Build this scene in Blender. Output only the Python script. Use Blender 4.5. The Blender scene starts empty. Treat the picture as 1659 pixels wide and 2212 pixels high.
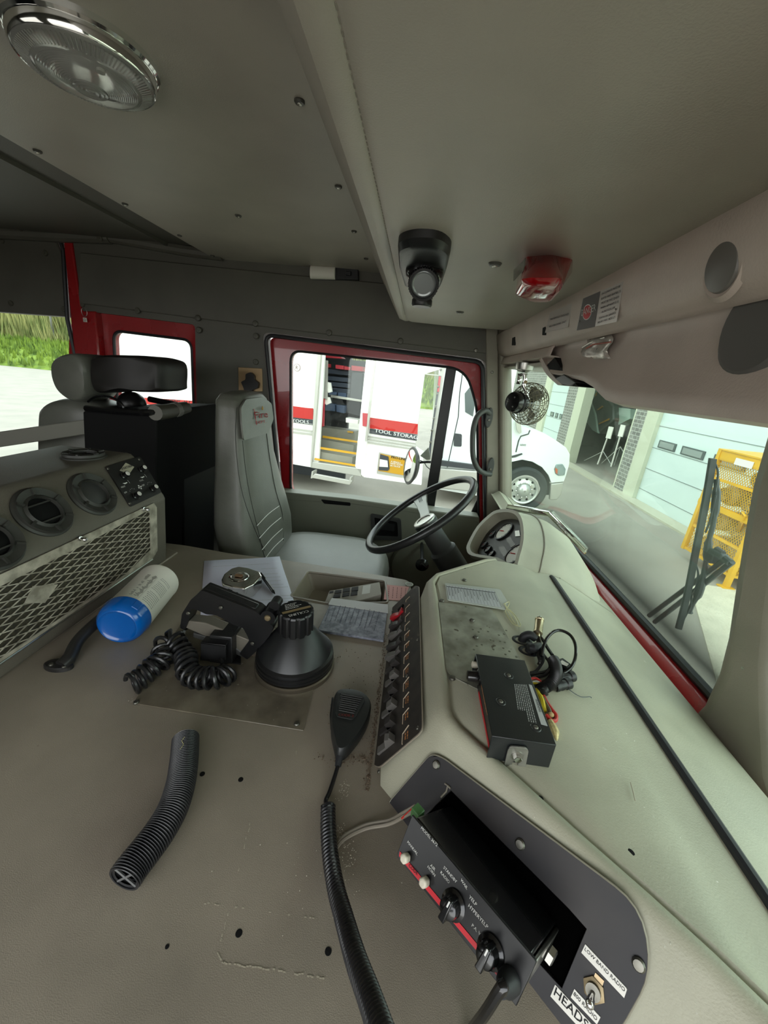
import bpy, math, random
from mathutils import Vector as V, Matrix
from mathutils.geometry import tessellate_polygon
random.seed(7)
SC = bpy.context.scene
COL = SC.collection
# ---------------------------------------------------------------- camera, sky, exposure
CX, CY, F = 829.5, 1106.0, 832.0          # 1659 x 2212 frame, 13 mm equivalent phone lens
AX = V((.99202586, .11591605, -.04947882))  # cab axes (x forward, y to driver side, z up) in lens terms
AY = V((.08534451, -.32894373, .94048516))
AZ = V((.09274158, -.93720835, -.33621348))
cd = bpy.data.cameras.new('camera'); cam = bpy.data.objects.new('camera', cd); COL.objects.link(cam)
cam.matrix_world = Matrix(((AX.x, -AX.y, -AX.z, 0), (AY.x, -AY.y, -AY.z, 0), (AZ.x, -AZ.y, -AZ.z, 0), (0, 0, 0, 1)))
cd.sensor_fit = 'VERTICAL'; cd.sensor_height = 36; cd.lens = 36 * F / 2212; cd.clip_start = .02; cd.clip_end = 300
SC.camera = cam
W = bpy.data.worlds.new('overcast_sky'); SC.world = W; W.use_nodes = True
nt = W.node_tree; bg = nt.nodes['Background']
tc = nt.nodes.new('ShaderNodeTexCoord'); sp = nt.nodes.new('ShaderNodeSeparateXYZ'); rp = nt.nodes.new('ShaderNodeValToRGB')
nt.links.new(tc.outputs['Generated'], sp.inputs[0]); nt.links.new(sp.outputs[2], rp.inputs[0]); nt.links.new(rp.outputs[0], bg.inputs[0])
rp.color_ramp.elements[0].position = 0; rp.color_ramp.elements[0].color = (.95, .97, .95, 1)
rp.color_ramp.elements[1].position = .8; rp.color_ramp.elements[1].color = (.86, .93, 1, 1)
bg.inputs[1].default_value = 1.0
SC.view_settings.view_transform = 'Standard'; SC.view_settings.look = 'None'
SC.view_settings.gamma = 1; SC.view_settings.use_curve_mapping = False
SC.view_settings.exposure = 2.02
ld = bpy.data.lights.new('officer_side_fill', 'AREA'); ld.shape = 'RECTANGLE'; ld.size = 1.5; ld.size_y = 1.1; ld.energy = .6; ld.color = (1, .97, .92)  # added fill lamp, standing in for daylight through the officer side window
lo = bpy.data.objects.new('officer_side_fill', ld); COL.objects.link(lo); lo.location = (-.2, -.75, .05); lo.rotation_euler = (math.radians(80), 0, 0)
SC.cycles.use_denoising = True
SC.cycles.max_bounces = 10; SC.cycles.transparent_max_bounces = 16
SC.cycles.caustics_reflective = False; SC.cycles.caustics_refractive = False
SC.cycles.sample_clamp_indirect = 4

# ---------------------------------------------------------------- geometry helpers
def ray(p): d = V((p[0] - CX, p[1] - CY, F)); return V((d.dot(AX), d.dot(AY), d.dot(AZ)))
def PX(p, x): r = ray(p); return r * (x / r.x)
def PY(p, y): r = ray(p); return r * (y / r.y)
def PZ(p, z): r = ray(p); return r * (z / r.z)
class Fr:                                   # a flat frame: origin, right, up, normal
    def __init__(s, o, u, v):
        s.o = V(o); s.u = V(u).normalized(); s.n = s.u.cross(V(v)).normalized(); s.v = s.n.cross(s.u)
    def hit(s, p, h=0):
        r = ray(p); q = r * ((s.o + s.n * h).dot(s.n) / r.dot(s.n)); return q
    def at(s, a, b, h=0): return s.o + s.u * a + s.v * b + s.n * h
    def loc(s, q): d = V(q) - s.o; return (d.dot(s.u), d.dot(s.v))
def perp(a):
    a = V(a).normalized(); t = V((0, 0, 1)) if abs(a.z) < .9 else V((1, 0, 0))
    u = a.cross(t).normalized(); return u, a.cross(u)
def rnd(pts, r, n=4):                       # round the corners of a 3-D polygon
    out = []; k = len(pts)
    for i in range(k):
        p = V(pts[i]); a = V(pts[i - 1]) - p; b = V(pts[(i + 1) % k]) - p
        rr = r[i] if isinstance(r, (list, tuple)) else r
        d = min(rr, a.length * .49, b.length * .49)
        if d < 1e-5: out.append(p); continue
        s, e = p + a.normalized() * d, p + b.normalized() * d
        for j in range(n + 1):
            t = j / n; out.append(s * (1 - t) ** 2 + p * 2 * t * (1 - t) + e * t * t)
    return out
def smooth(pts, n=6, closed=False):         # Catmull-Rom
    P = [V(p) for p in pts]; k = len(P); out = []
    rng = range(k) if closed else range(k - 1)
    for i in rng:
        if closed: a, b, c, d = P[i - 1], P[i], P[(i + 1) % k], P[(i + 2) % k]
        else: a, b, c, d = P[max(i - 1, 0)], P[i], P[i + 1], P[min(i + 2, k - 1)]
        for j in range(n):
            t = j / n; out.append(.5 * ((2 * b) + (c - a) * t + (2 * a - 5 * b + 4 * c - d) * t * t + (3 * b - a - 3 * c + d) * t ** 3))
    if not closed: out.append(P[-1])
    return out
def circ(o, ax, r, n=24, u=None, ry=None):
    if u is None: u, w = perp(ax)
    else: u = V(u).normalized(); w = V(ax).normalized().cross(u)
    return [V(o) + u * math.cos(2 * math.pi * i / n) * r + w * math.sin(2 * math.pi * i / n) * (ry or r) for i in range(n)]
_tx = {}
def textmesh(s):
    if s not in _tx:
        c = bpy.data.curves.new('t', 'FONT'); c.body = s; c.size = 1; c.resolution_u = 2
        o = bpy.data.objects.new('t', c); COL.objects.link(o); bpy.context.view_layer.update()
        m = bpy.data.meshes.new_from_object(o)
        vs = [v.co.copy() for v in m.vertices]; fs = [tuple(p.vertices) for p in m.polygons]
        bpy.data.objects.remove(o); bpy.data.curves.remove(c); bpy.data.meshes.remove(m)
        _tx[s] = (vs, fs)
    return _tx[s]
def fill(loops):                            # triangulate a flat outline with holes
    import bmesh
    bm = bmesh.new(); k = 0
    for l in loops:
        vs = [bm.verts.new(p) for p in l]
        for i in range(len(vs)): bm.edges.new((vs[i - 1], vs[i]))
    bm.verts.index_update(); bmesh.ops.triangle_fill(bm, use_beauty=True, use_dissolve=False, edges=bm.edges[:])
    bm.verts.index_update(); t = [tuple(v.index for v in f.verts) for f in bm.faces]; bm.free(); return t
class M:
    def __init__(s): s.v = []; s.f = []
    def add(s, vs, fs):
        k = len(s.v); s.v += [V(x) for x in vs]; s.f += [tuple(i + k for i in f) for f in fs]; return s
    def poly(s, pts): return s.add(pts, [tuple(range(len(pts)))])
    def quadgrid(s, rows, closed=False):
        n = len(rows[0]); vs = [p for r in rows for p in r]; fs = []
        for i in range(len(rows) - 1):
            for j in range(n if closed else n - 1):
                a = i * n + j; b = i * n + (j + 1) % n; fs.append((a, b, b + n, a + n))
        return s.add(vs, fs)
    def loft(s, rings, cap=True, capend=None):
        s.quadgrid(rings, True); n = len(rings[0]); k = len(s.v) - n * len(rings)
        if cap: s.f.append(tuple(range(k + n - 1, k - 1, -1))); s.f.append(tuple(range(len(s.v) - n, len(s.v))))
        return s
    def box(s, c, d, R=None):
        c = V(c); h = V(d) * .5; vs = []
        for x in (-1, 1):
            for y in (-1, 1):
                for z in (-1, 1):
                    q = V((x * h.x, y * h.y, z * h.z)); vs.append(c + (R @ q if R else q))
        return s.add(vs, [(0, 1, 3, 2), (4, 6, 7, 5), (0, 4, 5, 1), (2, 3, 7, 6), (0, 2, 6, 4), (1, 5, 7, 3)])
    def fbox(s, fr, a0, a1, b0, b1, h0, h1):   # box in a frame
        return s.prism([fr.at(a0, b0, h0), fr.at(a1, b0, h0), fr.at(a1, b1, h0), fr.at(a0, b1, h0)], fr.n * (h1 - h0))
    def prism(s, out, off, holes=()):
        out = [V(p) for p in out]; off = V(off); loops = [out] + [[V(p) for p in h] for h in holes]
        flat = [p for l in loops for p in l]; n = len(flat)
        tri = fill(loops) if holes else (tessellate_polygon(loops) if len(out) > 4 else [tuple(range(len(out)))])
        s_ = []
        for t in tri:
            s_.append(tuple(t)); s_.append(tuple(i + n for i in reversed(t)))
        k = 0
        for l in loops:
            m = len(l)
            for i in range(m): a = k + i; b = k + (i + 1) % m; s_.append((a, b, b + n, a + n))
            k += m
        return s.add(flat + [p + off for p in flat], s_)
    def cyl(s, a, b, r0, r1=None, n=20, cap=True):
        a, b = V(a), V(b); r1 = r0 if r1 is None else r1; ax = b - a; u, w = perp(ax)
        return s.loft([circ(a, ax, r0, n, u), circ(b, ax, r1, n, u)], cap)
    def lathe(s, o, ax, prof, n=32, u=None, cap=True):
        o = V(o); ax = V(ax).normalized(); u = u or perp(ax)[0]
        return s.loft([circ(o + ax * h, ax, max(r, 1e-4), n, u) for r, h in prof], cap)
    def tube(s, pts, r, n=8, closed=False, cap=True):
        P = [V(p) for p in pts]; k = len(P); rings = []; u = None
        for i in range(k):
            if closed: t = P[(i + 1) % k] - P[i - 1]
            else: t = P[min(i + 1, k - 1)] - P[max(i - 1, 0)]
            if t.length < 1e-9: t = V((0, 0, 1))
            t.normalize()
            if u is None: u = perp(t)[0]
            u = (u - t * u.dot(t)); u = u.normalized() if u.length > 1e-6 else perp(t)[0]
            w = t.cross(u); rr = r[i] if isinstance(r, (list, tuple)) else r
            rings.append([P[i] + (u * math.cos(2 * math.pi * j / n) + w * math.sin(2 * math.pi * j / n)) * rr for j in range(n)])
        if closed: rings.append(rings[0]); return s.quadgrid(rings, True)
        return s.loft(rings, cap)
    def ball(s, c, r, R=None, n=16, m=10, z0=-1, z1=1):
        c = V(c); r = V((r, r, r)) if isinstance(r, (int, float)) else V(r); rows = []
        a0, a1 = math.asin(z0), math.asin(z1)
        for i in range(m + 1):
            a = a0 + (a1 - a0) * i / m; row = []
            for j in range(n):
                b = 2 * math.pi * j / n; q = V((r.x * math.cos(a) * math.cos(b), r.y * math.cos(a) * math.sin(b), r.z * math.sin(a)))
                row.append(c + (R @ q if R else q))
            rows.append(row)
        return s.loft(rows, True)
    def text(s, t, fr, a, b, size, h=.0006, al='l', sx=1, rot=0, bold=0):
        vs, fs = textmesh(t)
        if not vs: return s
        x0 = min(v.x for v in vs); x1 = max(v.x for v in vs)
        dx = {'l': -x0, 'c': -(x0 + x1) / 2, 'r': -x1}[al]; c, sn = math.cos(rot), math.sin(rot)
        q = []
        for v in vs:
            x = (v.x + dx) * size * sx; y = v.y * size; q.append(fr.at(a + x * c - y * sn, b + x * sn + y * c, h))
        s.add(q, fs)
        if bold:
            s.add([p + fr.u * size * bold for p in q], fs)
        return s
    def build(s, name, mat, parent=None, bevel=0, ang=35, subsurf=0, seg=2, solid=0):
        lo = V([min(p[i] for p in s.v) for i in range(3)]); hi = V([max(p[i] for p in s.v) for i in range(3)])
        c = (lo + hi) / 2; c.z = lo.z
        me = bpy.data.meshes.new(name); me.from_pydata([p - c for p in s.v], [], s.f); me.validate()
        import bmesh
        bm = bmesh.new(); bm.from_mesh(me); bmesh.ops.recalc_face_normals(bm, faces=bm.faces); bm.to_mesh(me); bm.free()
        for p in me.polygons: p.use_smooth = True
        me.set_sharp_from_angle(angle=math.radians(ang))
        me.materials.append(mat)
        o = bpy.data.objects.new(name, me); COL.objects.link(o)
        if parent is not None: o.parent = parent; o.location = c - LOC[parent.name]
        else: o.location = c
        LOC[o.name] = c
        if solid: md = o.modifiers.new('t', 'SOLIDIFY'); md.thickness = solid; md.offset = 0
        if bevel: md = o.modifiers.new('b', 'BEVEL'); md.width = bevel; md.segments = seg; md.limit_method = 'ANGLE'; md.angle_limit = math.radians(40); md.harden_normals = False
        if subsurf: md = o.modifiers.new('s', 'SUBSURF'); md.levels = subsurf; md.render_levels = subsurf
        return o
LOC = {}
def thing(name, label, cat, loc, group=None):
    o = bpy.data.objects.new(name, None); COL.objects.link(o); o.empty_display_size = .05
    o.location = V(loc); LOC[o.name] = V(loc); return tag(o, label, cat, group)
def tag(o, label, cat=None, group=None, kind=None):
    o['label'] = label
    if cat: o['category'] = cat
    if group: o['group'] = group
    if kind: o['kind'] = kind
    return o
def struct(o, label=None, cat=None):
    o['kind'] = 'structure'
    if label: o['label'] = label
    if cat: o['category'] = cat
    return o
def copytree(o, delta, label=None):
    c = o.copy(); COL.objects.link(c); c.location = o.location + V(delta); LOC[c.name] = LOC[o.name] + V(delta)
    if label: c['label'] = label
    for ch in o.children:
        d = ch.copy(); COL.objects.link(d); d.parent = c; LOC[d.name] = LOC[ch.name] + V(delta)
        for g in ch.children:
            e = g.copy(); COL.objects.link(e); e.parent = d; LOC[e.name] = LOC[g.name] + V(delta)
    return c

# ---------------------------------------------------------------- materials
def lin(h):
    h = h.lstrip('#'); o = []
    for i in (0, 2, 4):
        c = int(h[i:i + 2], 16) / 255; o.append(c / 12.92 if c <= .04045 else ((c + .055) / 1.055) ** 2.4)
    return o
MT = {}
def mat(name, col, rough=.5, metal=0, bump=None, var=None, spots=None, coat=0, trans=0, alpha=1, sheen=0, spec=.5):
    m = bpy.data.materials.new(name); m.use_nodes = True; n = m.node_tree.nodes; L = m.node_tree.links
    b = n['Principled BSDF']; c = lin(col)
    b.inputs['Base Color'].default_value = (*c, 1); b.inputs['Roughness'].default_value = rough; b.inputs['Metallic'].default_value = metal
    b.inputs['Coat Weight'].default_value = coat; b.inputs['Transmission Weight'].default_value = trans; b.inputs['Alpha'].default_value = alpha
    b.inputs['Specular IOR Level'].default_value = spec
    t = n.new('ShaderNodeTexCoord'); cur = None
    if var:                                    # uneven colour: (scale, amount[, colour2])
        q = n.new('ShaderNodeTexNoise'); q.inputs['Scale'].default_value = var[0]; q.inputs['Detail'].default_value = 6; L.new(t.outputs['Object'], q.inputs['Vector'])
        r = n.new('ShaderNodeValToRGB'); L.new(q.outputs[0], r.inputs[0]); a = var[1]
        c2 = lin(var[2]) if len(var) > 2 else [x * (1 - a) for x in c]
        r.color_ramp.elements[0].position = .35; r.color_ramp.elements[0].color = (*c2, 1)
        r.color_ramp.elements[1].position = .65; r.color_ramp.elements[1].color = (*[min(1, x * (1 + a * .5)) for x in c], 1)
        L.new(r.outputs[0], b.inputs['Base Color']); cur = r.outputs[0]
        rr = n.new('ShaderNodeMapRange'); rr.inputs[3].default_value = max(0, rough - .08); rr.inputs[4].default_value = min(1, rough + .08); L.new(q.outputs[0], rr.inputs[0]); L.new(rr.outputs[0], b.inputs['Roughness'])
    if spots:                                  # specks: (scale, threshold, colour)
        q = n.new('ShaderNodeTexNoise'); q.inputs['Scale'].default_value = spots[0]; q.inputs['Detail'].default_value = 3; L.new(t.outputs['Object'], q.inputs['Vector'])
        r = n.new('ShaderNodeValToRGB'); r.color_ramp.elements[0].position = spots[1]; r.color_ramp.elements[1].position = min(1, spots[1] + .04); L.new(q.outputs[0], r.inputs[0])
        x = n.new('ShaderNodeMix'); x.data_type = 'RGBA'; L.new(r.outputs[0], x.inputs[0])
        if cur: L.new(cur, x.inputs[6])
        else: x.inputs[6].default_value = (*c, 1)
        x.inputs[7].default_value = (*lin(spots[2]), 1); L.new(x.outputs[2], b.inputs['Base Color'])
    if bump:                                   # (scale, strength)
        q = n.new('ShaderNodeTexNoise'); q.inputs['Scale'].default_value = bump[0]; q.inputs['Detail'].default_value = 3; L.new(t.outputs['Object'], q.inputs['Vector'])
        u = n.new('ShaderNodeBump'); u.inputs['Strength'].default_value = bump[1]; u.inputs['Distance'].default_value = .001; L.new(q.outputs[0], u.inputs['Height']); L.new(u.outputs[0], b.inputs['Normal'])
    MT[name] = m; return m
def glass(name, tint, refl=1.0, haze=None):
    m = bpy.data.materials.new(name); m.use_nodes = True; n = m.node_tree.nodes; L = m.node_tree.links; n.remove(n['Principled BSDF'])
    tr = n.new('ShaderNodeBsdfTransparent'); tr.inputs[0].default_value = (*tint, 1)
    g = n.new('ShaderNodeBsdfGlossy'); g.inputs['Roughness'].default_value = .01; g.inputs[0].default_value = (.9 * refl, .95 * refl, .92 * refl, 1)
    lw = n.new('ShaderNodeLayerWeight'); lw.inputs[0].default_value = .5; pw = n.new('ShaderNodeMath'); pw.operation = 'POWER'; L.new(lw.outputs['Facing'], pw.inputs[0]); pw.inputs[1].default_value = 5
    fr = n.new('ShaderNodeMath'); fr.operation = 'MULTIPLY_ADD'; L.new(pw.outputs[0], fr.inputs[0]); fr.inputs[1].default_value = .9; fr.inputs[2].default_value = .035; x = n.new('ShaderNodeMixShader')
    L.new(fr.outputs[0], x.inputs[0]); L.new(tr.outputs[0], x.inputs[1]); L.new(g.outputs[0], x.inputs[2])
    out = x
    if haze:                                   # thin pale diffuse layer over the pane
        d = n.new('ShaderNodeBsdfDiffuse'); d.inputs[0].default_value = (.85, .95, .88, 1); y = n.new('ShaderNodeMixShader')
        y.inputs[0].default_value = haze; L.new(x.outputs[0], y.inputs[1]); L.new(d.outputs[0], y.inputs[2]); out = y
    L.new(out.outputs[0], n['Material Output'].inputs[0]); MT[name] = m; return m
WSR = .185
vinyl = mat('vinyl', '#8d887a', .5, bump=(420, .35), var=(6, .12))
vinyl_l = mat('headliner_vinyl', '#b0aa9e', .42, bump=(520, .3), var=(5, .1))
vinyl_d = mat('dark_vinyl', '#5d5b53', .55, bump=(420, .35), var=(6, .12))
headerm = mat('header_plastic', '#c4b6ab', .5, bump=(300, .35), var=(8, .1))
dashm = mat('dash_plastic', '#b5b39e', .5, bump=(500, .35), var=(5, .12, '#a3a18e'), spots=(70, .74, '#c9c8bd'))
coverm = mat('cover_plastic', '#958b7c', .34, bump=(950, .3), var=(3.5, .2, '#7f776a'), spots=(55, .77, '#4a3a30'))
doorm = mat('door_plastic', '#7d7e70', .5, bump=(300, .3))
red = mat('red_paint', '#a3161c', .28, coat=.6, var=(5, .1))
blk = mat('black_plastic', '#1b1b1c', .38, bump=(300, .15))
blkm = mat('black_matte', '#0f0f0f', .8, spec=.2); voidm = mat('void_black', '#040404', .95, spec=0)
rub = mat('black_rubber', '#26272a', .5)
dkg = mat('dark_grey_plastic', '#3c3c3b', .45, bump=(300, .2))
chrome = mat('chrome', '#e8e8e6', .08, 1)
steel = mat('steel', '#b9b8b2', .32, 1, var=(30, .15)); scrm = mat('screw_steel', '#77756d', .38, .9)
alu = mat('worn_aluminium', '#a8a79a', .45, .55, var=(25, .2, '#7f7d70'), spots=(60, .66, '#5e5849'))
white = mat('white_plastic', '#e4e1d8', .4)
whitep = mat('white_paint', '#eceeee', .3, coat=.3)
ink = mat('black_ink', '#1c1c20', .6)
wink = mat('white_ink', '#e9e9e4', .5)
rink = mat('red_ink', '#c4141c', .5)
paperm = mat('paper', '#dcdcee', .8)
glass_w = glass('windscreen_glass', (.85, .93, .87), .55, .05)
glass_s = glass('side_glass', (.9, .95, .92), .8)
# ================================================================ the place: ground, cab shell
YW = 1.85; ZC = .395; ZG = -2.3; ZE = -.55
asph = mat('asphalt', '#9a9388', .85, bump=(60, .6), var=(1.2, .12), spots=(90, .62, '#aca69b'))
conc = mat('concrete', '#cfc7b2', .85, bump=(50, .6), var=(3, .12), spots=(60, .6, '#b5ae9b'))
m = M(); m.poly([(-90, -30, ZG), (40, -30, ZG), (40, 70, ZG), (-90, 70, ZG)]); struct(m.build('ground', asph), 'grey asphalt yard around the vehicles', 'ground')
ap = [PZ(p, ZG + .012) for p in ((1457, 1247), (1600, 1262), (1659, 1280), (1659, 1420), (1608, 1378), (1540, 1313))]
m = M(); m.prism([V((x, y, ZG)) for x, y in ((4.0, 5.0), (5.45, 4.9), (5.45, -3), (2.9, -3), (2.9, 2.9))], (0, 0, .012)); struct(m.build('concrete_apron', conc), 'pale concrete strip beside the garage doors', 'pavement')
m = M(); m.box((-1.0, .75, -1.17), (3.3, 2.4, .04)); struct(m.build('floor', blkm))
# ceiling
m = M(); m.prism(rnd([V(p) for p in ((-.93, -.4, ZC), (-.2, -.4, ZC), (-.2, YW, ZC), (-.93, YW, ZC))], .01), (0, 0, .03)); struct(m.build('ceiling', vinyl_l, bevel=.008))
m = M(); m.box((-1.8, .7, ZC + .05), (1.8, 2.4, .03)); m.box((-1.115, .72, ZC + .03), (.012, 2.3, .014)); struct(m.build('ceiling_rear', vinyl_d))
m = M(); m.box((-.9, .74, .56), (3.5, 2.5, .04)); struct(m.build('ceiling_roof_shell', vinyl_d))
zf = .2
prof = [(-.2, ZC + .03), (-.2, ZC - .01), (-.19, ZC - .04), (-.125, zf + .045), (-.104, zf + .012), (-.098, zf + .003), (-.088, zf), (-.078, zf + .001), (-.074, zf + .0035), (-.070, zf + .001), (-.06, zf - .001), (.1, zf - .003), (.34, zf)]
ys = [-.4, 0, .3, .6, .9, 1.2, 1.45, 1.62, 1.72, 1.79, 1.83, YW + .01]
rows = []
for y in ys:
    t = max(0, (y - 1.6) / .25); d = .04 * t * t
    rows.append([V((x + (.03 * t * t if x < -.05 and z < .3 else 0), y, z + (d if z < .3 else 0))) for x, z in prof])
m = M(); m.quadgrid(rows); cf = struct(m.build('ceiling_front', vinyl_l, solid=.004), 'padded grey headliner panel over the dash', 'headliner')
m = M()                                         # stitches of the seam
for i in range(150):
    y = .12 + i * .0095
    if y > 1.5: break
    m.box((-.0735, y, zf + .0015), (.0016, .005, .0016))
m.build('stitching', mat('thread', '#8f8a80', .8), cf)
# driver side wall with its openings
def Y(p, y=YW): return PY(p, y)
oc = [Y(p) for p in ((120, 505), (235, 515), (620, 585), (870, 640), (1058, 640), (1058, 1290), (-60, 1290), (-60, 640), (-60, 488))]
h_front = rnd([Y(p) for p in ((568, 717), (1049, 776), (1049, 1262), (612, 1262))], .03)
h_rear = rnd([Y(p) for p in ((203, 674), (421, 701), (429, 1068), (222, 1068))], .02)
h_left = rnd([V((-2.5, YW, .40)), Y((148, 520)), Y((168, 690)), Y((195, 1200)), V((-2.5, YW, -.95))], .02)
m = M(); m.prism([V((x, YW, z)) for x, z in ((-2.62, -1.15), (.54, -1.15), (.49, -.6), (.39, 0), (.33, .35), (.33, .56), (-2.62, .56))], (0, .09, 0), [h_front, h_rear, h_left]); struct(m.build('wall_driver', vinyl_d, bevel=.004))
m = M(); m.prism([PY(p, YW - .008) for p in ((172, 545), (620, 592), (840, 612), (880, 650), (1050, 700), (1052, 764), (568, 706), (168, 655))], (0, .012, 0)); struct(m.build('trim_1', vinyl_d, bevel=.004), 'dark vinyl panel above the side doors', 'trim')
m = M(); m.tube([PY(p, YW - .02) for p in ((-30, 500), (120, 508), (238, 512), (400, 541), (480, 551))], .022, 10); m.tube([PY(p, YW - .022) for p in ((-30, 500), (120, 508), (238, 512))], .026, 10); struct(m.build('trim_2', vinyl_d), 'padded vinyl roll where the wall meets the ceiling', 'trim')
for xx, nm in ((-2.62, 'wall_rear'),):
    m = M(); m.box((xx, .74, -.3), (.04, 2.5, 1.74)); struct(m.build(nm, vinyl_d))
m = M(); m.prism([V((x, -.45, z)) for x, z in ((-2.62, -1.15), (.66, -1.15), (.56, .56), (-2.62, .56))], (0, -.05, 0), [rnd([V((x, -.45, z)) for x, z in ((-2.3, -.65), (-1.1, -.65), (-1.1, .15), (-2.3, .15))], .08), rnd([V((x, -.45, z)) for x, z in ((-.75, -.65), (.42, -.65), (.30, .15), (-.75, .15))], .08)]); struct(m.build('wall_officer', vinyl_d))
# front door of the driver: red frame, gasket, glass, panel
yd = YW + .035
m = M(); inner = rnd([PY(p, yd) for p in ((628, 757), (1006, 797), (1030, 880), (1034, 1132), (628, 1066))], [.05, .08, .05, .03, .05], 6)
m.prism(rnd([PY(p, yd) for p in ((582, 728), (1038, 786), (1044, 1140), (612, 1085))], .03), (0, .04, 0), [inner])
do = struct(m.build('door_1', red, bevel=.004), 'red steel frame of the driver door', 'door')
m = M(); m.tube(inner, .006, 6, closed=True); m.build('window_seal', rub, do)
m = M(); m.tube(rnd([PY(p, YW - .002) for p in ((573, 723), (1043, 782), (1048, 1140), (606, 1085))], .04, 6), .009, 8, closed=True); m.build('door_seal', rub, do)
m = M(); m.tube([PY(p, yd + .01) for p in ((632, 1062), (930, 1094), (1034, 1112))], .006, 6); m.build('window_sill', steel, do)
m = M(); m.prism([PY(p, yd + .02) for p in ((966, 782), (988, 784), (936, 1112), (914, 1106))], (0, .02, 0)); m.build('window_divider', blk, do, bevel=.003)
m = M(); m.prism([PY(p, yd + .01) for p in ((1005, 780), (1040, 780), (1046, 1130), (1010, 1125), (1030, 1080), (1034, 960), (1028, 880))], (0, .012, 0)); m.build('vent_corner', blk, do)
m = M(); m.prism([PY(p, yd + .025) for p in ((615, 745), (1035, 790), (1040, 1135), (615, 1072))], (0, .005, 0)); struct(m.build('window_1', glass_s))
pan = [PY(p, YW - .04) for p in ((640, 1072), (760, 1078), (1036, 1118), (1040, 1310), (560, 1310), (560, 1100))]
m = M(); m.prism(pan, (0, .07, 0)); dp = tag(m.build('door_panel', doorm, bevel=.012, seg=3), 'moulded grey inner panel below the driver door window', 'door panel')
dp['kind'] = 'structure'
m = M(); m.prism([PY(p, YW - .041) for p in ((600, 1062), (760, 1078), (1036, 1118), (1036, 1130), (760, 1090), (600, 1080))], (0, .08, 0)); m.build('ledge', doorm, dp, bevel=.006)
m = M(); m.prism(rnd([PY(p, YW - .044) for p in ((693, 1079), (757, 1086), (757, 1093), (700, 1088))], .006), (0, .004, 0)); m.build('ledge_slot', blkm, dp)
m = M(); m.prism(rnd([PY(p, YW - .052) for p in ((800, 1110), (866, 1122), (868, 1168), (803, 1166))], .012), (0, .012, 0), [rnd([PY(p, YW - .052) for p in ((808, 1118), (858, 1128), (860, 1160), (811, 1158))], .008)]); m.build('latch_surround', dkg, dp, bevel=.003)
m = M(); m.prism(rnd([PY(p, YW - .045) for p in ((808, 1118), (858, 1128), (860, 1160), (811, 1158))], .008), (0, .004, 0)); m.build('latch_recess', blkm, dp)
m = M(); m.prism(rnd([PY(p, YW - .049) for p in ((822, 1128), (852, 1132), (852, 1148), (822, 1144))], .004), (0, .006, 0)); m.build('door_latch', blk, dp, bevel=.002)
m = M(); m.lathe(PY((905, 1225), YW - .05), (0, -1, 0), [(.15, -.02), (.15, .0), (.14, .012), (.12, .014), (.1, .016)], 40); m.build('speaker_bulge', doorm, dp)
# crew window behind the driver seat
inner = rnd([PY(p, yd) for p in ((245, 714), (414, 735), (424, 1030), (262, 1030))], .045, 6)
m = M(); m.prism(rnd([PY(p, yd - .01) for p in ((186, 668), (422, 698), (431, 1072), (214, 1072))], .02), (0, .035, 0), [inner]); d2 = struct(m.build('trim_3', red, bevel=.004), 'red steel surround of the rear side window', 'trim')
m = M(); m.tube(inner, .007, 6, closed=True); m.build('window_seal', rub, d2)
m = M(); m.prism([PY(p, yd + .01) for p in ((240, 700), (420, 725), (430, 1040), (255, 1040))], (0, .004, 0)); struct(m.build('window_2', glass_s))
# crew door further back
m = M(); m.prism([PY(p, YW - .01) for p in ((137, 513), (153, 515), (175, 672), (205, 672), (216, 800), (250, 1260), (150, 1260), (159, 758), (152, 690))], (0, .08, 0)); struct(m.build('trim_4', red, bevel=.006), 'red steel post between the crew door and the rear window', 'trim')
m = M(); m.prism([V((-2.55, YW, .42))] + [PY(p, YW + .0) for p in ((118, 516), (140, 560), (143, 684), (0, 674))] + [V((-2.55, YW, .1))], (0, .05, 0)); d3 = struct(m.build('door_2', vinyl_d, bevel=.006), 'vinyl covered top of the crew door', 'door')
m = M(); m.tube([PY(p, YW - .005) for p in ((-70, 500), (128, 512), (137, 540), (146, 690), (170, 800), (182, 1000))], .009, 8); m.build('door_seal', rub, d3)
m = M(); m.prism([V((-2.55, YW, -.62))] + [PY(p, YW + .0) for p in ((0, 1000), (78, 1000), (180, 1030), (180, 1250))] + [V((-2.55, YW, -1.1))], (0, .05, 0)); m.build('lower_panel', vinyl_d, d3)
m = M(); m.prism([PY(p, YW + .02) for p in ((150, 700), (165, 760), (190, 1100), (165, 1100), (148, 800))], (0, .05, 0)); m.build('door_edge', red, d3)
m = M(); m.prism([PY(p, YW + .03) for p in ((-70, 660), (146, 680), (170, 1010), (-70, 1010))], (0, .004, 0)); struct(m.build('window_3', glass_s))
# windscreen post beside the driver door
m = M()
m.prism([PY(p, YW - .015) for p in ((1050, 700), (1077, 700), (1079, 1300), (1052, 1300))], (0, .05, 0))
struct(m.build('trim_5', vinyl, bevel=.006), 'grey strip screwed to the front edge of the door opening', 'trim')
a = PY((1077, 900), YW - .015).x
m = M(); m.loft([[PY((x, yy), YW + dy) for x, dy in ((1077, -.012), (1082, -.035), (1094, -.035), (1101, -.02), (1106, .05), (1077, .07))] for yy in (1330, 1095, 850, 640)]); struct(m.build('trim_6', vinyl, bevel=.008), 'grey vinyl windscreen post at the driver corner', 'trim')
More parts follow.
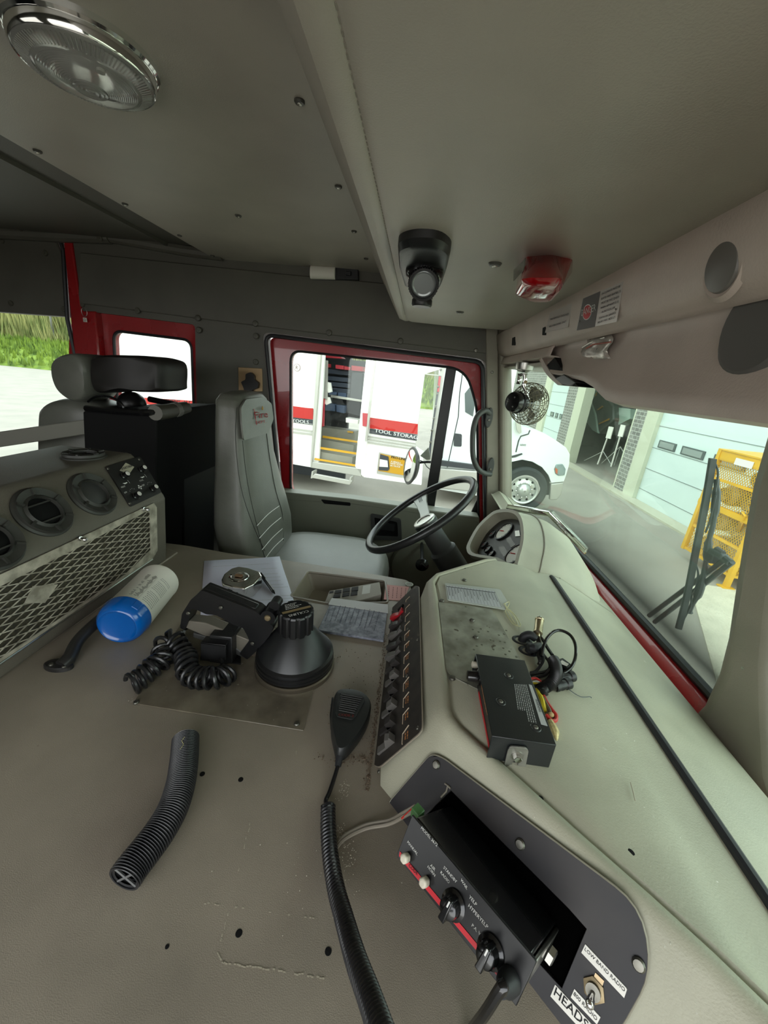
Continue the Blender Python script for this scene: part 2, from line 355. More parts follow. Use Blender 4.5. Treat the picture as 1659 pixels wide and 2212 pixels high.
# windscreen
xs = .70
plan = [V((.70, -.5, 0)), V((.70, 0, 0)), V((.70, .6, 0)), V((.70, 1.2, 0)), V((.69, 1.5, 0)), V((.655, 1.7, 0)), V((.60, 1.82, 0)), V((.53, 1.88, 0))]
ps = smooth(plan, 30)
m = M(); m.quadgrid([[V((p.x - WSR * (z + .575), p.y, z)) for p in ps] for z in (-.575, .35)]); struct(m.build('window_4', glass_w, solid=.005), 'wide greenish windscreen', 'windscreen')
m = M(); m.tube([V((p.x - .004, p.y, -.577)) for p in ps], .011, 8); rb = struct(m.build('trim_7', rub), 'black rubber gasket along the foot of the windscreen', 'trim')
m = M(); m.quadgrid([[V((p.x - .075, p.y, -.603)) for p in ps], [V((p.x - .012, p.y, -.588)) for p in ps], [V((p.x, p.y, -.62)) for p in ps]]); struct(m.build('trim_8', red, solid=.004), 'red painted cab metal between dash and windscreen', 'trim')
m = M(); m.quadgrid([[V((p.x + .01, p.y, z)) for p in ps] for z in (-1.3, -.58)]); m.quadgrid([[V((p.x + .0 - WSR * (z + .575), p.y, z)) for p in ps] for z in (.14, .56)]); struct(m.build('wall_front', red, solid=.01))
# centre post of the windscreen
WSF = Fr((xs, 1, -.575), (0, -1, 0), (-WSR, 0, 1))
rings = []
for p, w, b in (((1735, 800), .10, 0), ((1659, 1050), .10, 0), ((1638, 1160), .10, 0), ((1618, 1280), .105, 0), ((1604, 1370), .115, .003), ((1584, 1445), .15, .010), ((1560, 1505), .20, .02), ((1540, 1528), .27, .03)):
    q = WSF.hit(p, -.015); x_, yc, z = q
    rings.append([V((x_ + .035, yc, z)), V((x_, yc, z)), V((x_ - .04, yc - .02, z)), V((x_ - .055 - b, yc - .05, z)), V((x_ - .045 - b, yc - w, z)), V((x_ + .035, yc - w, z))])
m = M(); m.loft(rings); cp = struct(m.build('trim_9', vinyl, bevel=.015, seg=3), 'grey moulded centre post of the windscreen', 'trim')
m = M(); m.ball(PX((1606, 1443), xs - .065), (.003, .004, .004)); m.build('screw', steel, cp)
# ================================================================ engine cover, dash, switch panels
def cc(ox, oy, s): return lambda x, y: (ox + x / s, oy + y / s)
def tfit(m, s, fr, p0, p1, h=.0006, sx=1, bold=0, size=None):   # one line of writing between two baseline points
    a = fr.loc(fr.hit(p0, h)); b = fr.loc(fr.hit(p1, h)); w = math.hypot(b[0] - a[0], b[1] - a[1])
    vs, fs = textmesh(s); tw = max(v.x for v in vs) - min(v.x for v in vs)
    sz = size or w / tw; return m.text(s, fr, a[0], a[1], sz, h, 'l', w / tw / sz, math.atan2(b[1] - a[1], b[0] - a[0]), bold)
def quad(m, fr, ps, h0, h1): return m.prism([fr.hit(p, h0) for p in ps], fr.n * (h1 - h0))
def scribble(m, fr, a0, a1, b0, b1, rows, h=.0006, seed=1, fill=.5, hor=True):   # rows of print too small to read
    R = random.Random(seed)
    for i in range(rows):
        b = b0 + (b1 - b0) * (i + .5) / rows if hor else a0 + (a1 - a0) * (i + .5) / rows
        t = (b1 - b0 if hor else a1 - a0) / rows * fill * .5; x, e = (a0, a1) if hor else (b0, b1); e -= (e - x) * R.random() * .35
        while x < e:
            w = abs(t) * (1 + 4 * R.random()); w = min(w, e - x)
            q = [(x, b - t), (x + w, b - t), (x + w, b + t), (x, b + t)]
            if not hor: q = [(y, x_) for x_, y in q]
            m.poly([fr.at(*k, h) for k in q]); x += w + abs(t) * 1.2
def screw(c, n, r, par, name='screw', mt=None):
    m = M(); c = V(c); n = V(n).normalized(); m.lathe(c, n, [(r, 0), (r, r * .3), (r * .75, r * .6), (r * .3, r * .65)], 12)
    return m.build(name, mt or scrm, par)
TOP = Fr((0, 0, ZE), (1, 0, 0), (0, 1, 0))
# engine cover
edge = [V((-1.0, -.2, ZE)), V((.46, -.2, ZE)), V((.40, .05, ZE)), V((.2, .26, ZE)), V((.06, .42, ZE)), V((.06, .5, ZE)), V((.05, .9, ZE)), PZ((885, 1254), ZE), PZ((760, 1232), ZE), PZ((610, 1209), ZE), PZ((500, 1196), ZE), PZ((400, 1178), ZE), V((-1.0, 1.02, ZE))]
tray = rnd([PZ(p, ZE) for p in ((664, 1234), (832, 1255), (838, 1302), (709, 1304), (627, 1289))], [.01, .01, .01, .01, .01])
m = M(); m.prism(rnd(edge, [.0, 0, 0, 0, 0, 0, .01, .02, .01, .02, .02, .03, 0]), (0, 0, -.5), [tray])
cov = thing('engine_cover', 'wide grey moulded engine cover between the two front seats', 'engine cover', (-.35, .45, ZE - .5))
m.build('cover_shell', coverm, cov, bevel=.014, seg=4)
bot = [V((p.x * .8 + sum(q.x for q in tray) / len(tray) * .2, p.y * .85 + sum(q.y for q in tray) / len(tray) * .15, ZE - .05)) for p in tray]
m = M(); m.quadgrid([[p + V((0, 0, .0005)) for p in tray], bot], True); m.poly(bot); m.build('tray', coverm, cov)
m = M(); m.tube([p + V((0, 0, -.001)) for p in tray], .004, 6, closed=True); m.build('tray_rim', coverm, cov)
m = M(); m.prism([V((-.71, .2, ZE)), V((-.655, .2, ZE)), V((-.64, .97, ZE)), V((-.7, .99, ZE))], (0, 0, .006)); m.build('raised_strip', coverm, cov, bevel=.003)
for p, r in (((437, 1672), .0035), ((520, 1684), .0035), ((516, 2016), .0035), ((709, 2055), .0035), ((361, 2045), .002)):
    m = M(); m.lathe(PZ(p, ZE), (0, 0, 1), [(r, 0), (r * .95, .0004), (r * .6, .0005)], 14); m.build('drilled_hole', blkm, cov)
scr = mat('scuff', '#a79f8c', .7); m = M(); R = random.Random(3)     # scratched outline of a removed bracket
for a, b, d in (((540, 1780), (470, 2060), .25), ((470, 2060), (480, 2078), .9), ((480, 2078), (715, 2115), .75), ((440, 1950), (690, 1985), .3), ((640, 1610), (640, 1640), .2)):
    P, Q = PZ(a, ZE + .0004), PZ(b, ZE + .0004); n = int((Q - P).length / .0025)
    for i in range(n):
        if R.random() < d:
            c = P.lerp(Q, i / n) + V((R.gauss(0, .0004), R.gauss(0, .0004), 0)); m.box(c, (.0022, .0007 + .0005 * R.random(), .0003), Matrix.Rotation(math.atan2((Q - P).y, (Q - P).x), 3, 'Z'))
m.build('scratches', scr, cov)['kind'] = 'stuff'
# smoked plastic sheet screwed on the cover
sheet = mat('smoked_sheet', '#4d463c', .22, coat=.5, var=(12, .3, '#7a7262'), spots=(120, .7, '#8d8677'))
st = thing('smoked_plastic_sheet', 'thin smoked glossy sheet screwed to the engine cover under the hand lamp', 'plastic sheet', PZ((500, 1480), ZE + .001))
m = M(); m.prism([PZ(p, ZE + .0006) for p in ((288, 1521), (655, 1580), (706, 1368), (398, 1336))], (0, 0, .0022)); m.build('sheet', sheet, st, bevel=.0006)
for p in ((294, 1518), (641, 1564), (697, 1373)): screw(PZ(p, ZE + .003), (0, 0, 1), .0045, st)
# crumbs in the corner by the dash
m = M(); R = random.Random(11)
crum = mat('crumbs', '#3d2c22', .9, var=(300, .5, '#8c7a66'))
for i in range(900):
    if i < 620: q = PZ((835 - 40 * (t := R.random() ** .8) * 1.0 + R.gauss(0, 3 + 4 * t), 1370 + 340 * t), ZE)
    elif i < 780: q = PZ((795 - abs(R.gauss(0, 45)), 1640 + R.gauss(0, 7)), ZE)
    else: q = PZ((R.uniform(700, 830), R.uniform(1400, 1650)), ZE)
    if q.x > -.002: q.x = -.003 - R.random() * .004
    s = R.uniform(.0004, .0011); m.box(q + V((0, 0, s * .5 + .0003)), (s, s * R.uniform(.6, 2), s), Matrix.Rotation(R.random() * 3, 3, 'Z'))
tag(m.build('crumbs', crum), 'dark crumbs and grit along the seam of engine cover and dash', 'dirt', kind='stuff')
m = M()
for i in range(260):
    cx, cy, sx_, sy = random.choice(((740, 1710, 8, 14), (745, 1830, 10, 22), (750, 1850, 14, 20), (735, 1800, 6, 8), (300, 1515, 10, 3), (510, 1500, 25, 3), (700, 1890, 80, 60)))
    q = PZ((R.gauss(cx, sx_), R.gauss(cy, sy)), ZE + .0006); s = R.uniform(.0003, .0009); m.box(q, (s, s, s * .6))
tag(m.build('pale_flecks', mat('flecks', '#cfc9ba', .9)), 'pale flecks of paint and dust scattered on the engine cover', 'dirt', kind='stuff')

# dash body
RZ = -.44
ridge = [V((.40, -.35, RZ)), V((.385, -.1, RZ)), V((.352, .10, RZ)), V((.326, .177, RZ)), V((.303, .204, RZ)), V((.269, .239, RZ)), V((.221, .285, RZ)), V((.171, .335, RZ)), V((.132, .374, RZ)), V((.105, .401, RZ)), V((.0925, .418, RZ)), V((.0888, .435, RZ)), V((.0885, .46, RZ)), V((.088, .56, RZ)), V((.086, .70, RZ)), V((.082, .80, RZ)), V((.098, .838, RZ)), V((.16, .892, RZ)), V((.235, .955, RZ)), V((.262, .966, RZ)), V((.315, .955, RZ)), V((.43, 1.0, RZ)), V((.47, 1.2, RZ)), V((.47, YW - .04, RZ))]
offs = []
for i, p in enumerate(ridge):
    y = p.y
    if i <= 9: o = V((-.0573, -.0573, 0)) if i > 2 else V((-.07, -.04, 0))
    elif i == 10: o = V((-.0875, -.034, 0))
    elif i <= 14: o = V((-.087, 0, 0))
    elif i == 15: o = V((-.07, .03, 0))
    elif i <= 18: o = V((-.035, .045, 0))
    elif i == 19: o = V((0, .05, 0))
    else: o = V((-.02, .02, 0))
    offs.append(o)
rows = []
for i, (p, o) in enumerate(zip(ridge, offs)):
    far = i >= 20; d = 0 if not far else -.05
    r = [p + o * 1.0 + V((0, 0, -.1217 if i < 15 else -.4)), p + o * .5 + V((0, 0, -.0577 if i < 15 else -.2)), p + o * .12 + V((0, 0, -.009)), p + o * .03 + V((0, 0, -.0015)), p - o * .05, p - o * .13 + V((0, 0, -.002)), p - o * .155 + V((0, 0, -.007)), p - o * .19 + V((0, 0, -.0065)), p - o * .22 + V((0, 0, -.0025))]
    q = r[-1]; x0 = q.x; X = [x0 + (.335 - x0) * t if x0 < .335 else x0 + .004 * t for t in (.3, .65, 1)]
    zz = [RZ - .003, RZ - .005, RZ - .009]
    r += [V((x, q.y, z)) for x, z in zip(X, zz)]
    xl = max(X[-1], .335)
    r += [V((xl + (.41 - xl) * t if xl < .405 else .405 + .005 * t, q.y, z)) for t, z in ((.2, -.4555), (.45, -.4605), (1, -.464))]
    r += [V((.44, q.y, -.471)), V((.60, q.y, -.555)), V((.622, q.y, -.570)), V((.630, q.y, -.60))]
    if far:
        for k in range(0, 13): r[k] = V((r[k].x, r[k].y, min(r[k].z, RZ - .05)))
        for k in range(13, 15): r[k] = V((r[k].x, r[k].y, r[k].z - .03))
    rows.append(r)
dash = thing('dashboard', 'long pale grey moulded dashboard with a raised centre console', 'dashboard', (.35, .7, -.60))
m = M(); m.quadgrid(rows); ds = m.build('dash_shell', dashm, dash, ang=60)
m = M(); m.tube([V((.411, .945, -.466)), V((.411, .93, -.463))] + [V((.411, y, -.4625)) for y in (.7, .4, .1, -.2, -.35)], .0065, 10); m.build('black_rail', rub, dash)
TD = Fr((.2, .5, RZ - .004), (1, 0, 0), (0, 1, 0))
for p, r in (((1168, 1725), .003), ((1362, 1843), .004), ((1025, 1217), .0015), ((1045, 1228), .0012), ((1005, 1228), .0012)):
    m = M(); m.lathe(TD.hit(p), (0, 0, 1), [(r, -.002), (r, .0008), (r * .7, .001)], 12); m.build('drilled_hole', blkm, dash)
m = M(); R = random.Random(5)
for i in range(60):
    cx, cy, a, b = R.choice(((1370, 1850, 50, 60), (1490, 1930, 45, 60), (1540, 1990, 20, 30), (1330, 1790, 60, 40), (1340, 1620, 25, 60), (1180, 1700, 60, 20)))
    q = TD.hit((R.gauss(cx, a), R.gauss(cy, b)), -.004); s = R.uniform(.0004, .0016)
    if q.x < .4: m.box(q + V((0, 0, .0005 if q.x < .33 else -.006)), (s, s * .5, .0006), Matrix.Rotation(R.random() * 3, 3, 'Z'))
m.build('chips', mat('chip', '#e6e6dc', .7), dash)['kind'] = 'stuff'
m = M(); m.tube([TD.hit(p) for p in ((1362, 1690), (1368, 1712), (1372, 1730))], .0006, 5); m.build('scratch_mark', scr, dash)

# frames of the two console faces
FS = Fr((0, .39, -.56), (0, -1, 0), (.0766, 0, .113))
FN = Fr((.171, .335, RZ + .0064), (.7071, -.7071, 0), (.0504, .0504, .113))
# switch panel
pm = mat('switch_panel_black', '#2a2725', .42, var=(40, .35, '#3d3833'), spots=(90, .68, '#5a5148'))
sw = thing('switch_panel', 'tall black rocker switch panel on the side of the console', 'switch panel', FS.hit((860, 1500)))
k6 = cc(800, 1240, 4.806)
outl = rnd([FS.hit(k6(*p), .002) for p in ((205, 385), (470, 130), (510, 140), (548, 1540), (545, 1640), (105, 2015), (50, 1990), (55, 1900))], [.004, .004, .005, .01, .02, .012, .006, .01])
m = M(); m.prism(outl, FS.n * .003); m.build('panel_plate', pm, sw, bevel=.0008)
m = M(); m.tube([p + FS.n * .0012 for p in outl], .0013, 5, closed=True); m.build('panel_edge', mat('panel_edge', '#8e8577', .4), sw)
rk = mat('rocker', '#3a3735', .35); rkl = mat('rocker_light', '#66635f', .3)
v1 = FS.loc(FS.hit(k6(297, 1520)))[1]; v0 = FS.loc(FS.hit(k6(140, 1660)))[1]; vm = (v0 + v1) / 2
us = [FS.loc(FS.hit(k6(x, y)))[0] for x, y in ((341, 395), (339, 480), (336, 580), (331, 690), (328, 785), (323, 905), (319, 1030), (314, 1175), (307, 1335), (299, 1505), (290, 1690))]
h = .005
m = M(); m.fbox(FS, us[0] - .016, us[0] - .010, vm, v1, h, h + .004); m.build('switch_slot', blkm, sw)
for i, u0 in enumerate(us):
    u1 = u0 + .0125
    flip = 1 <= i <= 4
    hi, lo = .011, .0025
    if flip or i == 0: prof = [(v0, 0), (v0, hi), (v0 + .011, hi - .0005), (vm + .004, lo + .001), (v1, hi - .004), (v1, 0)]
    elif i == 10: prof = [(v0, 0), (v0, lo + .002), (vm, lo + .001), (v1 - .009, hi + .003), (v1 - .004, hi - .001), (v1, hi + .002), (v1, 0)]
    else: prof = [(v0, 0), (v0, lo + .0015), (vm - .001, lo), (vm + .0035, hi + .001), (v1 - .003, hi), (v1, hi + .003), (v1, 0)]
    m = M(); m.prism([FS.at(u0, v, h + q) for v, q in prof], FS.u * (u1 - u0))
    o = m.build('rocker_switch', mat('red_rocker', '#b5232c', .3) if i == 0 else (rk if i % 2 else rkl), sw, bevel=.0006)
    if i == 0: o['label'] = 'red rocker switch'
m = M()
tick = [((370, 292), (410, 235)), ((366, 402), (410, 315)), ((364, 495), (410, 400)), ((360, 590), (410, 490)), ((358, 690), (410, 585)), ((355, 800), (408, 695)), ((350, 930), (408, 810)), ((347, 1070), (405, 930)), ((345, 1220), (403, 1070)), ((343, 1385), (403, 1225)), ((337, 1560), (402, 1390)), ((333, 1770), (402, 1570))]
m2 = M()
for i, (a, b) in enumerate(tick):
    A = FS.loc(FS.hit(k6(*a), .005)); B = FS.loc(FS.hit(k6(*b), .005)); c = (A[0] - .021 if i else A[0] - .012, A[1])
    D = (B[0], B[1]); w = .0011
    m = M(); m.tube([FS.at(A[0], A[1], .0055), FS.at(c[0] + .004, c[1], .0055), FS.at(D[0], D[1], .0055)], .0008, 4); m.build('marking_line', MT['tan_lines'] if 'tan_lines' in MT else mat('tan_lines', '#cbb9a2', .5), sw)
    if i > 3: scribble(m2, FS, c[0] + .006, A[0], A[1] + .004, A[1] + .014, 2, .0056, i, .5)
m2.build('small_print', mat('amber_print', '#b5794a', .5), sw)['kind'] = 'stuff'
for p in ((463, 150), (230, 388), (488, 683), (160, 1030), (490, 1600), (90, 2050), (385, 575), (378, 1062)): screw(FS.hit(k6(*p), .005), FS.n, .0028, sw)

# black siren mounting panel with cut-out
kb = cc(800, 1640, 2.44); kl = cc(1180, 1960, 6.38)
pn = thing('console_faceplate', 'large black panel with rounded corners on the near face of the console', 'panel', FN.hit((1150, 1950)))
outl = rnd([FN.hit(p, .002) for p in ((933, 1628), (958, 1636), (1385, 1955), (1409, 2098), (1330, 2240), (1240, 2300), (855, 1775), (838, 1738))], [.012, .012, .035, .03, .02, .01, .015, .015])
hole = [FN.hit(p, .002) for p in ((976, 1707), (1229, 1960), (1268, 2004), (1215, 2131), (1171, 2083), (905, 1775))]
m = M(); m.prism(outl, FN.n * .003, [hole]); m.build('panel_plate', mat('navy_black', '#16151a', .5, var=(15, .3, '#231e1d')), pn, bevel=.0007)
m = M(); m.prism([p - FN.n * .0015 for p in hole], FN.n * .001); m.build('cut_out_shade', voidm, pn)  # black plate over the uncut dash, painted for the dark inside the opening
m = M(); m.tube([p + FN.n * .002 for p in outl], .0012, 5, closed=True); m.build('panel_edge', mat('pale_edge', '#8d897a', .4), pn)
for p in ((943, 1652), (843, 1758), (1124, 1823), (1380, 2083)): screw(FN.hit(p, .005), FN.n, .0055, pn)
for nm, lb, ps, tx, t0, t1, ft in (('label_strip', 'label reading LOW BAND RADIO', [(540, 505), (1100, 1100), (1115, 1130), (1075, 1245), (485, 620)], 'LOW BAND RADIO', (525, 590), (1075, 1170), 0),
                              ('label_strip', 'label reading 800 RADIO', [(390, 1120), (750, 1510), (700, 1608), (340, 1235)], '800 RADIO', (370, 1205), (690, 1570), 0),
                              ('label_strip', 'label reading HEADSET', [(125, 1060), (800, 1790), (730, 1950), (60, 1220)], 'HEADSET', (100, 1200), (730, 1895), .02)):
    m = M(); quad(m, FN, [kl(*p) for p in ps], .005, .0058); o = m.build(nm, white, pn); o['label'] = lb
    m = M(); tfit(m, tx, FN, kl(*t0), kl(*t1), .0062, bold=ft); m.build('lettering', ink, o)
nut = FN.hit(kl(660, 1130), .005)
m = M(); m.lathe(nut, FN.n, [(.0095, 0), (.0095, .002), (.007, .0028)], 6); tg = m.build('toggle_switch', mat('brass_nut', '#8f7f62', .45, .7), pn)
m = M(); m.lathe(nut, FN.n, [(.0062, .0025), (.0062, .006), (.004, .006)], 18); m.build('threaded_collar', scrm, tg)
m = M(); e = FN.hit(kl(600, 1330), .019); m.tube([nut + FN.n * .004, nut.lerp(e, .5) + FN.n * .002, e], [.0024, .003, .0037], 12); m.ball(e, .0037); m.build('toggle_lever', chrome, tg)
m = M(); quad(m, FN, [kl(*p) for p in ((680, 895), (800, 1010), (770, 1100), (640, 990))], .005, .006); m.build('tab_washer', mat('brass_nut2', '#b9a27f', .4, .6), tg)

# siren control box mounted through the panel
def L2(p, h): return FN.loc(FN.hit(p, h))
H = .085
a0, b0 = L2((893, 1759), H); a1, _ = L2((1157, 2068), H); _, bb = L2((861, 1843), H); 
sr = thing('siren_control_box', 'black siren control box with red stripe sticking out of the console panel', 'siren control box', FN.hit((980, 1950), H))
m = M(); m.fbox(FN, a0 + .003, a1 - .003, bb + .004, b0 - .001, -.02, H - .004); m.build('housing', mat('gloss_black', '#101011', .22, coat=.4), sr, bevel=.002)
fp = [kb(*p) for p in ((228, 290), (868, 1040), (880, 1065), (775, 1295), (180, 548), (150, 515), (150, 490))]
m = M(); quad(m, FN, fp, H - .003, H); m.build('front_plate', mat('face_black', '#0e0e10', .35), sr, bevel=.0006)
mr = M(); quad(mr, FN, [kb(*p) for p in ((156, 484), (690, 1125), (700, 1170), (690, 1165), (180, 548), (152, 510))], H + .0002, H + .0006)
st_ = mr.build('red_stripe', mat('stripe_red', '#c81f2c', .4), sr)
m = M(); tfit(m, 'CODE', FN, kb(200, 565), kb(245, 612), H + .0012, bold=.03); m.build('lettering', ink, st_)
m = M(); tfit(m, 'CODE 3', FN, kb(625, 1085), kb(680, 1148), H + .0012, bold=.03); m.build('lettering', ink, st_)
mt = M(); hh = H + .0006
for s_, p, q in (('MODEL 3672', (266, 366), (350, 462)), ('MANUAL', (194, 440), (246, 508)), ('AIR', (314, 562), (338, 592)), ('HORN', (300, 570), (338, 620)), ('STANDBY', (384, 574), (452, 655)), ('RADIO', (368, 600), (413, 657)), ('WAIL', (474, 638), (508, 688)), ('YELP', (518, 728), (556, 776)), ('HYPERYELP', (515, 776), (615, 895)), ('P.A. VOL', (533, 880), (602, 960))):
    tfit(mt, s_, FN, kb(*p), kb(*q), hh, bold=.02)
mt.build('lettering', wink, sr)
for p in ((197, 515), (297, 640)):
    c = FN.hit(kb(*p), H); m = M(); m.lathe(c, FN.n, [(.0045, 0), (.0052, .004), (.0052, .008), (.0035, .0095)], 6); m.build('push_button', mat('ivory', '#d9d2bf', .4) if 'ivory' not in MT else MT['ivory'], sr, bevel=.001)
for p, nm in (((440, 765), 'rotary_knob'), ((635, 1010), 'rotary_knob')):
    c = FN.hit(kb(*p), H); m = M(); m.lathe(c, FN.n, [(.0125, 0), (.0125, .002), (.0095, .004), (.0085, .013), (.006, .0145)], 24)
    kn = m.build(nm, MT['gloss_black'], sr)
    a, b = FN.loc(c); m = M(); m.prism([FN.at(a - .0035, b - .01, H + .002), FN.at(a + .0035, b - .01, H + .002), FN.at(a + .0025, b + .01, H + .002), FN.at(a - .0025, b + .01, H + .002)], FN.n * .016); m.build('grip', MT['gloss_black'], kn, bevel=.001)
    m = M(); m.fbox(FN, a - .0007, a + .0007, b + .004, b + .0095, H + .018, H + .0184); m.build('pointer_mark', wink, kn)
c = FN.hit(kb(735, 1165), H); m = M(); m.lathe(c, FN.n, [(.010, 0), (.009, .008), (.006, .014), (.0045, .02)], 16); m.build('cable_boot', rub, sr)
m = M(); e = c + FN.n * .018
m.tube(smooth([e, FN.hit((1085, 2130), .11), FN.hit((1050, 2185), .10), FN.hit((1010, 2240), .07), FN.hit((985, 2300), .04)], 6), .0045, 10); tag(m.build('microphone_cable', MT['gloss_black']), 'smooth black cable leaving the lower corner of the siren control box', 'cable')
b2 = L2((1215, 1975), 0)[0]
m = M(); m.fbox(FN, a1 - .002, a1 + .0015, bb + .01, b0 - .004, .0, H - .012); m.build('side_bracket', steel, sr, bevel=.001)
q = FN.at(a1 + .003, b0 - .018, .02); m = M(); m.lathe(q, FN.u, [(.008, 0), (.008, .005), (.006, .006)], 6); m.build('side_bolt', steel, sr)
# connector and cable on its far end
m = M(); m.box(FN.at(a0 - .008, b0 - .012, H - .03), (.011, .012, .014), Matrix.Rotation(.8, 3, 'Z')); gc = m.build('cable_plug', mat('green_plastic', '#4f7a4a', .4), sr, bevel=.001); gc['label'] = 'green cable plug'
m = M(); P0 = FN.at(a0 - .012, b0 - .012, H - .03); pts = smooth([P0, PZ((870, 1765), -.50), PZ((840, 1780), -.535), PZ((790, 1790), ZE + .004), PZ((745, 1812), ZE + .004), PZ((725, 1835), ZE + .003)], 6)
m.tube(pts, .0022, 8); m.tube([p + V((0, .0045, 0)) for p in pts], .0022, 8); tag(m.build('twin_cable', mat('grey_cable', '#8d8578', .5)), 'grey twin cable running from the green plug over the engine cover', 'cable')
m = M(); m.tube([P0 + V((0, .003, .003)), PZ((880, 1757), -.49), PZ((868, 1768), -.50)], .0012, 6); tag(m.build('red_wire', mat('red_wire', '#c2342c', .4)), 'short red wire beside the green plug of the siren box', 'wire')
m = M(); m.tube([FN.hit(kb(*p), .006) for p in ((392, 128), (408, 140), (400, 170), (372, 200))], .0012, 6); m.tube([FN.hit(kb(*p), .006) for p in ((408, 140), (422, 155))], .0012, 6); tag(m.build('loose_wire', MT['grey_cable']), 'bit of pale wire poking out above the siren control box', 'wire')
# ================================================================ overhead fittings
# dome lamp
dc = V((-.565, .765, ZC)); up = V((0, 0, -1))
c0 = PZ((190, 150), ZC - .02); dc = V((c0.x, c0.y, ZC))
dl = thing('dome_lamp', 'round chrome dome lamp with clear ribbed lens on the ceiling', 'lamp', dc)
m = M(); m.lathe(dc, up, [(.094, 0), (.093, .007), (.090, .010), (.0885, .0095), (.0875, .021), (.085, .024), (.081, .021), (.079, .012)], 64); m.build('chrome_rim', chrome, dl)
m = M(); m.lathe(dc, up, [(.081, .010), (.03, .011), (.001, .011)], 48); m.build('reflector', mat('reflector', '#cfcdc4', .4, .2), dl)
gl = bpy.data.materials.new('lens_glass'); gl.use_nodes = True; gb = gl.node_tree.nodes['Principled BSDF']; gb.inputs['Transmission Weight'].default_value = .75; gb.inputs['Roughness'].default_value = .12; gb.inputs['Base Color'].default_value = (.9, .9, .86, 1); gb.inputs['IOR'].default_value = 1.35
pr = [(.084, .022)]
for i in range(60):
    t = i / 59; r = .083 * (1 - t) + .004 * t; hgt = .024 + .020 * (1 - (r / .083) ** 2)
    pr.append((r, hgt + (.0009 if (i % 2 and (r < .062)) else 0)))
m = M(); m.lathe(dc, up, pr, 72); m.build('lens', gl, dl)
m = M()
for i in range(96):
    a = 2 * math.pi * i / 96; d = V((math.cos(a), math.sin(a), 0)); 
    m.tube([dc + d * .080 + up * .0262, dc + d * .066 + up * .0320], .0011, 4)
m.build('lens_ribs', gl, dl)
m = M(); m.lathe(dc + up * .0425, up, [(.022, 0), (.021, .002), (.018, .001), (.016, .003), (.012, .0015), (.010, .0035), (.006, .002), (.001, .004)], 32); m.build('lens_boss', gl, dl)
q = PZ((215, 150), ZC - .028); m = M(); m.lathe(q + V((0, 0, .003)), up, [(.005, 0), (.005, .004), (.003, .005)], 12); m.build('lens_screw', steel, dl)
# upholstery buttons: ceiling
btn = mat('button_cap', '#4a4943', .35); btl = mat('button_centre', '#b4b2a6', .25, .5)
def button(c, n, r, label, group, mt=None, mc=None):
    t = thing('trim_button', label, 'fastener', c, group)
    m = M(); m.lathe(c, n, [(r, 0), (r, r * .25), (r * .8, r * .5), (r * .5, r * .55)], 20); m.build('cap', mt or btn, t)
    m = M(); m.lathe(V(c) + V(n) * r * .52, n, [(r * .45, 0), (r * .4, r * .12), (r * .1, r * .16)], 14); m.build('centre', mc or btl, t)
    return t
G1 = 'cap fasteners of the main ceiling panel'; G2 = 'cap fasteners of the front headliner'; G3 = 'vinyl covered buttons along the side wall'
for p, r, s in (((647, 217), .0085, 'dark cap fastener nearest the viewer beside the ceiling step'), ((731, 402), .0085, 'second dark cap fastener along the ceiling step'), ((765, 499), .0085, 'third dark cap fastener along the ceiling step'), ((791, 558), .0085, 'farthest dark cap fastener along the ceiling step'),
                ((81, 325), .0085, 'cap fastener at the left edge of the ceiling panel below the dome lamp'), ((270, 440), .0085, 'cap fastener at the middle of the left edge of the ceiling panel'), ((388, 508), .008, 'cap fastener at the far left corner of the ceiling panel'), ((515, 465), .009, 'small cap fastener alone in the middle of the ceiling panel'), ((459, 552), .009, 'cap fastener on the ceiling panel above the rear side window'), ((803, 594), .010, 'cap fastener in the corner right of the wall lamp over the driver seat')):
    button(PZ(p, ZC), up, r, s, G1)
for p, r, s in (((1070, 566), .0115, 'silver cap fastener between the map lamp and the red light'), ((994, 672), .012, 'silver cap fastener by the far driver corner of the headliner')):
    button(PZ(p, zf - .003), up, r, s, G2, btn, btl)
bv = mat('vinyl_button', '#514f45', .45)
for p, s in (((297, 671), 'button left end of the strip above the rear side window'), ((428, 687), 'button at the upper right corner of the rear window, above the seam'), ((430, 713), 'button at the upper right corner of the rear window, below the seam'), ((552, 699), 'button at the upper left corner of the driver door, above the seam'), ((553, 726), 'button at the upper left corner of the driver door, below the seam'), ((553, 782), 'button on the post right above the black hook plate'),
             ((711, 719), 'button above the left half of the driver door window'), ((865, 737), 'button above the right half of the driver door window'), ((437, 872), 'button on the post beside the top of the driver seat'), ((441, 1027), 'button on the post beside the lower seat back'), ((414, 1075), 'button under the rear side window'), ((178, 657), 'button above the pull ring tag')):
    button(PY(p, YW - (.009 if p[1] < 740 and p[0] > 180 else .001)), (0, -1, 0), .013, 'round vinyl ' + s, G3, bv, bv)
for p, s in (((98, 547), 'upper right'), ((138, 668), 'lower right'), ((24, 655), 'lower left'), ((4, 520), 'upper left')):
    button(PY(p, YW - .001), (0, -1, 0), .012, 'round vinyl button at the %s corner of the crew door cap' % s, G3, bv, bv)
for p, s in (((45, 493), 'left'), ((216, 515), 'right')):
    button(PY(p, YW - .046), (0, -1, 0), .012, 'round button sunk in the padded roll, %s one' % s, G3, bv, bv)
screw(PY((1028, 757), YW - .008), (0, -1, 0), .009, None, 'washer_screw'); tag(bpy.data.objects['washer_screw'], 'silver screw with washer at the top right corner over the driver door', 'screw')
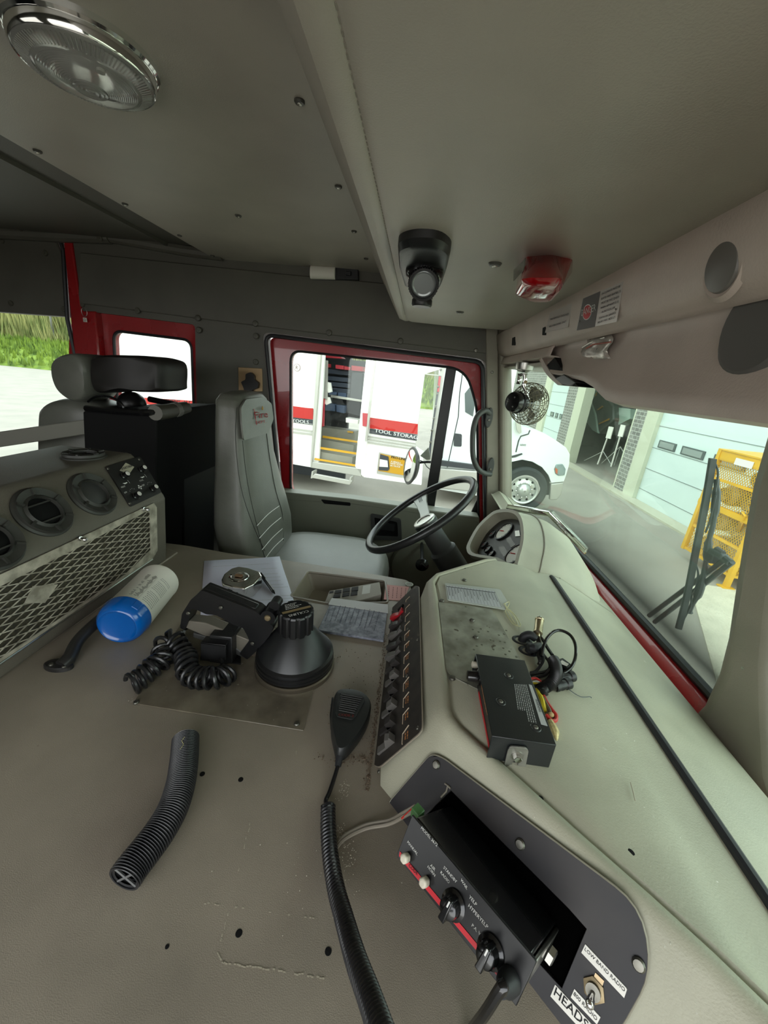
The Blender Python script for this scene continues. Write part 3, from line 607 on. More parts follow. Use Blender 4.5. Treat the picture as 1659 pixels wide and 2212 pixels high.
# two wall lamps
for (a, b, c, d, sp_, s) in (((52, 456), (152, 463), (182, 485), (62, 478), .5, 'white lens in dark housing on the padded roll at far left'), ((670, 573), (773, 580), (774, 604), (672, 602), .52, 'white lens in black housing above the driver seat window')):
    yy = YW - .05 if a[0] < 100 else YW - .03; A, B, Cc, D = [PY(p, yy) for p in (a, b, c, d)]
    t = thing('wall_lamp', 'small oblong lamp, ' + s, 'lamp', A); dep = V((0, .045, 0)); e1 = A.lerp(B, sp_); e2 = D.lerp(Cc, sp_)
    m = M(); m.prism([A + V((-.003, .004, .006)), B + V((.0, .004, .006)), Cc + V((0, .004, 0)), D + V((-.003, .004, 0))], dep); m.build('housing', blk, t, bevel=.003)
    m = M(); rings = []
    for P, Q in ((A, D), (e1, e2)):
        c_ = (P + Q) / 2; rr = (P - Q).length / 2; rings.append([c_ + V((0, -math.sin(k * math.pi / 8) * rr * .55, math.cos(k * math.pi / 8) * rr)) for k in range(9)] + [c_ + V((0, .01, -rr))])
    m.loft(rings); m.build('lens', white, t)
    m = M(); g1 = A.lerp(B, .8); g2 = D.lerp(Cc, .8); m.box((g1 + g2) / 2 + V((0, -.002, 0)), (.022, .01, .014)); m.build('switch', blk, t, bevel=.002)
# pull ring with tag
t = thing('pull_ring', 'small wire ring with a square tag hanging beside the red post', 'ring', PY((182, 690), YW - .03))
m = M(); m.tube(circ(PY((182, 674), YW - .025), (.3, 1, 0), .013, 20, (1, 0, 0), .019), .0012, 6, closed=True); m.build('ring', steel, t)
m = M(); FRt = Fr(PY((184, 691), YW - .02), (1, 0, 0), (0, 0, 1)); m.fbox(FRt, -.009, .009, -.009, .009, 0, .001); tg_ = m.build('tag', white, t)
m = M(); m.text('D', FRt, 0, -.006, .016, .0014, 'c'); m.build('lettering', ink, tg_)
# black hook plate behind the driver seat
t = thing('hook_plate', 'wooden coloured plate with black double hook on the post behind the driver seat', 'hook', PY((541, 840), YW - .01))
m = M(); m.prism([PY(p, YW - .001) for p in ((515, 793), (567, 796), (568, 846), (516, 846))], (0, -.004, 0)); m.build('plate', mat('brass_plate', '#a58a66', .35, .4), t, bevel=.002)
m = M(); m.prism(rnd([PY(p, YW - .005) for p in ((524, 825), (534, 820), (534, 808), (545, 804), (553, 812), (553, 820), (562, 827), (560, 838), (548, 842), (548, 850), (532, 850), (530, 838))], .006), (0, -.02, 0)); m.build('hook', blk, t, bevel=.003)

# map lamp
fb = lambda x, y: (820 + x / 3.072, 460 + y / 3.072)
b0_ = zf - .002; base = rnd([PZ(fb(*p), b0_) for p in ((125, 130), (240, 92), (400, 100), (485, 165), (455, 300), (415, 425), (380, 470), (170, 430), (135, 300))], .02)
cen = sum(base, V()) / len(base)
t = thing('map_lamp', 'black swivelling map lamp with round lens hanging from the headliner', 'lamp', cen)
m = M(); m.loft([base, [p + V((0, 0, -.012)) for p in base], [cen.lerp(p, .93) + V((0, 0, -.02)) for p in base], [cen.lerp(p, .86) + V((0, 0, -.022)) for p in base]]); m.build('base', blk, t, ang=30)
sp0 = cen + V((0, -.005, -.020))
m = M(); m.ball(sp0 + V((0, 0, -.004)), (.034, .034, .022), n=24); m.build('socket', MT['gloss_black'], t)
he = PY(fb(290, 480), cen.y - .035); hs = cen + V((.0, .012, -.024)); ax = (he - hs).normalized(); L = (he - hs).length
m = M(); m.lathe(hs, ax, [(.016, -.01), (.022, 0), (.0235, L * .3), (.0235, L * .62), (.0255, L * .64), (.0255, L), (.022, L), (.021, L - .008)], 36, cap=False); hd = m.build('lamp_head', blk, t)
m = M()
for i in range(36):
    a = 2 * math.pi * i / 36; u_, w_ = perp(ax); d = u_ * math.cos(a) + w_ * math.sin(a); m.tube([hs + ax * L * .66 + d * .0257, hs + ax * L * .97 + d * .0257], .0009, 4)
m.build('knurling', blk, hd)
m = M(); m.lathe(he - ax * .006, ax, [(.0215, 0), (.019, .001), (.006, -.004), (.002, -.005)], 28); m.build('lens', mat('lamp_lens', '#8f9494', .15, .5), hd)
kb_ = PY(fb(283, 575), cen.y + .01)
m = M(); m.lathe(kb_ - V((0, 0, .012)), (0, 0, 1), [(.0165, 0), (.0185, .003), (.0185, .011), (.0172, .0125), (.0185, .014), (.0185, .023), (.0165, .026)], 28); m.build('dimmer_knob', blk, t)
m = M(); m.lathe(kb_, (0, 0, 1), [(.008, .01), (.008, .06)], 12); m.build('stem', blk, t)
# red marker light
t = thing('red_warning_light', 'red moulded warning light hanging from the front headliner', 'light', PZ((1175, 570), zf - .05))
zb = zf - .052
top = [PZ(fb(*p), zf - .003) for p in ((985, 285), (1130, 272), (1288, 300), (1270, 400), (1100, 420), (930, 405))]
top = rnd([PZ((1118, 585), zf - .003), PZ((1136, 553), zf - .003), PZ((1190, 549), zf - .003), PZ((1238, 560), zf - .003), PZ((1236, 590), zf - .003)], .006, 3)
cT = sum(top, V()) / len(top)
bx = (PZ((1238, 560), zf - .003) - PZ((1136, 553), zf - .003)); 
low = rnd([PZ((1112, 632), zb), PZ((1130, 600), zb), PZ((1215, 600), zb), PZ((1214, 622), zb), PZ((1192, 648), zb), PZ((1150, 648), zb)], .006, 3)
def resamp(P, n=40):
    P = [V(p) for p in P]; c = sum(P, V()) / len(P); out = []
    for i in range(n):
        a = 2 * math.pi * i / n; d = V((math.cos(a), math.sin(a), 0)); best = None
        for k in range(len(P)):
            p, q = P[k] - c, P[(k + 1) % len(P)] - c; e = q - p; den = d.x * e.y - d.y * e.x
            if abs(den) < 1e-12: continue
            s = (p.x * e.y - p.y * e.x) / den; w = (p.x * d.y - p.y * d.x) / den
            if s > 0 and -1e-6 <= w <= 1 + 1e-6: best = s if best is None else max(best, s)
        out.append(c + d * (best or .01))
    return out
T_, L_ = resamp(top), resamp(low); cl = sum(L_, V()) / len(L_)
redl = bpy.data.materials.new('red_lens'); redl.use_nodes = True; rb_ = redl.node_tree.nodes['Principled BSDF']; rb_.inputs['Base Color'].default_value = (.42, .006, .010, 1); rb_.inputs['Roughness'].default_value = .1; rb_.inputs['Transmission Weight'].default_value = .2; rb_.inputs['Coat Weight'].default_value = .6
m = M(); m.loft([T_, [a.lerp(b, .8) for a, b in zip(T_, L_)], L_, [cl.lerp(p, .93) + V((0, 0, -.004)) for p in L_], [cl.lerp(p, .75) + V((0, 0, -.007)) for p in L_]]); m.build('lens', redl, t, ang=50)
m = M(); m.box((T_[0] + L_[20]) / 2, (.001, .001, .001)); 
q = [PZ(fb(*p), z) for p, z in (((905, 380), zf - .018), ((975, 310), zf - .012), ((960, 385), zf - .03), ((900, 455), zf - .04))]
m = M(); cq = sum(q, V()) / 4; m.prism([p + (p - V((cT.x, cT.y, p.z))).normalized() * .004 for p in q], V((.001, -.001, 0))); m.build('rating_plate', steel, t)

# ---- overhead console (header) above the windscreen
fh = lambda x, y: (600 + x / 1.5666, 350 + y / 1.5666)
prof = [(.345, .23), (.312, .203), (.309, .198), (.315, .175), (.322, .150), (.330, .130), (.340, .120), (.352, .118)]       # flange with the placards (x, z)
bul = [(.352, .118), (.366, .121), (.372, .112), (.374, .09), (.371, .06), (.363, .03), (.355, .012), (.352, .000), (.356, -.010), (.375, -.0145), (.45, -.012), (.60, .0), (.685, .02)]
yh = [-.42, 0, .25, .5, .75, .95, 1.1, 1.3, 1.5, 1.7, YW - .012]
m = M(); 
rows = [[V((x, y, z)) for x, z in prof + bul] for y in (-.42, 0, .2, .4, .55, .7, .735)]
def blend(y, k):                                    # bulge tapers away towards the driver corner
    r = [V((x, y, z)) for x, z in prof]
    for x, z in bul: r.append(V((x + (.40 - x) * 0 , y, .118 + (z - .118) * k)))
    return r
rows.append(blend(.76, .995)); rows.append(blend(.79, .97))
for y, k in ((.82, .90), (.86, .80), (.92, .71), (1.0, .665), (1.08, .64), (1.16, .60), (1.22, .50), (1.27, .3), (1.285, .02)): rows.append(blend(y, k))
hdr = thing('overhead_console', 'brownish grey moulded overhead console above the windscreen', 'console', (.5, .7, -.02))
m = M(); m.quadgrid([r[len(prof) - 1:] for r in rows]); m.build('console_shell', headerm, hdr, solid=.003, ang=50); m = M(); m.quadgrid([[V((x, y, z)) for x, z in prof] + [V((.356, y, .112))] for y in (-.42, .3, 1.0, 1.5, YW - .012)]); m.build('upper_flange', headerm, hdr, solid=.003, ang=50)
m = M(); m.quadgrid([[V((.354, y, .114)), V((.349, y, .108)), V((.345, y, .088)), V((.37, y, .086)), V((.42, y, .083))] for y in (1.16, 1.2, 1.4, 1.6, YW - .012)]); m.build('far_shelf', headerm, hdr, solid=.004)
m = M(); m.quadgrid([[V((x, y, z)) for x, z in ((.36, .075), (.43, .07), (.55, .072), (.60, .09))] for y in (1.2, 1.5, YW - .012)]); m.build('lower_flap', vinyl_l, hdr, solid=.004)
# end horn of the bulge
m = M(); A = [PX(p, .350) for p in ((1168, 770), (1172, 795), (1186, 815), (1205, 832), (1236, 843))]; A2 = [PX(p, .350) for p in ((1172, 770), (1200, 772), (1216, 800), (1240, 826), (1262, 843))]
m.loft([[a, b, b + V((.05, 0, 0)), a + V((.05, 0, 0))] for a, b in zip(smooth([A[0], A[1], A[2], A[3]], 3), smooth([a.lerp(b, .28) for a, b in zip(A[:4], A2[:4])], 3))]); m.build('end_horn', headerm, hdr)
m = M(); m.prism([PX(p, .353) for p in ((1180, 790), (1198, 772), (1215, 800), (1250, 835), (1212, 832))], (.05, 0, 0)); m.build('recess_shade_slab', blkm, hdr)  # dark slab on the closed shell, its black colour standing for a shaded opening
m = M(); m.prism([PX(p, .350) for p in ((1196, 818), (1218, 808), (1244, 826), (1232, 834), (1212, 830))], (.03, 0, 0)); m.build('latch_clips', blk, hdr, bevel=.002)
# flange frame for placards
FHd = Fr(V((.3185, 1.0, .163)), (0, -1, 0), (-.013, 0, .053))     # u towards the officer side (right in the photo)
for p in ((1176, 716), (1110, 738), (1071, 752)):
    m = M(); m.prism(rnd([FHd.hit((p[0] + a, p[1] + b), .0005) for a, b in ((-4, 8), (-3, -8), (4, -11), (4, 8))], .004), FHd.n * .0012); m.build('slot', blkm, hdr)
m = M(); c = FHd.hit((1559, 578)); m.lathe(c, FHd.n, [(.027, -.01), (.027, -.002), (.0245, .002), (.018, .0035), (.003, .004)], 32); m.build('round_plug', mat('plug_grey', '#6b6863', .4), hdr)
m = M(); m.lathe(c - FHd.n * .004, FHd.n, [(.036, 0), (.030, .0045), (.027, .003)], 32); m.build('plug_seat', headerm, hdr)
m = M(); c = PX((1656, 700), .372); m.lathe(c - V((.004, 0, 0)), (-1, 0, 0), [(.06, 0), (.05, .007), (.045, .006)], 32); m.build('speaker_seat', mat('seat_grey', '#5f5d59', .6), hdr)  # speaker seat in one flat darker grey
sil = mat('silver_placard', '#b3aca6', .35, .5); dkp = mat('dark_placard', '#4b4644', .5)
def placard(ps, label):
    t = thing('placard', label, 'sign', FHd.hit(ps[0])); m = M(); quad(m, FHd, ps, .001, .0022); pl = m.build('plate', sil, t); return t, pl
t, pl = placard([(1237, 655), (1228, 706), (1178, 719), (1190, 674)], 'small silver placard on the overhead console giving the number of personnel')
m = M(); tfit(m, 'THIS VEHICLE IS DESIGNED', FHd, (1188, 692), (1229, 680), .0026, bold=.01, size=.0058); tfit(m, 'FOR 4 PERSONNEL ONLY', FHd, (1186, 708), (1223, 696), .0026, bold=.01, size=.0058); m.build('lettering', ink, t)
t, pl = placard([(1349, 607), (1333, 695), (1246, 714), (1260, 645)], 'silver and black DANGER placard on the overhead console about seat belts')
m = M(); quad(m, FHd, [(1297, 629), (1285, 706), (1246, 714), (1260, 645)], .0023, .0025); m.build('black_field', dkp, t)
co = FHd.loc(FHd.hit((1271, 674))); 
for rr, mm, hh_, nm in ((1.12, wink, .0026, 'white_ring'), (1.0, rink, .0028, 'red_oval')):
    m = M(); m.poly([FHd.at(co[0] + math.cos(a) * .0200 * rr, co[1] + math.sin(a) * .0125 * rr, hh_) for a in [2 * math.pi * i / 28 for i in range(28)]]); m.build(nm, mm, t)
m = M(); tfit(m, 'DANGER', FHd, (1255.5, 683), (1286.5, 671), .004, bold=.02)
m.build('danger_lettering', wink, t)
m = M()
for s_, p, q in (('OCCUPANTS MUST BE', (1300, 637), (1340, 620)), ('SEATED AND SEATBELTS', (1298, 648), (1341, 631)), ('MUST BE FASTENED', (1299, 657.5), (1337, 643)), ('WHEN APPARATUS IS', (1297, 668), (1336, 653.5)), ('IN MOTION OR', (1300, 676.5), (1328, 666)), ('DEATH OR SERIOUS', (1294, 690), (1330, 677.5)), ('INJURY MAY RESULT', (1291, 699), (1329, 687))):
    tfit(m, s_, FHd, p, q, .0026, bold=.01, size=.0048)
m.build('lettering', ink, t)
for p in ((1252, 694), (1330, 668)): screw(FHd.hit(p, .003), FHd.n, .0018, t)
# torn sticker
t = thing('torn_sticker', 'torn curling silver sticker with a faint red line on the overhead console', 'sticker', PX((1292, 758), .366))
FK = Fr(V((.3735, .9, .10)), (0, -1, 0), (0.0, 0, 1)); R = random.Random(4)
rows = []
for i in range(7):
    r = []
    for j in range(7):
        a = i / 6; b = j / 6; x = 1262 + 58 * a + 6 * math.sin(b * 7) ; y = 732 - 10 * a + (44 + 8 * a) * b
        if i == 0: x += 8 * abs(b - .5)
        r.append(FK.hit((x - 4 * b, y), .003 + .012 * abs(math.sin(a * 4.4 + b * 2)) * (a) + R.random() * .0015))
    rows.append(r)
m = M(); m.quadgrid(rows); m.build('foil', mat('foil', '#cfc8bf', .3, .5, var=(60, .2)), t, solid=.0006)
m = M(); m.tube([rows[1][3] + FK.n * .002] + [r[2] + FK.n * .0035 for r in rows[2:]], .0014, 4); m.build('red_line', mat('faded_red', '#b8604f', .6), t)
m = M(); m.tube([FK.hit(p, .006) for p in ((1258, 750), (1275, 740), (1292, 733), (1308, 728))], .002, 5); m.build('curled_edge', MT['foil'], t)
# ================================================================ driver seat, steering wheel, instruments
leath = mat('grey_leather', '#66675f', .38, bump=(260, .4), var=(14, .12))
leath2 = mat('grey_leather_light', '#6b6c64', .36, bump=(260, .4), var=(14, .1))
def rrect(x0, x1, y0, y1, z, n=40, e=4.0, bow=0):
    out = []
    for i in range(n):
        a = 2 * math.pi * i / n; c, s = math.cos(a), math.sin(a)
        X = (x0 + x1) / 2 + (x1 - x0) / 2 * math.copysign(abs(c) ** (2 / e), c); Y_ = (y0 + y1) / 2 + (y1 - y0) / 2 * math.copysign(abs(s) ** (2 / e), s)
        if bow and c > 0: X += bow * (abs(Y_ - (y0 + y1) / 2) / ((y1 - y0) / 2)) ** 4
        out.append(V((X, Y_, z)))
    return out
SP = [(-.104, -.59, -.64, 1.32, 1.44), (-.112, -.575, -.655, 1.27, 1.49), (-.13, -.562, -.662, 1.245, 1.515), (-.20, -.552, -.665, 1.235, 1.525), (-.33, -.54, -.667, 1.22, 1.54), (-.45, -.52, -.667, 1.19, 1.575), (-.54, -.50, -.66, 1.16, 1.60), (-.62, -.482, -.645, 1.15, 1.61), (-.70, -.476, -.635, 1.15, 1.61), (-.78, -.48, -.62, 1.16, 1.60)]
def sfx(z):
    for a, b in zip(SP, SP[1:]):
        if a[0] >= z >= b[0]: t = (a[0] - z) / (a[0] - b[0]); return a[1] + (b[1] - a[1]) * t
    return SP[0][1] if z > SP[0][0] else SP[-1][1]
def SF(p, h=.002):
    x = -.52
    for _ in range(12): q = PX(p, x + h); x = sfx(q.z)
    return q
st = thing('driver_seat', 'high-backed grey leather driver seat with red Fire emblem on the headrest', 'seat', (-.35, 1.38, -1.15))
zs = [a[0] for a in SP]; rings = []
for i in range(len(SP) - 1):
    for k in range(3):
        t = k / 3; a, b = SP[i], SP[i + 1]; q = [a[j] + (b[j] - a[j]) * t for j in range(5)]; rings.append(rrect(q[2], q[1], q[3], q[4], q[0]))
rings.append(rrect(SP[-1][2], SP[-1][1], SP[-1][3], SP[-1][4], SP[-1][0]))
m = M(); m.loft(rings); m.build('backrest', leath, st, ang=60)
hp = [SF(p, .0) for p in ((523, 951), (577, 935), (588, 905), (584, 872), (566, 857), (528, 862), (517, 880), (519, 915))]
m = M(); m.prism(rnd(hp, .01), (.006, 0, 0)); m.build('headrest_panel', leath2, st, bevel=.004, seg=3)
for ps in (((524, 952), (530, 1010), (540, 1070), (556, 1140), (572, 1205)), ((576, 936), (583, 990), (596, 1060), (610, 1110), (612, 1168)), ((512, 880), (509, 950), (520, 1050), (545, 1130), (572, 1190))):
    m = M(); m.tube(smooth([SF(p, .0006) for p in ps], 4), .0012, 5); m.build('seam', mat('seam_dark', '#33332f', .6) if 'seam_dark' not in MT else MT['seam_dark'], st)
for ps in (((555, 1136), (580, 1110), (603, 1093)), ((560, 1163), (584, 1137), (607, 1118)), ((566, 1188), (588, 1162), (610, 1142)), ((574, 1205), (592, 1182), (612, 1163))):
    m = M(); m.tube(smooth([SF(p, .001) for p in ps], 4), .0014, 5); m.build('white_piping', wink, st)
FL = Fr(SF((548, 905), .0), (0, 1, 0), (-.1, 0, .6)); FL.o = FL.o + V((.0075, 0, 0))
m = M(); tfit(m, 'Fire', FL, (551, 905), (579, 901), .001, bold=.03, size=.034); tfit(m, 'DEPT.', FL, (553, 916), (575, 913), .001, bold=.03, size=.013)
m.fbox(FL, -.003, .0, -.02, .035, .0005, .001); m.build('emblem', mat('emblem_red', '#b0262a', .6), st)
m = M(); ql = SF((567, 886), .01); m.lathe(ql, (0, 0, 1), [(.001, 0), (.004, .004), (.003, .009), (.0005, .015)], 8); m.build('emblem_flame', mat('gold_thread', '#b08d4a', .5), st)
rings = []
for z, g in ((-.86, .03), (-.84, .0), (-.75, .0), (-.725, .008), (-.712, .03), (-.706, .07)): rings.append(rrect(-.56 + g, -.03 - g * .8, 1.13 + g, 1.64 - g, z - .0, e=3.6))
m = M(); m.loft(rings)
for v in m.v: v.z += -.03 * max(0, (v.x + .15) / .12) if v.x > -.15 else 0
m.build('seat_cushion', leath2, st, ang=60)
m = M(); m.tube([p + V((0, 0, .0)) for p in rrect(-.545, -.045, 1.145, 1.625, -.735, e=3.6)], .003, 5, closed=True)
for v in m.v: v.z += -.03 * max(0, (v.x + .15) / .12) if v.x > -.15 else 0
m.build('cushion_piping', MT['seam_dark'], st)
m = M(); m.box((-.30, 1.38, -1.0), (.42, .40, .29)); m.build('seat_base', blk, st, bevel=.02)
# steering wheel
wc = V((.06, 1.35, -.47)); wn = V((-.61, 0, .79)); wy = V((0, 1, 0)); wx = wy.cross(wn).normalized()
t = thing('steering_wheel', 'black two-spoke steering wheel on its column', 'steering wheel', wc + V((.16, 0, -.3)))
m = M(); m.tube(circ(wc, wn, .222, 64, wy), .0135, 14, closed=True); m.build('rim', mat('wheel_black', '#262627', .32), t)
hub = wc - wn * .055
for sgn in (1, -1):
    m = M(); d = (wy * .35 + wx * -.94 if sgn > 0 else wy * -.35 + wx * .94).normalized() if False else (wx * (-.9) * sgn * -1 + wy * .0)
    d = (wy * sgn).normalized(); e = wn.cross(d)
    pts = []
    for r_, w_, hh in ((.03, .022, .010), (.10, .02, .018), (.16, .024, .040), (.212, .034, .054)):
        c_ = hub + d * r_ + wn * hh; pts.append([c_ + e * w_, c_ - e * w_, c_ - e * w_ - wn * .008, c_ + e * w_ - wn * .008])
    m.loft(pts); sp2 = m.build('spoke', mat('spoke_grey', '#8a8a84', .35, .6) if 'spoke_grey' not in MT else MT['spoke_grey'], t, bevel=.002)
    m = M()
    for k in (-1, 0, 1):
        a = hub + d * .17 + wn * .0452 + e * .006 * k; b = hub + d * .207 + wn * .0545 + e * .006 * k; m.tube([a, b], .0011, 5)
    m.build('spoke_grooves', blk, sp2)
m = M(); m.lathe(hub + wn * -.02, wn, [(.045, 0), (.046, .03), (.045, .036)], 40); m.build('hub', blk, t)
m = M(); m.lathe(hub + wn * .016, wn, [(.044, 0), (.044, .006), (.040, .009), (.028, .0095), (.026, .006), (.012, .0062), (.001, .007)], 40); m.build('horn_cap', steel, t)
m = M(); ce = hub - wn * .36; m.lathe(hub - wn * .02, -wn, [(.036, 0), (.040, .02), (.042, .09), (.052, .1), (.055, .34)], 32); m.build('column_shroud', dkg, t)
m = M(); k0 = hub - wn * .20 + V((0, -.04, 0)); m.tube([k0, k0 + V((.01, -.05, .0)), k0 + V((.03, -.07, .004))], .007, 10); m.ball(k0 + V((.035, -.075, .004)), .011); m.build('column_lever', blk, t)
t = thing('valve_knob', 'round black knob on the panel below the steering wheel', 'knob', PY((915, 1225), 1.55))
c = PY((912, 1222), 1.55); m = M(); m.lathe(c + V((0, .3, 0)), (0, -1, 0), [(.008, 0), (.008, .3)], 12); m.build('stem', blk, t)
m = M(); m.lathe(c + V((0, .02, 0)), (0, -1, 0), [(.022, 0), (.03, .008), (.03, .014), (.018, .03), (.014, .032)], 24); m.build('knob', MT['gloss_black'], t)
# grab handle on the post
t = thing('grab_bar', 'curved dark grey grab handle beside the driver door', 'handle', PY((1050, 960), YW - .03))
ya = YW - .045
pts = smooth([PY(p, y) for p, y in (((1058, 893), ya + .02), ((1048, 887), ya), ((1032, 898), ya - .02), ((1023, 925), ya - .03), ((1021, 960), ya - .03), ((1023, 990), ya - .03), ((1032, 1012), ya - .02), ((1046, 1022), ya), ((1060, 1024), ya + .02))], 6)
m = M(); m.tube(pts, .0125, 12); m.build('bar', mat('handle_grey', '#454744', .5, bump=(400, .3)), t)
for p in ((1056, 902), (1059, 1008)):
    m = M(); c = PY(p, YW - .018); m.loft([rrect(c.x - .016, c.x + .016, 0, 0, 0)] * 0 or [[V((c.x + .015 * math.cos(a), c.y + d, c.z + .045 * math.sin(a))) for a in [2 * math.pi * i / 24 for i in range(24)]] for d in (0, -.014)]); pt = m.build('mount_pad', MT['handle_grey'], t, bevel=.003)
    screw(c + V((0, -.015, -.01)), (0, -1, 0), .006, pt)
for p, s in (((1063, 804), 'top'), ((1063, 1106), 'bottom')):
    screw(PY(p, YW - .015), (0, -1, 0), .006, None, 'panel_screw'); o = list(COL.objects)[-1]; tag(o, 'steel screw at the %s of the grey strip beside the driver door' % s, 'screw')
# instrument pod
IP = Fr(V((.36, 1.2, -.42)), (0, -1, 0), (.62, 0, .78))      # face looks back to the driver
kg = cc(780, 950, 3.19)
cont = [kg(*p) for p in ((800, 800), (768, 765), (775, 720), (830, 620), (900, 550), (950, 520), (1030, 515), (1085, 540), (1112, 600), (1118, 700), (1095, 800), (1060, 880), (960, 830))]
inn = smooth([IP.hit(p, 0) for p in cont], 3, True)
ci = sum(inn, V()) / len(inn)
outp = [ci + (p - ci) * 1.13 + IP.n * .012 for p in inn]
back = []
hood = [(ci + (p - ci) * 1.16) for p in inn]
t = thing('instrument_pod', 'rounded grey instrument pod with dials behind the steering wheel', 'instrument panel', (ci.x, ci.y, -.5))
r0 = [p - IP.n * .03 for p in inn]; r1 = [p + IP.n * .012 for p in inn]
def sink(k, dx, dz): return [V((ci.x + (p.x - ci.x) * 1.1 * k + dx, ci.y + (p.y - ci.y) * 1.12, ci.z + (p.z - ci.z) * 1.1 * k + dz)) for p in inn]
m = M(); m.quadgrid([r0, r1, [p + IP.n * .002 for p in outp], outp and [p - IP.n * .006 for p in hood], sink(1.0, .05, -.0), sink(.97, .10, -.012), sink(.85, .17, -.04), sink(.6, .24, -.085), sink(.4, .27, -.12)], True); m.build('hood', dashm, t, ang=60)
m = M(); m.tube([p + V((0, 0, 0)) for p in sink(1.012, .052, -.0)], .0022, 5, closed=True); m.build('hood_groove', vinyl, t)
m = M(); m.prism([p - IP.n * .028 for p in inn], IP.n * .003); m.build('dial_board', mat('dial_board', '#33302c', .5), t)
def dial(p, r, label=None, face='#2b2a28'):
    c = IP.hit(kg(*p), -.022); m = M(); m.lathe(c, IP.n, [(r * 1.12, -.003), (r * 1.12, .004), (r, .005), (r * .97, .001)], 32); d = m.build('gauge', blk, t)
    m = M(); m.lathe(c, IP.n, [(r * .97, .0012), (r * .96, .0020)], 32); m.build('dial_face', MT[face] if face in MT else mat(face, face, .35), d)
    a, b = IP.loc(c); m = M()
    for i in range(9):
        g = math.radians(-120 + i * 30); x, y = math.sin(g), math.cos(g); m.poly([IP.at(a + x * r * .75 + y * r * .03, b + y * r * .75 - x * r * .03, -.0192), IP.at(a + x * r * .9 + y * r * .03, b + y * r * .9 - x * r * .03, -.0192), IP.at(a + x * r * .9 - y * r * .03, b + y * r * .9 + x * r * .03, -.0192), IP.at(a + x * r * .75 - y * r * .03, b + y * r * .75 + x * r * .03, -.0192)])
    m.build('dial_marks', wink if face == '#2b2a28' else ink, d)
    m = M(); m.tube([IP.at(a, b, -.0188), IP.at(a - r * .6, b - r * .3, -.0188)], r * .04, 5); m.build('needle', rink, d)
dial((985, 632), .034, face='#d6d4c4'); dial((1065, 790), .036, face='#d6d4c4'); dial((905, 650), .015); dial((848, 725), .014); dial((875, 755), .014); dial((898, 785), .013)
for ps in (((1000, 680), (1030, 670), (1065, 725), (1035, 745)), ((950, 745), (985, 735), (1020, 790), (985, 810))):
    m = M(); quad(m, IP, [kg(*p) for p in ps], -.025, -.0235); m.build('display', mat('lcd', '#4a463c', .25), t)
m = M(); quad(m, IP, [kg(*p) for p in ((1062, 630), (1092, 627), (1098, 665), (1065, 668))], -.025, -.023); m.build('fan_emblem', steel, t)
# foil sun tray lying on the pod and the dash
t = thing('foil_tray', 'shallow silver foil tray lying against the windscreen behind the instrument pod', 'tray', PZ((1190, 1140), -.50))
fo = mat('crinkled_foil', '#d8d8d0', .14, 1, bump=(90, .9))
def zt(p, z): return PZ(p, z)
A = [zt((1093, 1097), -.435), zt((1183, 1112), -.44), zt((1262, 1193), -.485)]
B = [PY((1110, 1092), A[0].y + .09), PX((1196, 1106), .62), PX((1270, 1186), .655)]
m = M()
for i in range(2):
    a, b, c_, d = A[i], A[i + 1], B[i + 1], B[i]
    m.prism([a, b, b + V((.004, 0, .012)), a + V((.004, 0, .012))], V((.002, .001, 0)))
m.quadgrid([[A[0], A[1], A[2]], [a + (b - a) * .25 + V((0, 0, -.012)) for a, b in zip(A, B)], [a + (b - a) * .8 + V((0, 0, -.012)) for a, b in zip(A, B)], [b + V((0, 0, .004)) for b in B]])
m.build('foil_sheet', fo, t, solid=.001)
m = M(); m.tube([A[1] + V((.003, 0, .012)), A[2] + V((.003, 0, .011))], .004, 8); m.tube([A[0] + V((.003, 0, .012)), A[1] + V((.003, 0, .012))], .003, 8); m.build('rolled_edge', chrome, t)

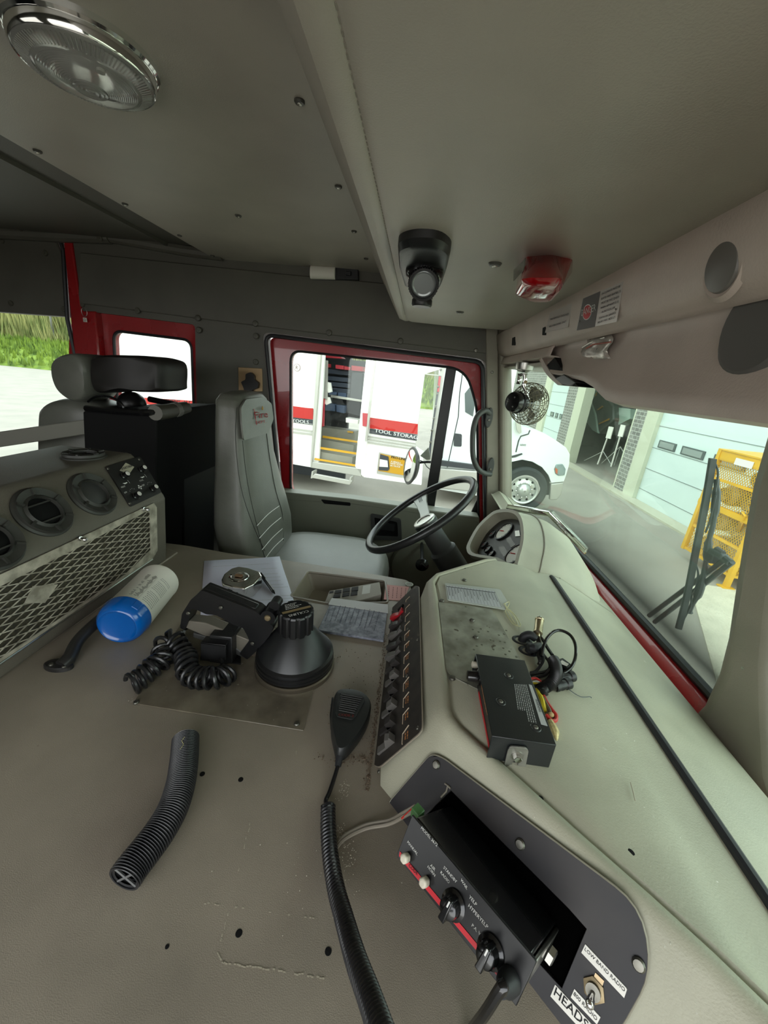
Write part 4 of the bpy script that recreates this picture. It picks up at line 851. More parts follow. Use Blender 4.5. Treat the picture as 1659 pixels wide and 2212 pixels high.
# ================================================================ heater unit
kh = cc(0, 940, 4.1475)
hx = [(-.645, -.549), (-.640, -.512), (-.629, -.372), (-.628, -.362), (-.632, -.352), (-.700, -.258), (-.708, -.251), (-.72, -.249), (-.90, -.249), (-.905, -.549)]
t = thing('heater_unit', 'grey moulded heater unit with round vents and a perforated metal grille', 'heater', (-.77, .6, ZE))
m = M(); m.loft([[V((x, y, z)) for x, z in hx] for y in (.08, .925)]); m.build('casing', mat('heater_plastic', '#625d53', .5, bump=(420, .5), var=(10, .15)), t, bevel=.009, seg=3)
FV = Fr(V((-.631, .6, -.352)), (0, 1, 0), (-.068, 0, .094)); FG = Fr(V((-.6425, .6, -.53)), (0, 1, 0), (.0115, 0, .148))
ventm = mat('vent_grey', '#33332f', .5, bump=(200, .2))
def vent(c, n, r, u, openn, name='round_vent', ry=1):
    m = M(); m.lathe(c, n, [(r * 1.08, -.002), (r * 1.08, .002), (r, .0045), (r * .98, .010), (r * .72, .006), (r * .62, .010), (r * .6, .002)], 40, cap=False); v = m.build(name, ventm, t)
    m = M(); m.lathe(c + n * .0016, n, [(r * .62, 0), (r * .6, .0006)], 32); m.build('vent_bore' if openn else 'vent_flap', blkm if openn else dkg, v)
    w = n.cross(u); m = M()
    for k in range(6):
        a = k * math.pi / 3 + .4; d = u * math.cos(a) + w * math.sin(a); e = n.cross(d)
        m = M(); m.loft([[c + d * r * .7 + e * s_ * .0022 + n * h_ for s_, h_ in ((-1, .004), (1, .004), (1, .0105), (-1, .0105))], [c + d * r * .96 + e * s_ * .0022 + n * h_ for s_, h_ in ((-1, .006), (1, .006), (1, .0125), (-1, .0125))]])
        m.build('vent_rib', ventm, v)
    if openn:
        m = M(); m.fbox(Fr(c, u, w), -r * .60, r * .60, r * .30, r * .36, .002, .006); m.fbox(Fr(c, u, w), -r * .6, r * .6, -r * .42, -r * .36, .002, .006); 
        m.build('vent_vanes', ventm, v)
rv = abs(FV.loc(FV.hit(kh(620, 700)))[0] - FV.loc(FV.hit(kh(140, 640)))[0]) / 2
print('vent radius', rv)
for p, o_ in (((385, 690), True), ((830, 530), False), ((-110, 960), True)): vent(FV.hit(kh(*p)), FV.n, .047, FV.u, o_)
FT = Fr(V((-.8, .6, -.2485)), (0, 1, 0), (-1, 0, 0)); c = FT.hit((182, 986)); vent(c, V((0, 0, 1)), .042, V((0, 1, 0)), True, 'top_vent')
plate = rnd([FV.hit(kh(*p)) for p in ((938, 285), (1248, 192), (1442, 515), (1165, 645))], .006)
m = M(); m.prism([p - FV.n * .001 for p in plate], FV.n * .004); cp_ = m.build('control_plate', mat('control_black', '#1c1c1b', .45), t, bevel=.0008)
for p in ((965, 300), (1245, 217), (1160, 612)): screw(FV.hit(kh(*p), .003), FV.n, .0035, cp_)
for p in ((1130, 365), (1285, 308), (1235, 545), (1388, 480)):
    c = FV.hit(kh(p[0] - 22, p[1] + 2), .003); m = M(); m.lathe(c, FV.n, [(.009, 0), (.0095, .003), (.0075, .005), (.007, .014)], 18); kk = m.build('control_knob', MT['gloss_black'], cp_)
    m = M(); m.lathe(c + FV.n * .0138, FV.n, [(.0058, 0), (.0052, .001), (.001, .0012)], 16); m.build('knob_cap', mat('knob_cap', '#cfcdc6', .25) if 'knob_cap' not in MT else MT['knob_cap'], cp_)
dm = [FV.hit(kh(*p), .0032) for p in ((1125, 248), (1202, 285), (1160, 345), (1072, 318))]
m = M(); m.prism(dm, FV.n * .0005); m.build('diamond_badge', mat('badge', '#c9c3ae', .35, .3), cp_)
m = M(); tfit(m, 'SPARTAN', FV, kh(1090, 314), kh(1186, 284), .0042, bold=.04); m.build('lettering', ink, cp_)
m = M()
for s_, p, q in (('HEAT', (1090, 474), (1126, 462)), ('COOL', (1254, 416), (1288, 405)), ('OFF', (1118, 524), (1142, 514)), ('OFF', (1276, 460), (1300, 450))): tfit(m, s_, FV, kh(*p), kh(*q), .0035, bold=.03)
for p in ((1115, 440), (1270, 385)):
    c = FV.loc(FV.hit(kh(*p))); m.poly([FV.at(c[0] + x, c[1] + y, .0035) for x, y in ((-.007, .003), (-.002, -.001), (.006, 0), (.007, .002), (0, .002))])
    m.poly([FV.at(c[0] + x, c[1] + y, .0035) for x, y in ((.012, -.003), (.0127, -.003), (.0127, .006), (.012, .006))])
for p in ((1180, 505), (1335, 445)):
    c = FV.loc(FV.hit(kh(*p))); 
    for g in (-50, -20, 10, 40): 
        x, y = math.sin(math.radians(g)), math.cos(math.radians(g)); m.poly([FV.at(c[0] + x * .011 + dx, c[1] - .006 + y * .011 + dy, .0035) for dx, dy in ((0, 0), (.001, 0), (.001, .0015), (0, .0015))])
c = FV.loc(FV.hit(kh(1245, 472)))
for g in range(4):
    a = g * math.pi / 2; m.poly([FV.at(c[0] + math.cos(a + b) * r_, c[1] + math.sin(a + b) * r_, .0035) for b, r_ in ((0, .001), (-.3, .0055), (.3, .0065), (.6, .004))])
m.build('control_symbols', wink, cp_)
# perforated grille
def clip(P, a, b, c):      # keep a*x+b*y<=c
    out = []
    for i in range(len(P)):
        p, q = P[i - 1], P[i]; dp = a * p[0] + b * p[1] - c; dq = a * q[0] + b * q[1] - c
        if (dp <= 0) != (dq <= 0): s = dp / (dp - dq); out.append((p[0] + (q[0] - p[0]) * s, p[1] + (q[1] - p[1]) * s))
        if dq <= 0: out.append(q)
    return out
gm = mat('grille_metal', '#bfb8a8', .38, .2, var=(40, .2, '#8d8778'))
ga = [FG.loc(FG.hit(p)) for p in ((-60, 1262), (0, 1238), (329, 1086), (335, 1095), (337, 1188), (328, 1204), (0, 1428), (-60, 1465))]
gr_ = [FG.loc(FG.hit(p)) for p in ((-60, 1292), (0, 1263), (155, 1187), (298, 1112), (313, 1103), (320, 1108), (322, 1187), (270, 1238), (0, 1418), (-60, 1452))]
m = M(); m.prism([FG.at(a, b, .003) for a, b in ga], FG.n * .0016, [[FG.at(a, b, .003) for a, b in gr_]]); gg = m.build('grille', gm, t)
m = M(); m.prism([FG.at(a, b, .0012) for a, b in gr_], FG.n * .0008); m.build('heater_core', mat('core_dark', '#1d1a14', .7, var=(200, .5, '#3a3423')), t)
A0, A1 = FG.loc(FG.hit((150, 1182))), FG.loc(FG.hit((318, 1162))); sl = abs((A1[1] - A0[1]) / (A1[0] - A0[0])); print('grille slope', sl)
sl = min(max(sl, .35), .9)
nrm = math.hypot(1, sl); pitch = .0135; w = .0010; bars = M(); bars2 = M()
# convex hull of the opening is used for clipping
for k in range(-60, 90):
    for sg, BB in ((1, bars), (-1, bars2)):
        c = k * pitch; P = list(gr_)
        P = clip(P, sg * sl / nrm, 1 / nrm, c + w); P = clip(P, -sg * sl / nrm, -1 / nrm, -(c - w)) if P else P
        if len(P) > 2: BB.prism([FG.at(a, b, .0032) for a, b in P], FG.n * .0011)
bars.add(bars2.v, bars2.f); bars.build('grille_mesh', gm, gg)
m = M(); quad(m, FG, [(70, 1266), (124, 1262), (96, 1302), (52, 1303)], .0033, .0046); m.build('blank_lozenge', gm, gg)
for p in ((309, 1099), (171, 1163)):
    c = FG.hit(p, .004); m = M(); m.lathe(c, FG.n, [(.005, 0), (.005, .003), (.003, .004), (.003, .010), (.0045, .012), (.003, .015)], 14); m.build('thumb_screw', chrome, gg)
hg = [FG.hit(p, .004) for p in ((-60, 1472), (0, 1433), (329, 1208))]
m = M(); m.tube(hg, .0026, 8); m.build('hinge', steel, gg)
for p in ((80, 1374), (133, 1338), (206, 1288), (267, 1246)): screw(FG.hit((p[0] + 2, p[1] + 4), .0035), FG.n, .0028, gg)

# ================================================================ crew seat, locker and bracket behind
t = thing('crew_seat', 'grey vinyl crew seat with separate headrest seen at far left', 'seat', PY((140, 980), 1.3))
Yc = 1.42; m = M()
def blob(ps, y0, y1, mt, name, par, inset=.02, bv=.02):
    P0 = smooth([PY(p, y0) for p in ps], 4, True); c = sum(P0, V()) / len(P0); d = V((0, y1 - y0, 0)); m = M()
    m.loft([[c + (p - c) * .86 + d * -.02 for p in P0], [c + (p - c) * .97 + d * .06 for p in P0], [p + d * .25 for p in P0], [p + d * .75 for p in P0], [c + (p - c) * .95 + d * .95 for p in P0], [c + (p - c) * .8 + d for p in P0]]); return m.build(name, mt, par, ang=60)
blob(((112, 775), (150, 762), (176, 775), (187, 815), (186, 850), (168, 868), (140, 862), (118, 840), (107, 805)), 1.30, 1.46, leath2, 'headrest', t)
blob(((82, 882), (110, 864), (150, 862), (195, 872), (215, 900), (215, 1010), (200, 1200), (82, 1200), (76, 1010), (76, 910)), 1.33, 1.50, leath, 'seat_back', t)
m = M(); m.prism([PY(p, 1.22) for p in ((-40, 938), (193, 905), (196, 937), (-40, 972))], (0, .02, 0)); o = m.build('belt_bar', mat('bar_grey', '#77766c', .55), None, bevel=.003); tag(o, 'flat grey metal bar running from the left edge to the black locker', 'bar')
screw(PY((187, 922), 1.218), (0, -1, 0), .006, None, 'bar_screw'); tag(bpy.data.objects['bar_screw'], 'screw at the right end of the flat grey bar', 'screw')
t = thing('air_pack_locker', 'tall black locker panel with a padded rail between the seats', 'locker', PY((290, 1050), 1.25))
m = M(); m.loft([[PY(p, 1.2) for p in ((178, 888), (338, 890), (340, 1260), (195, 1260))], [V((q.x, 1.62, q.z)) for q in [PY(p, 1.2) for p in ((178, 888), (338, 890), (340, 1260), (195, 1260))]]]); m.build('front_panel', blkm, t, bevel=.006)
m = M(); q = [PY(p, 1.36) for p in ((336, 888), (396, 893), (398, 1260), (340, 1260))]; m.loft([q, [p + V((0, .25, 0)) for p in q]]); m.build('side_panel', mat('locker_black', '#0f0f0f', .6), t, bevel=.004)
m = M(); q0 = [PY(p, y) for p, y in (((186, 882), 1.2), ((240, 888), 1.19), ((310, 892), 1.19), ((345, 888), 1.22), ((388, 884), 1.33), ((406, 880), 1.42))]; m.tube(smooth(q0[:4], 4), .010, 8); m.build('top_rail', MT['gloss_black'], t)
m = M(); m.tube([PY((335, 892), 1.20), PY((360, 889), 1.27), PY((400, 882), 1.40)], .024, 14); pr_ = m.build('padded_rail', MT['vinyl_button'], t)
m = M(); m.tube([PY((373, 887), 1.31), PY((383, 885), 1.345)], .0255, 14); m.build('printed_band', mat('grey_band', '#8a8782', .5), pr_)
m = M(); m.tube(smooth([PY(p, 1.45) for p in ((322, 862), (350, 868), (396, 878))], 3), .011, 8); m.build('rear_rail', MT['gloss_black'], t)
for p in ((372, 1008), (373, 1110)): screw(PY(p, 1.359), (0, -1, 0), .006, t)
t = thing('black_headrest', 'black padded headrest over the locker, against the rear window', 'headrest', PY((270, 850), 1.35))
blob(((200, 768), (262, 766), (320, 770), (345, 785), (347, 830), (343, 846), (300, 848), (255, 843), (210, 850), (190, 830), (188, 790)), 1.32, 1.50, mat('black_vinyl', '#1d1a18', .5), 'pad', t)
m = M(); m.ball(PY((285, 872), 1.45), (.05, .05, .045)); m.build('neck', blk, t)
m = M(); m.tube(smooth([PY(p, 1.33) for p in ((190, 868), (210, 856), (240, 858), (262, 872), (268, 886))], 4), .004, 6); m.build('hose_loop', MT['gloss_black'], t)
# green shield sticker on the rear side window
t = thing('shield_sticker', 'green shield sticker with gold edge at the foot of the rear side window', 'sticker', PY((410, 1000), YW + .03))
yw2 = YW + .043
sh = [(396, 968), (408, 972), (418, 966), (425, 980), (424, 995), (427, 1012), (420, 1026), (410, 1031), (400, 1028), (388, 1022), (380, 1000), (386, 980)]
m = M(); m.prism(smooth([PY(p, yw2) for p in sh], 3, True), (0, -.001, 0)); m.build('gold_edge', mat('pale_gold', '#cfd0a4', .5), t)
c = (405, 1000); m = M(); m.prism(smooth([PY((c[0] + (p[0] - c[0]) * .9, c[1] + (p[1] - c[1]) * .93), yw2 - .0012) for p in sh], 3, True), (0, -.001, 0)); m.build('green_field', mat('shield_green', '#3f6a45', .5), t)
m = M(); m.prism(smooth([PY(p, yw2 - .0024) for p in ((398, 982), (406, 984), (413, 981), (415, 992), (406, 1003), (398, 994))], 3, True), (0, -.001, 0)); m.build('crest', mat('crest', '#8fa07a', .5), t)
m = M(); FRs = Fr(PY((400, 1010), yw2 - .003), (1, 0, 0), (0, 0, 1)); scribble(m, FRs, -.005, .045, -.004, .002, 1, .0005, 3); m.build('small_print', MT['pale_gold'], t)
# ================================================================ things lying on the engine cover
def helix(path, r, turns, n=14, wob=0, up=None):
    P = [V(p) for p in path]; N = int(turns * n); L = [0]
    for a, b in zip(P, P[1:]): L.append(L[-1] + (b - a).length)
    out = []; u = None
    for i in range(N + 1):
        s = L[-1] * i / N; k = max(j for j in range(len(L)) if L[j] <= s + 1e-9); k = min(k, len(P) - 2)
        t = (s - L[k]) / max(L[k + 1] - L[k], 1e-9); c = P[k].lerp(P[k + 1], t); d = (P[k + 1] - P[k]).normalized()
        if u is None: u = perp(d)[0]
        u = (u - d * u.dot(d)).normalized(); w = d.cross(u); a = 2 * math.pi * i / n
        rr = r * (1 + wob * math.sin(i * .37)); out.append(c + u * math.cos(a) * rr + w * math.sin(a) * rr)
    return out
lab = mat('label_print', '#8f8d86', .5)
# wipes canister
a = PZ((262, 1345), ZE + .047); b = PZ((343, 1256), ZE + .047); ax = (b - a).normalized(); r = .0455
t = thing('wipes_canister', 'white canister of wipes with translucent blue cap lying on the black handle', 'canister', V(((a.x + b.x) / 2, (a.y + b.y) / 2, ZE)))
q0 = a + ax * .018; Lc = (b - q0).length
m = M(); m.lathe(q0, ax, [(r * .93, -.002), (r, .0), (r, .004), (r * .98, .006), (r * .975, Lc - .008), (r * .99, Lc - .006), (r * .97, Lc), (r * .90, Lc + .002), (r * .88, Lc - .002)], 48); m.build('body', mat('canister_white', '#dad7cb', .45), t)
blue = bpy.data.materials.new('blue_cap'); blue.use_nodes = True; bb_ = blue.node_tree.nodes['Principled BSDF']; bb_.inputs['Base Color'].default_value = (.0, .12, .50, 1); bb_.inputs['Roughness'].default_value = .18; bb_.inputs['Subsurface Weight'].default_value = .0; bb_.inputs['Transmission Weight'].default_value = .25; bb_.inputs['Coat Weight'].default_value = .4
m = M(); m.lathe(q0, -ax, [(r * 1.02, -.003), (r * 1.03, .0), (r * 1.0, .006), (r * .99, .014), (r * .93, .024), (r * .80, .031), (r * .76, .0315), (r * .70, .029), (r * .60, .0275), (r * .001, .0275)], 48); cap = m.build('cap', blue, t)
m = M(); u_, w_ = perp(ax); vd = (V((0, 0, 0)) - q0); vd = (vd - ax * vd.dot(ax)).normalized(); sd = ax.cross(vd)
tb = q0 + vd * r * 1.0; m.loft([[tb + sd * .007 * s_ + vd * h_ for s_, h_ in ((-1, -.002), (1, -.002), (1, .0015), (-1, .0015))], [tb - ax * .018 + sd * .007 * s_ + vd * h_ for s_, h_ in ((-1, -.004), (1, -.004), (1, -.0005), (-1, -.0005))]]); m.build('cap_tab', blue, cap, bevel=.001)
m = M(); R = random.Random(2)
def onc(l, g): d = vd * math.cos(g) + sd * math.sin(g); return q0 + ax * l + d * (r * .975 + .0004)
def mark(l0, l1, g0, g1): m.poly([onc(l0, g0), onc(l1, g0), onc(l1, g1), onc(l0, g1)])
sgn = -1 if (onc(.05, .5) - onc(.05, -.5)).x > 0 else 1
for i in range(17):
    l = .012 + i * .0052; g = -.62 * sgn
    e = (.10 + .12 * R.random()) * sgn
    if i in (7, 14): continue
    x = g
    while abs(x - g) < .62: w_ = .03 + .06 * R.random(); mark(l, l + .0016, x, x + w_ * sgn); x += (w_ + .02) * sgn
for i in range(26):
    l = .014 + i * .0031; mark(l, l + .0022, (.22 + .03 * math.sin(i)) * sgn, (.30 + .14 * R.random()) * sgn)
    if R.random() < .6: mark(l, l + .0018, .50 * sgn, (.55 + .12 * R.random()) * sgn)
mark(.010, .092, .16 * sgn, .168 * sgn)
m.build('label_print', lab, t)
m = M(); m.tube([onc(.002, g * .2) for g in range(-8, 9)], .0007, 4); m.build('cap_ring', MT['canister_white'], t)
# black handle below it
t = thing('grab_bar', 'black curved grab handle bolted to the engine cover beneath the canister', 'handle', PZ((130, 1442), ZE))
pts = smooth([PZ(p, ZE + h_) for p, h_ in (((133, 1438), .007), ((150, 1420), .012), ((168, 1385), .022), ((200, 1352), .030), ((240, 1320), .033))] + [PZ((275, 1300), ZE + .03), PZ((300, 1286), ZE + .005)], 6)
m = M(); m.tube(pts, [.012] * 6 + [.011] * (len(pts) - 6), 12); m.build('bar', MT['handle_grey'] if 0 else mat('handle_black', '#242322', .38), t)
fc = PZ((124, 1440), ZE); m = M(); m.loft([[fc + V((.026 * math.cos(a_) * k_ + .003, .014 * math.sin(a_) * k_, h_)) for a_ in [2 * math.pi * i / 24 for i in range(24)]] for h_, k_ in ((0, 1), (.006, .97), (.008, .85))]); m.build('foot', MT['handle_black'], t)
for p in ((111, 1436), (139, 1440)): screw(PZ(p, ZE + .008), (0, 0, 1), .0042, t)
# hand lamp
C = V((-.175, .595, ZE)); Z1 = V((0, 0, 1))
base = thing('charging_base', 'low round metal charging base under the hand lamp', 'lamp base', C)
m = M(); m.lathe(C, Z1, [(.0745, 0), (.0755, .002), (.0755, .010), (.073, .012), (.070, .011)], 56); m.build('ring', mat('bronze_metal', '#6f675a', .3, .7), base)
t = thing('hand_lamp', 'black cone-shaped rechargeable hand lamp with grip resting face down', 'lamp', C + V((0, 0, .012)))
HL = t; bgl = mat('lamp_black', '#161617', .30, bump=(400, .06))
m = M(); m.lathe(C, Z1, [(.070, .0125), (.0735, .016), (.0735, .020), (.0715, .021), (.0735, .023), (.0735, .028), (.071, .029), (.0725, .031), (.0722, .036), (.068, .039)], 56); m.build('bezel', bgl, t)
m = M(); m.lathe(C, Z1, [(.0685, .038), (.066, .042), (.034, .084), (.030, .088)], 56); m.build('cone_body', mat('lamp_cone', '#1b1c1d', .34), t)
kp = []
for i in range(72):
    a_ = 2 * math.pi * i / 72; rr = .0325 if i % 6 < 4 else .0305; kp.append((math.cos(a_) * rr, math.sin(a_) * rr))
m = M(); m.loft([[C + V((x, y, .084)) for x, y in kp], [C + V((x, y, .125)) for x, y in kp], [C + V((x * .95, y * .95, .128)) for x, y in kp]]); kn = m.build('end_cap', bgl, t, ang=25)
m = M(); m.lathe(C + V((0, 0, .1275)), Z1, [(.0285, 0), (.028, .001)], 32); m.build('cap_label', blkm, kn)
FC = Fr(C + V((0, 0, .1288)), (.80, .60, 0), (-.60, .80, 0))
m = M(); m.poly([FC.at(x, y, .0002) for x, y in ((-.027, -.006), (.027, -.006), (.027, .0005), (-.027, .0005))]); m.build('gold_band', mat('gold_band', '#8f7a52', .4, .3), kn)
m = M()
for i in range(4): scribble(m, FC, -.018 + i * .001, .018 - i * .003, .004 + i * .0045, .007 + i * .0045, 1, .0003, i)
FCt = Fr(FC.o, (-.80, -.60, 0), (.60, -.80, 0)); m.text('COLLINS', FCt, -.018, .0125, .0095, .0005, 'l', bold=.05); m.build('lettering', wink, kn)
HY = .600; kc = cc(380, 1240, 4.608)
def hp(ps, y=HY): return [PY(kc(*p), y) for p in ps]
m = M(); m.prism(rnd(hp(((300, 120), (660, 262), (830, 330), (1000, 480), (965, 560), (870, 680), (740, 800), (665, 745), (735, 650), (762, 610), (740, 560), (700, 490), (600, 455), (500, 395), (440, 365), (340, 355), (250, 312), (195, 300), (172, 400), (130, 510), (85, 492), (105, 350), (190, 215))), .003), (0, .030, 0)); 
for v in m.v: v.y -= .015
m.build('grip', bgl, t, bevel=.0035, seg=2)
m = M(); q = hp(((300, 118), (655, 258), (820, 325), (800, 372), (640, 300), (280, 160))); m.prism([p + V((0, -.009, .001)) for p in q], (0, .018, 0)); m.build('grip_spine', bgl, t, bevel=.003)
m = M(); m.prism([p + V((0, -.012, 0)) for p in hp(((160, 430), (320, 450), (770, 625), (690, 740), (200, 530), (130, 500)))], (0, .024, 0)); m.build('lower_bar', mat('brushed_bar', '#857f74', .35, .5), t, bevel=.002)
m = M(); m.prism([p + V((0, -.0135, 0)) for p in hp(((205, 545), (560, 640), (700, 745), (735, 800), (560, 730), (330, 625), (205, 585)))], (0, .027, 0)); m.build('bar_edge', MT['dark_grey_plastic'] if 'dark_grey_plastic' in MT else dkg, t, bevel=.002)
for p in ((447, 332), (122, 388), (762, 690)): screw(PY(kc(*p), HY - .016), (0, -1, 0), .004, t)
m = M(); pc = PY(kc(945, 385), HY); m.lathe(pc + V((0, .018, 0)), (0, -1, 0), [(.014, 0), (.014, .034)], 24); m.tube([pc + V((0, .012, .008)), C + V((-.02, .01, .105))], .009, 10); m.build('pivot', bgl, t)
screw(pc + V((0, -.016, 0)), (0, -1, 0), .0062, t, 'pivot_screw', MT['brass_nut'])
m = M(); pk = PY(kc(990, 300), HY); m.lathe(pk + V((0, .014, 0)), (0, -1, 0), [(.010, 0), (.010, .02)], 18); m.build('release_knob', bgl, t)
# bracket that carries the grip
t = thing('lamp_bracket', 'black angled bracket on the smoked sheet carrying the lamp grip', 'bracket', PZ((470, 1425), ZE + .003))
m = M(); m.prism([PY(p, HY - .03) for p in ((452, 1372), (501, 1377), (502, 1432), (488, 1436), (452, 1430))], (0, .05, 0)); m.build('block', blk, t, bevel=.002)
m = M(); m.prism([PY(p, HY - .045) for p in ((433, 1388), (487, 1394), (487, 1426), (434, 1424))], (0, .004, 0)); m.prism([PY((433, 1388), HY - .045), PY((487, 1394), HY - .045), PY((487, 1394), HY - .045) + V((0, .02, 0)), PY((433, 1388), HY - .045) + V((0, .02, 0))], (0, 0, -.003)); m.build('front_plate', blk, t, bevel=.0008)
m = M(); m.prism([PZ(p, ZE + .003) for p in ((433, 1426), (520, 1436), (520, 1400), (440, 1395))], (0, 0, .003)); m.build('foot_plate', blk, t)
# coiled cord of the lamp
t_pts = [PZ(p, ZE + h_) for p, h_ in (((493, 1447), .020), ((470, 1465), .021), ((440, 1468), .021), ((412, 1450), .023), ((398, 1425), .028), ((392, 1398), .034), ((372, 1385), .036), ((352, 1398), .034), ((352, 1420), .028), ((338, 1440), .024), ((312, 1458), .021), ((278, 1476), .020))]
m = M(); hx_ = helix(smooth(t_pts, 6), .0170, 24, 14, .22)
R = random.Random(9); tail = [hx_[-1], PZ((262, 1440), ZE + .03), PZ((275, 1425), ZE + .03)]
m.tube(hx_, .0037, 8)
m.build('coiled_cord', mat('cord_black', '#1d1d1e', .3), HL)
m = M(); m.tube(smooth([hx_[0], PZ((480, 1430), ZE + .03), PZ((470, 1415), ZE + .02)], 5), .0032, 7); m.build('cord_end', MT['cord_black'], HL); m = M(); m.tube(smooth([PZ((412, 1352), ZE + .02), PZ((398, 1362), ZE + .014), PZ((397, 1380), ZE + .02), PZ((410, 1392), ZE + .03)], 5), .0032, 7); m.build('cord_end', MT['cord_black'], HL)
# corrugated hose
hp_ = smooth([PZ(p, ZE + .0185) for p in ((401, 1596), (398, 1640), (391, 1690), (374, 1745), (346, 1795), (314, 1838), (285, 1875), (268, 1900))], 12)
L = [0]
for a_, b_ in zip(hp_, hp_[1:]): L.append(L[-1] + (b_ - a_).length)
pts = []; rr = []; N = 66
for i in range(N * 4 + 1):
    s = L[-1] * i / (N * 4); k = min(max(j for j in range(len(L)) if L[j] <= s + 1e-9), len(hp_) - 2); pts.append(hp_[k].lerp(hp_[k + 1], (s - L[k]) / max(1e-9, L[k + 1] - L[k]))); rr.append((.0178, .0185, .0178, .0152)[i % 4])
m = M(); m.tube(pts, rr, 28, cap=False); m.tube(pts[::-1], [x - .0025 for x in rr], 28, cap=False)
hs_ = thing('corrugated_hose', 'short piece of black corrugated hose lying on the engine cover', 'hose', hp_[0] - V((0, 0, .0185))); m.build('hose_wall', mat('hose_black', '#222224', .36), hs_, ang=50)
e = pts[-1]; ed = (pts[-1] - pts[-6]).normalized(); u_, w_ = perp(ed); m = M()
for d in (u_ + w_, u_ - w_): d = d.normalized(); m.tube([e - ed * .002 + d * .0165, e - ed * .002 - d * .0165], .0014, 5)
m.build('inner_web', mat('web_grey', '#5f5f5e', .5), hs_)
m = M(); m.tube(smooth([PZ(p, ZE + .0375) for p in ((399, 1592), (393, 1600), (396, 1608), (389, 1618))], 4), .0004, 4); tag(m.build('straw_blade', mat('straw', '#a8a070', .7)), 'wisp of dry straw on the upper end of the corrugated hose', 'straw')
# microphone
zm = ZE + .003
out = smooth([PZ(p, zm + .012) for p in ((733, 1497), (765, 1497), (790, 1508), (801, 1528), (795, 1560), (778, 1592), (752, 1625), (738, 1634), (727, 1630), (720, 1605), (715, 1575), (716, 1540), (722, 1510))], 4, True)
c = sum(out, V()) / len(out)
t = thing('hand_microphone', 'black palm microphone with ribbed grille and red lettering', 'microphone', V((c.x, c.y, ZE)))
m = M(); m.loft([[c + (p - c) * .93 + V((0, 0, -.013)) for p in out], [p + V((0, 0, -.009)) for p in out], [p + V((0, 0, .006)) for p in out], [c + (p - c) * .93 + V((0, 0, .012)) for p in out], [c + (p - c) * .75 + V((0, 0, .014)) for p in out]]); m.build('body', mat('mic_black', '#1f2121', .42, bump=(500, .12)), t)
FMc = Fr(c + V((0, 0, .0145)), (1, 0, 0), (0, 1, 0)); gq = [FMc.hit(p) for p in ((735, 1498), (786, 1507), (788, 1514), (769, 1550), (760, 1556), (728, 1549), (724, 1540), (731, 1502))]
m = M(); m.prism(rnd(gq, .003), (0, 0, .0015)); mg = m.build('grille_plate', MT['mic_black'], t, bevel=.0006)
m = M()
for i in range(9):
    f = (i + .6) / 11.5; A_ = gq[0].lerp(gq[5], f); B_ = gq[1].lerp(gq[4], f); m.tube([A_.lerp(B_, .05) + V((0, 0, .0018)), A_.lerp(B_, .95) + V((0, 0, .0018))], .0009, 5)
m.build('grille_ribs', mat('rib_black', '#232221', .65), mg)
m = M(); tfit(m, 'CODE 3', FMc, (731, 1546), (763, 1549), .002, bold=.04); m.build('lettering', mat('dull_red', '#93302c', .5), mg)
m = M(); m.prism([PZ(p, zm + .006) for p in ((716, 1515), (720, 1514), (722, 1582), (714, 1578), (712, 1550))], (0, 0, .010)); m.build('talk_button', blk, t, bevel=.0015)
nk = PZ((733, 1636), ZE + .012)
m = M(); m.tube([PZ((737, 1625), ZE + .013), nk, PZ((730, 1655), ZE + .009)], [.008, .0055, .0045], 10); m.build('strain_relief', rub, t)
m = M(); m.tube(smooth([PZ((731, 1650), ZE + .009), PZ((722, 1680), ZE + .006), PZ((712, 1710), ZE + .005), PZ((704, 1728), ZE + .005), PZ((705, 1738), ZE + .008)], 6), .0029, 8)
cp = smooth([PZ(p, ZE + h_) for p, h_ in (((709, 1740), .011), ((709, 1790), .012), ((714, 1850), .014), ((726, 1920), .022), ((745, 1990), .04), ((768, 2070), .07), ((797, 2150), .095), ((826, 2235), .12), ((860, 2330), .14))], 8)
m.tube(helix(cp, .0072, 72, 14), .0027, 7)
m.build('coiled_cord', mat('mic_cord', '#17171a', .28), t)
m = M(); m.tube([PZ((703, 1812), ZE + .002), PZ((697, 1826), ZE + .003), PZ((702, 1838), ZE + .003)], .0022, 6); m.build('cable_clip', blk, t)
# papers, tape measure, pen
t = thing('paper_sheet', 'white printed sheet of paper under the tape measure', 'paper', PZ((530, 1265), ZE))
FPp = Fr(PZ((441, 1213), ZE + .002), PZ((604, 1204), ZE) - PZ((441, 1213), ZE), (0, 1, 0))
pq = [(441, 1212), (604, 1204), (641, 1318), (433, 1331)]; rows = []
for i in range(9):
    A_ = PZ(pq[0], ZE).lerp(PZ(pq[3], ZE), i / 8); B_ = PZ(pq[1], ZE).lerp(PZ(pq[2], ZE), i / 8)
    rows.append([A_.lerp(B_, j / 8) + V((0, 0, .0008 + .0012 * (1 + math.sin(i * 1.3 + j)) * (j / 8)))for j in range(9)])
m = M(); m.quadgrid(rows); m.build('sheet', paperm, t, solid=.0003)
def pscrib(x0, x1, y, k, par_m, s=1):
    A_, B_ = PZ((x0, y), ZE + .0036), PZ((x1, y - (x1 - x0) * .05), ZE + .0036); R = random.Random(k); f = 0
    while f < 1: w = .01 + .03 * R.random(); a_, b_ = A_.lerp(B_, f), A_.lerp(B_, min(1, f + w)); par_m.poly([a_, b_, b_ + V((0, .0011 * s, 0)), a_ + V((0, .0011 * s, 0))]); f += w + .006
m = M(); 
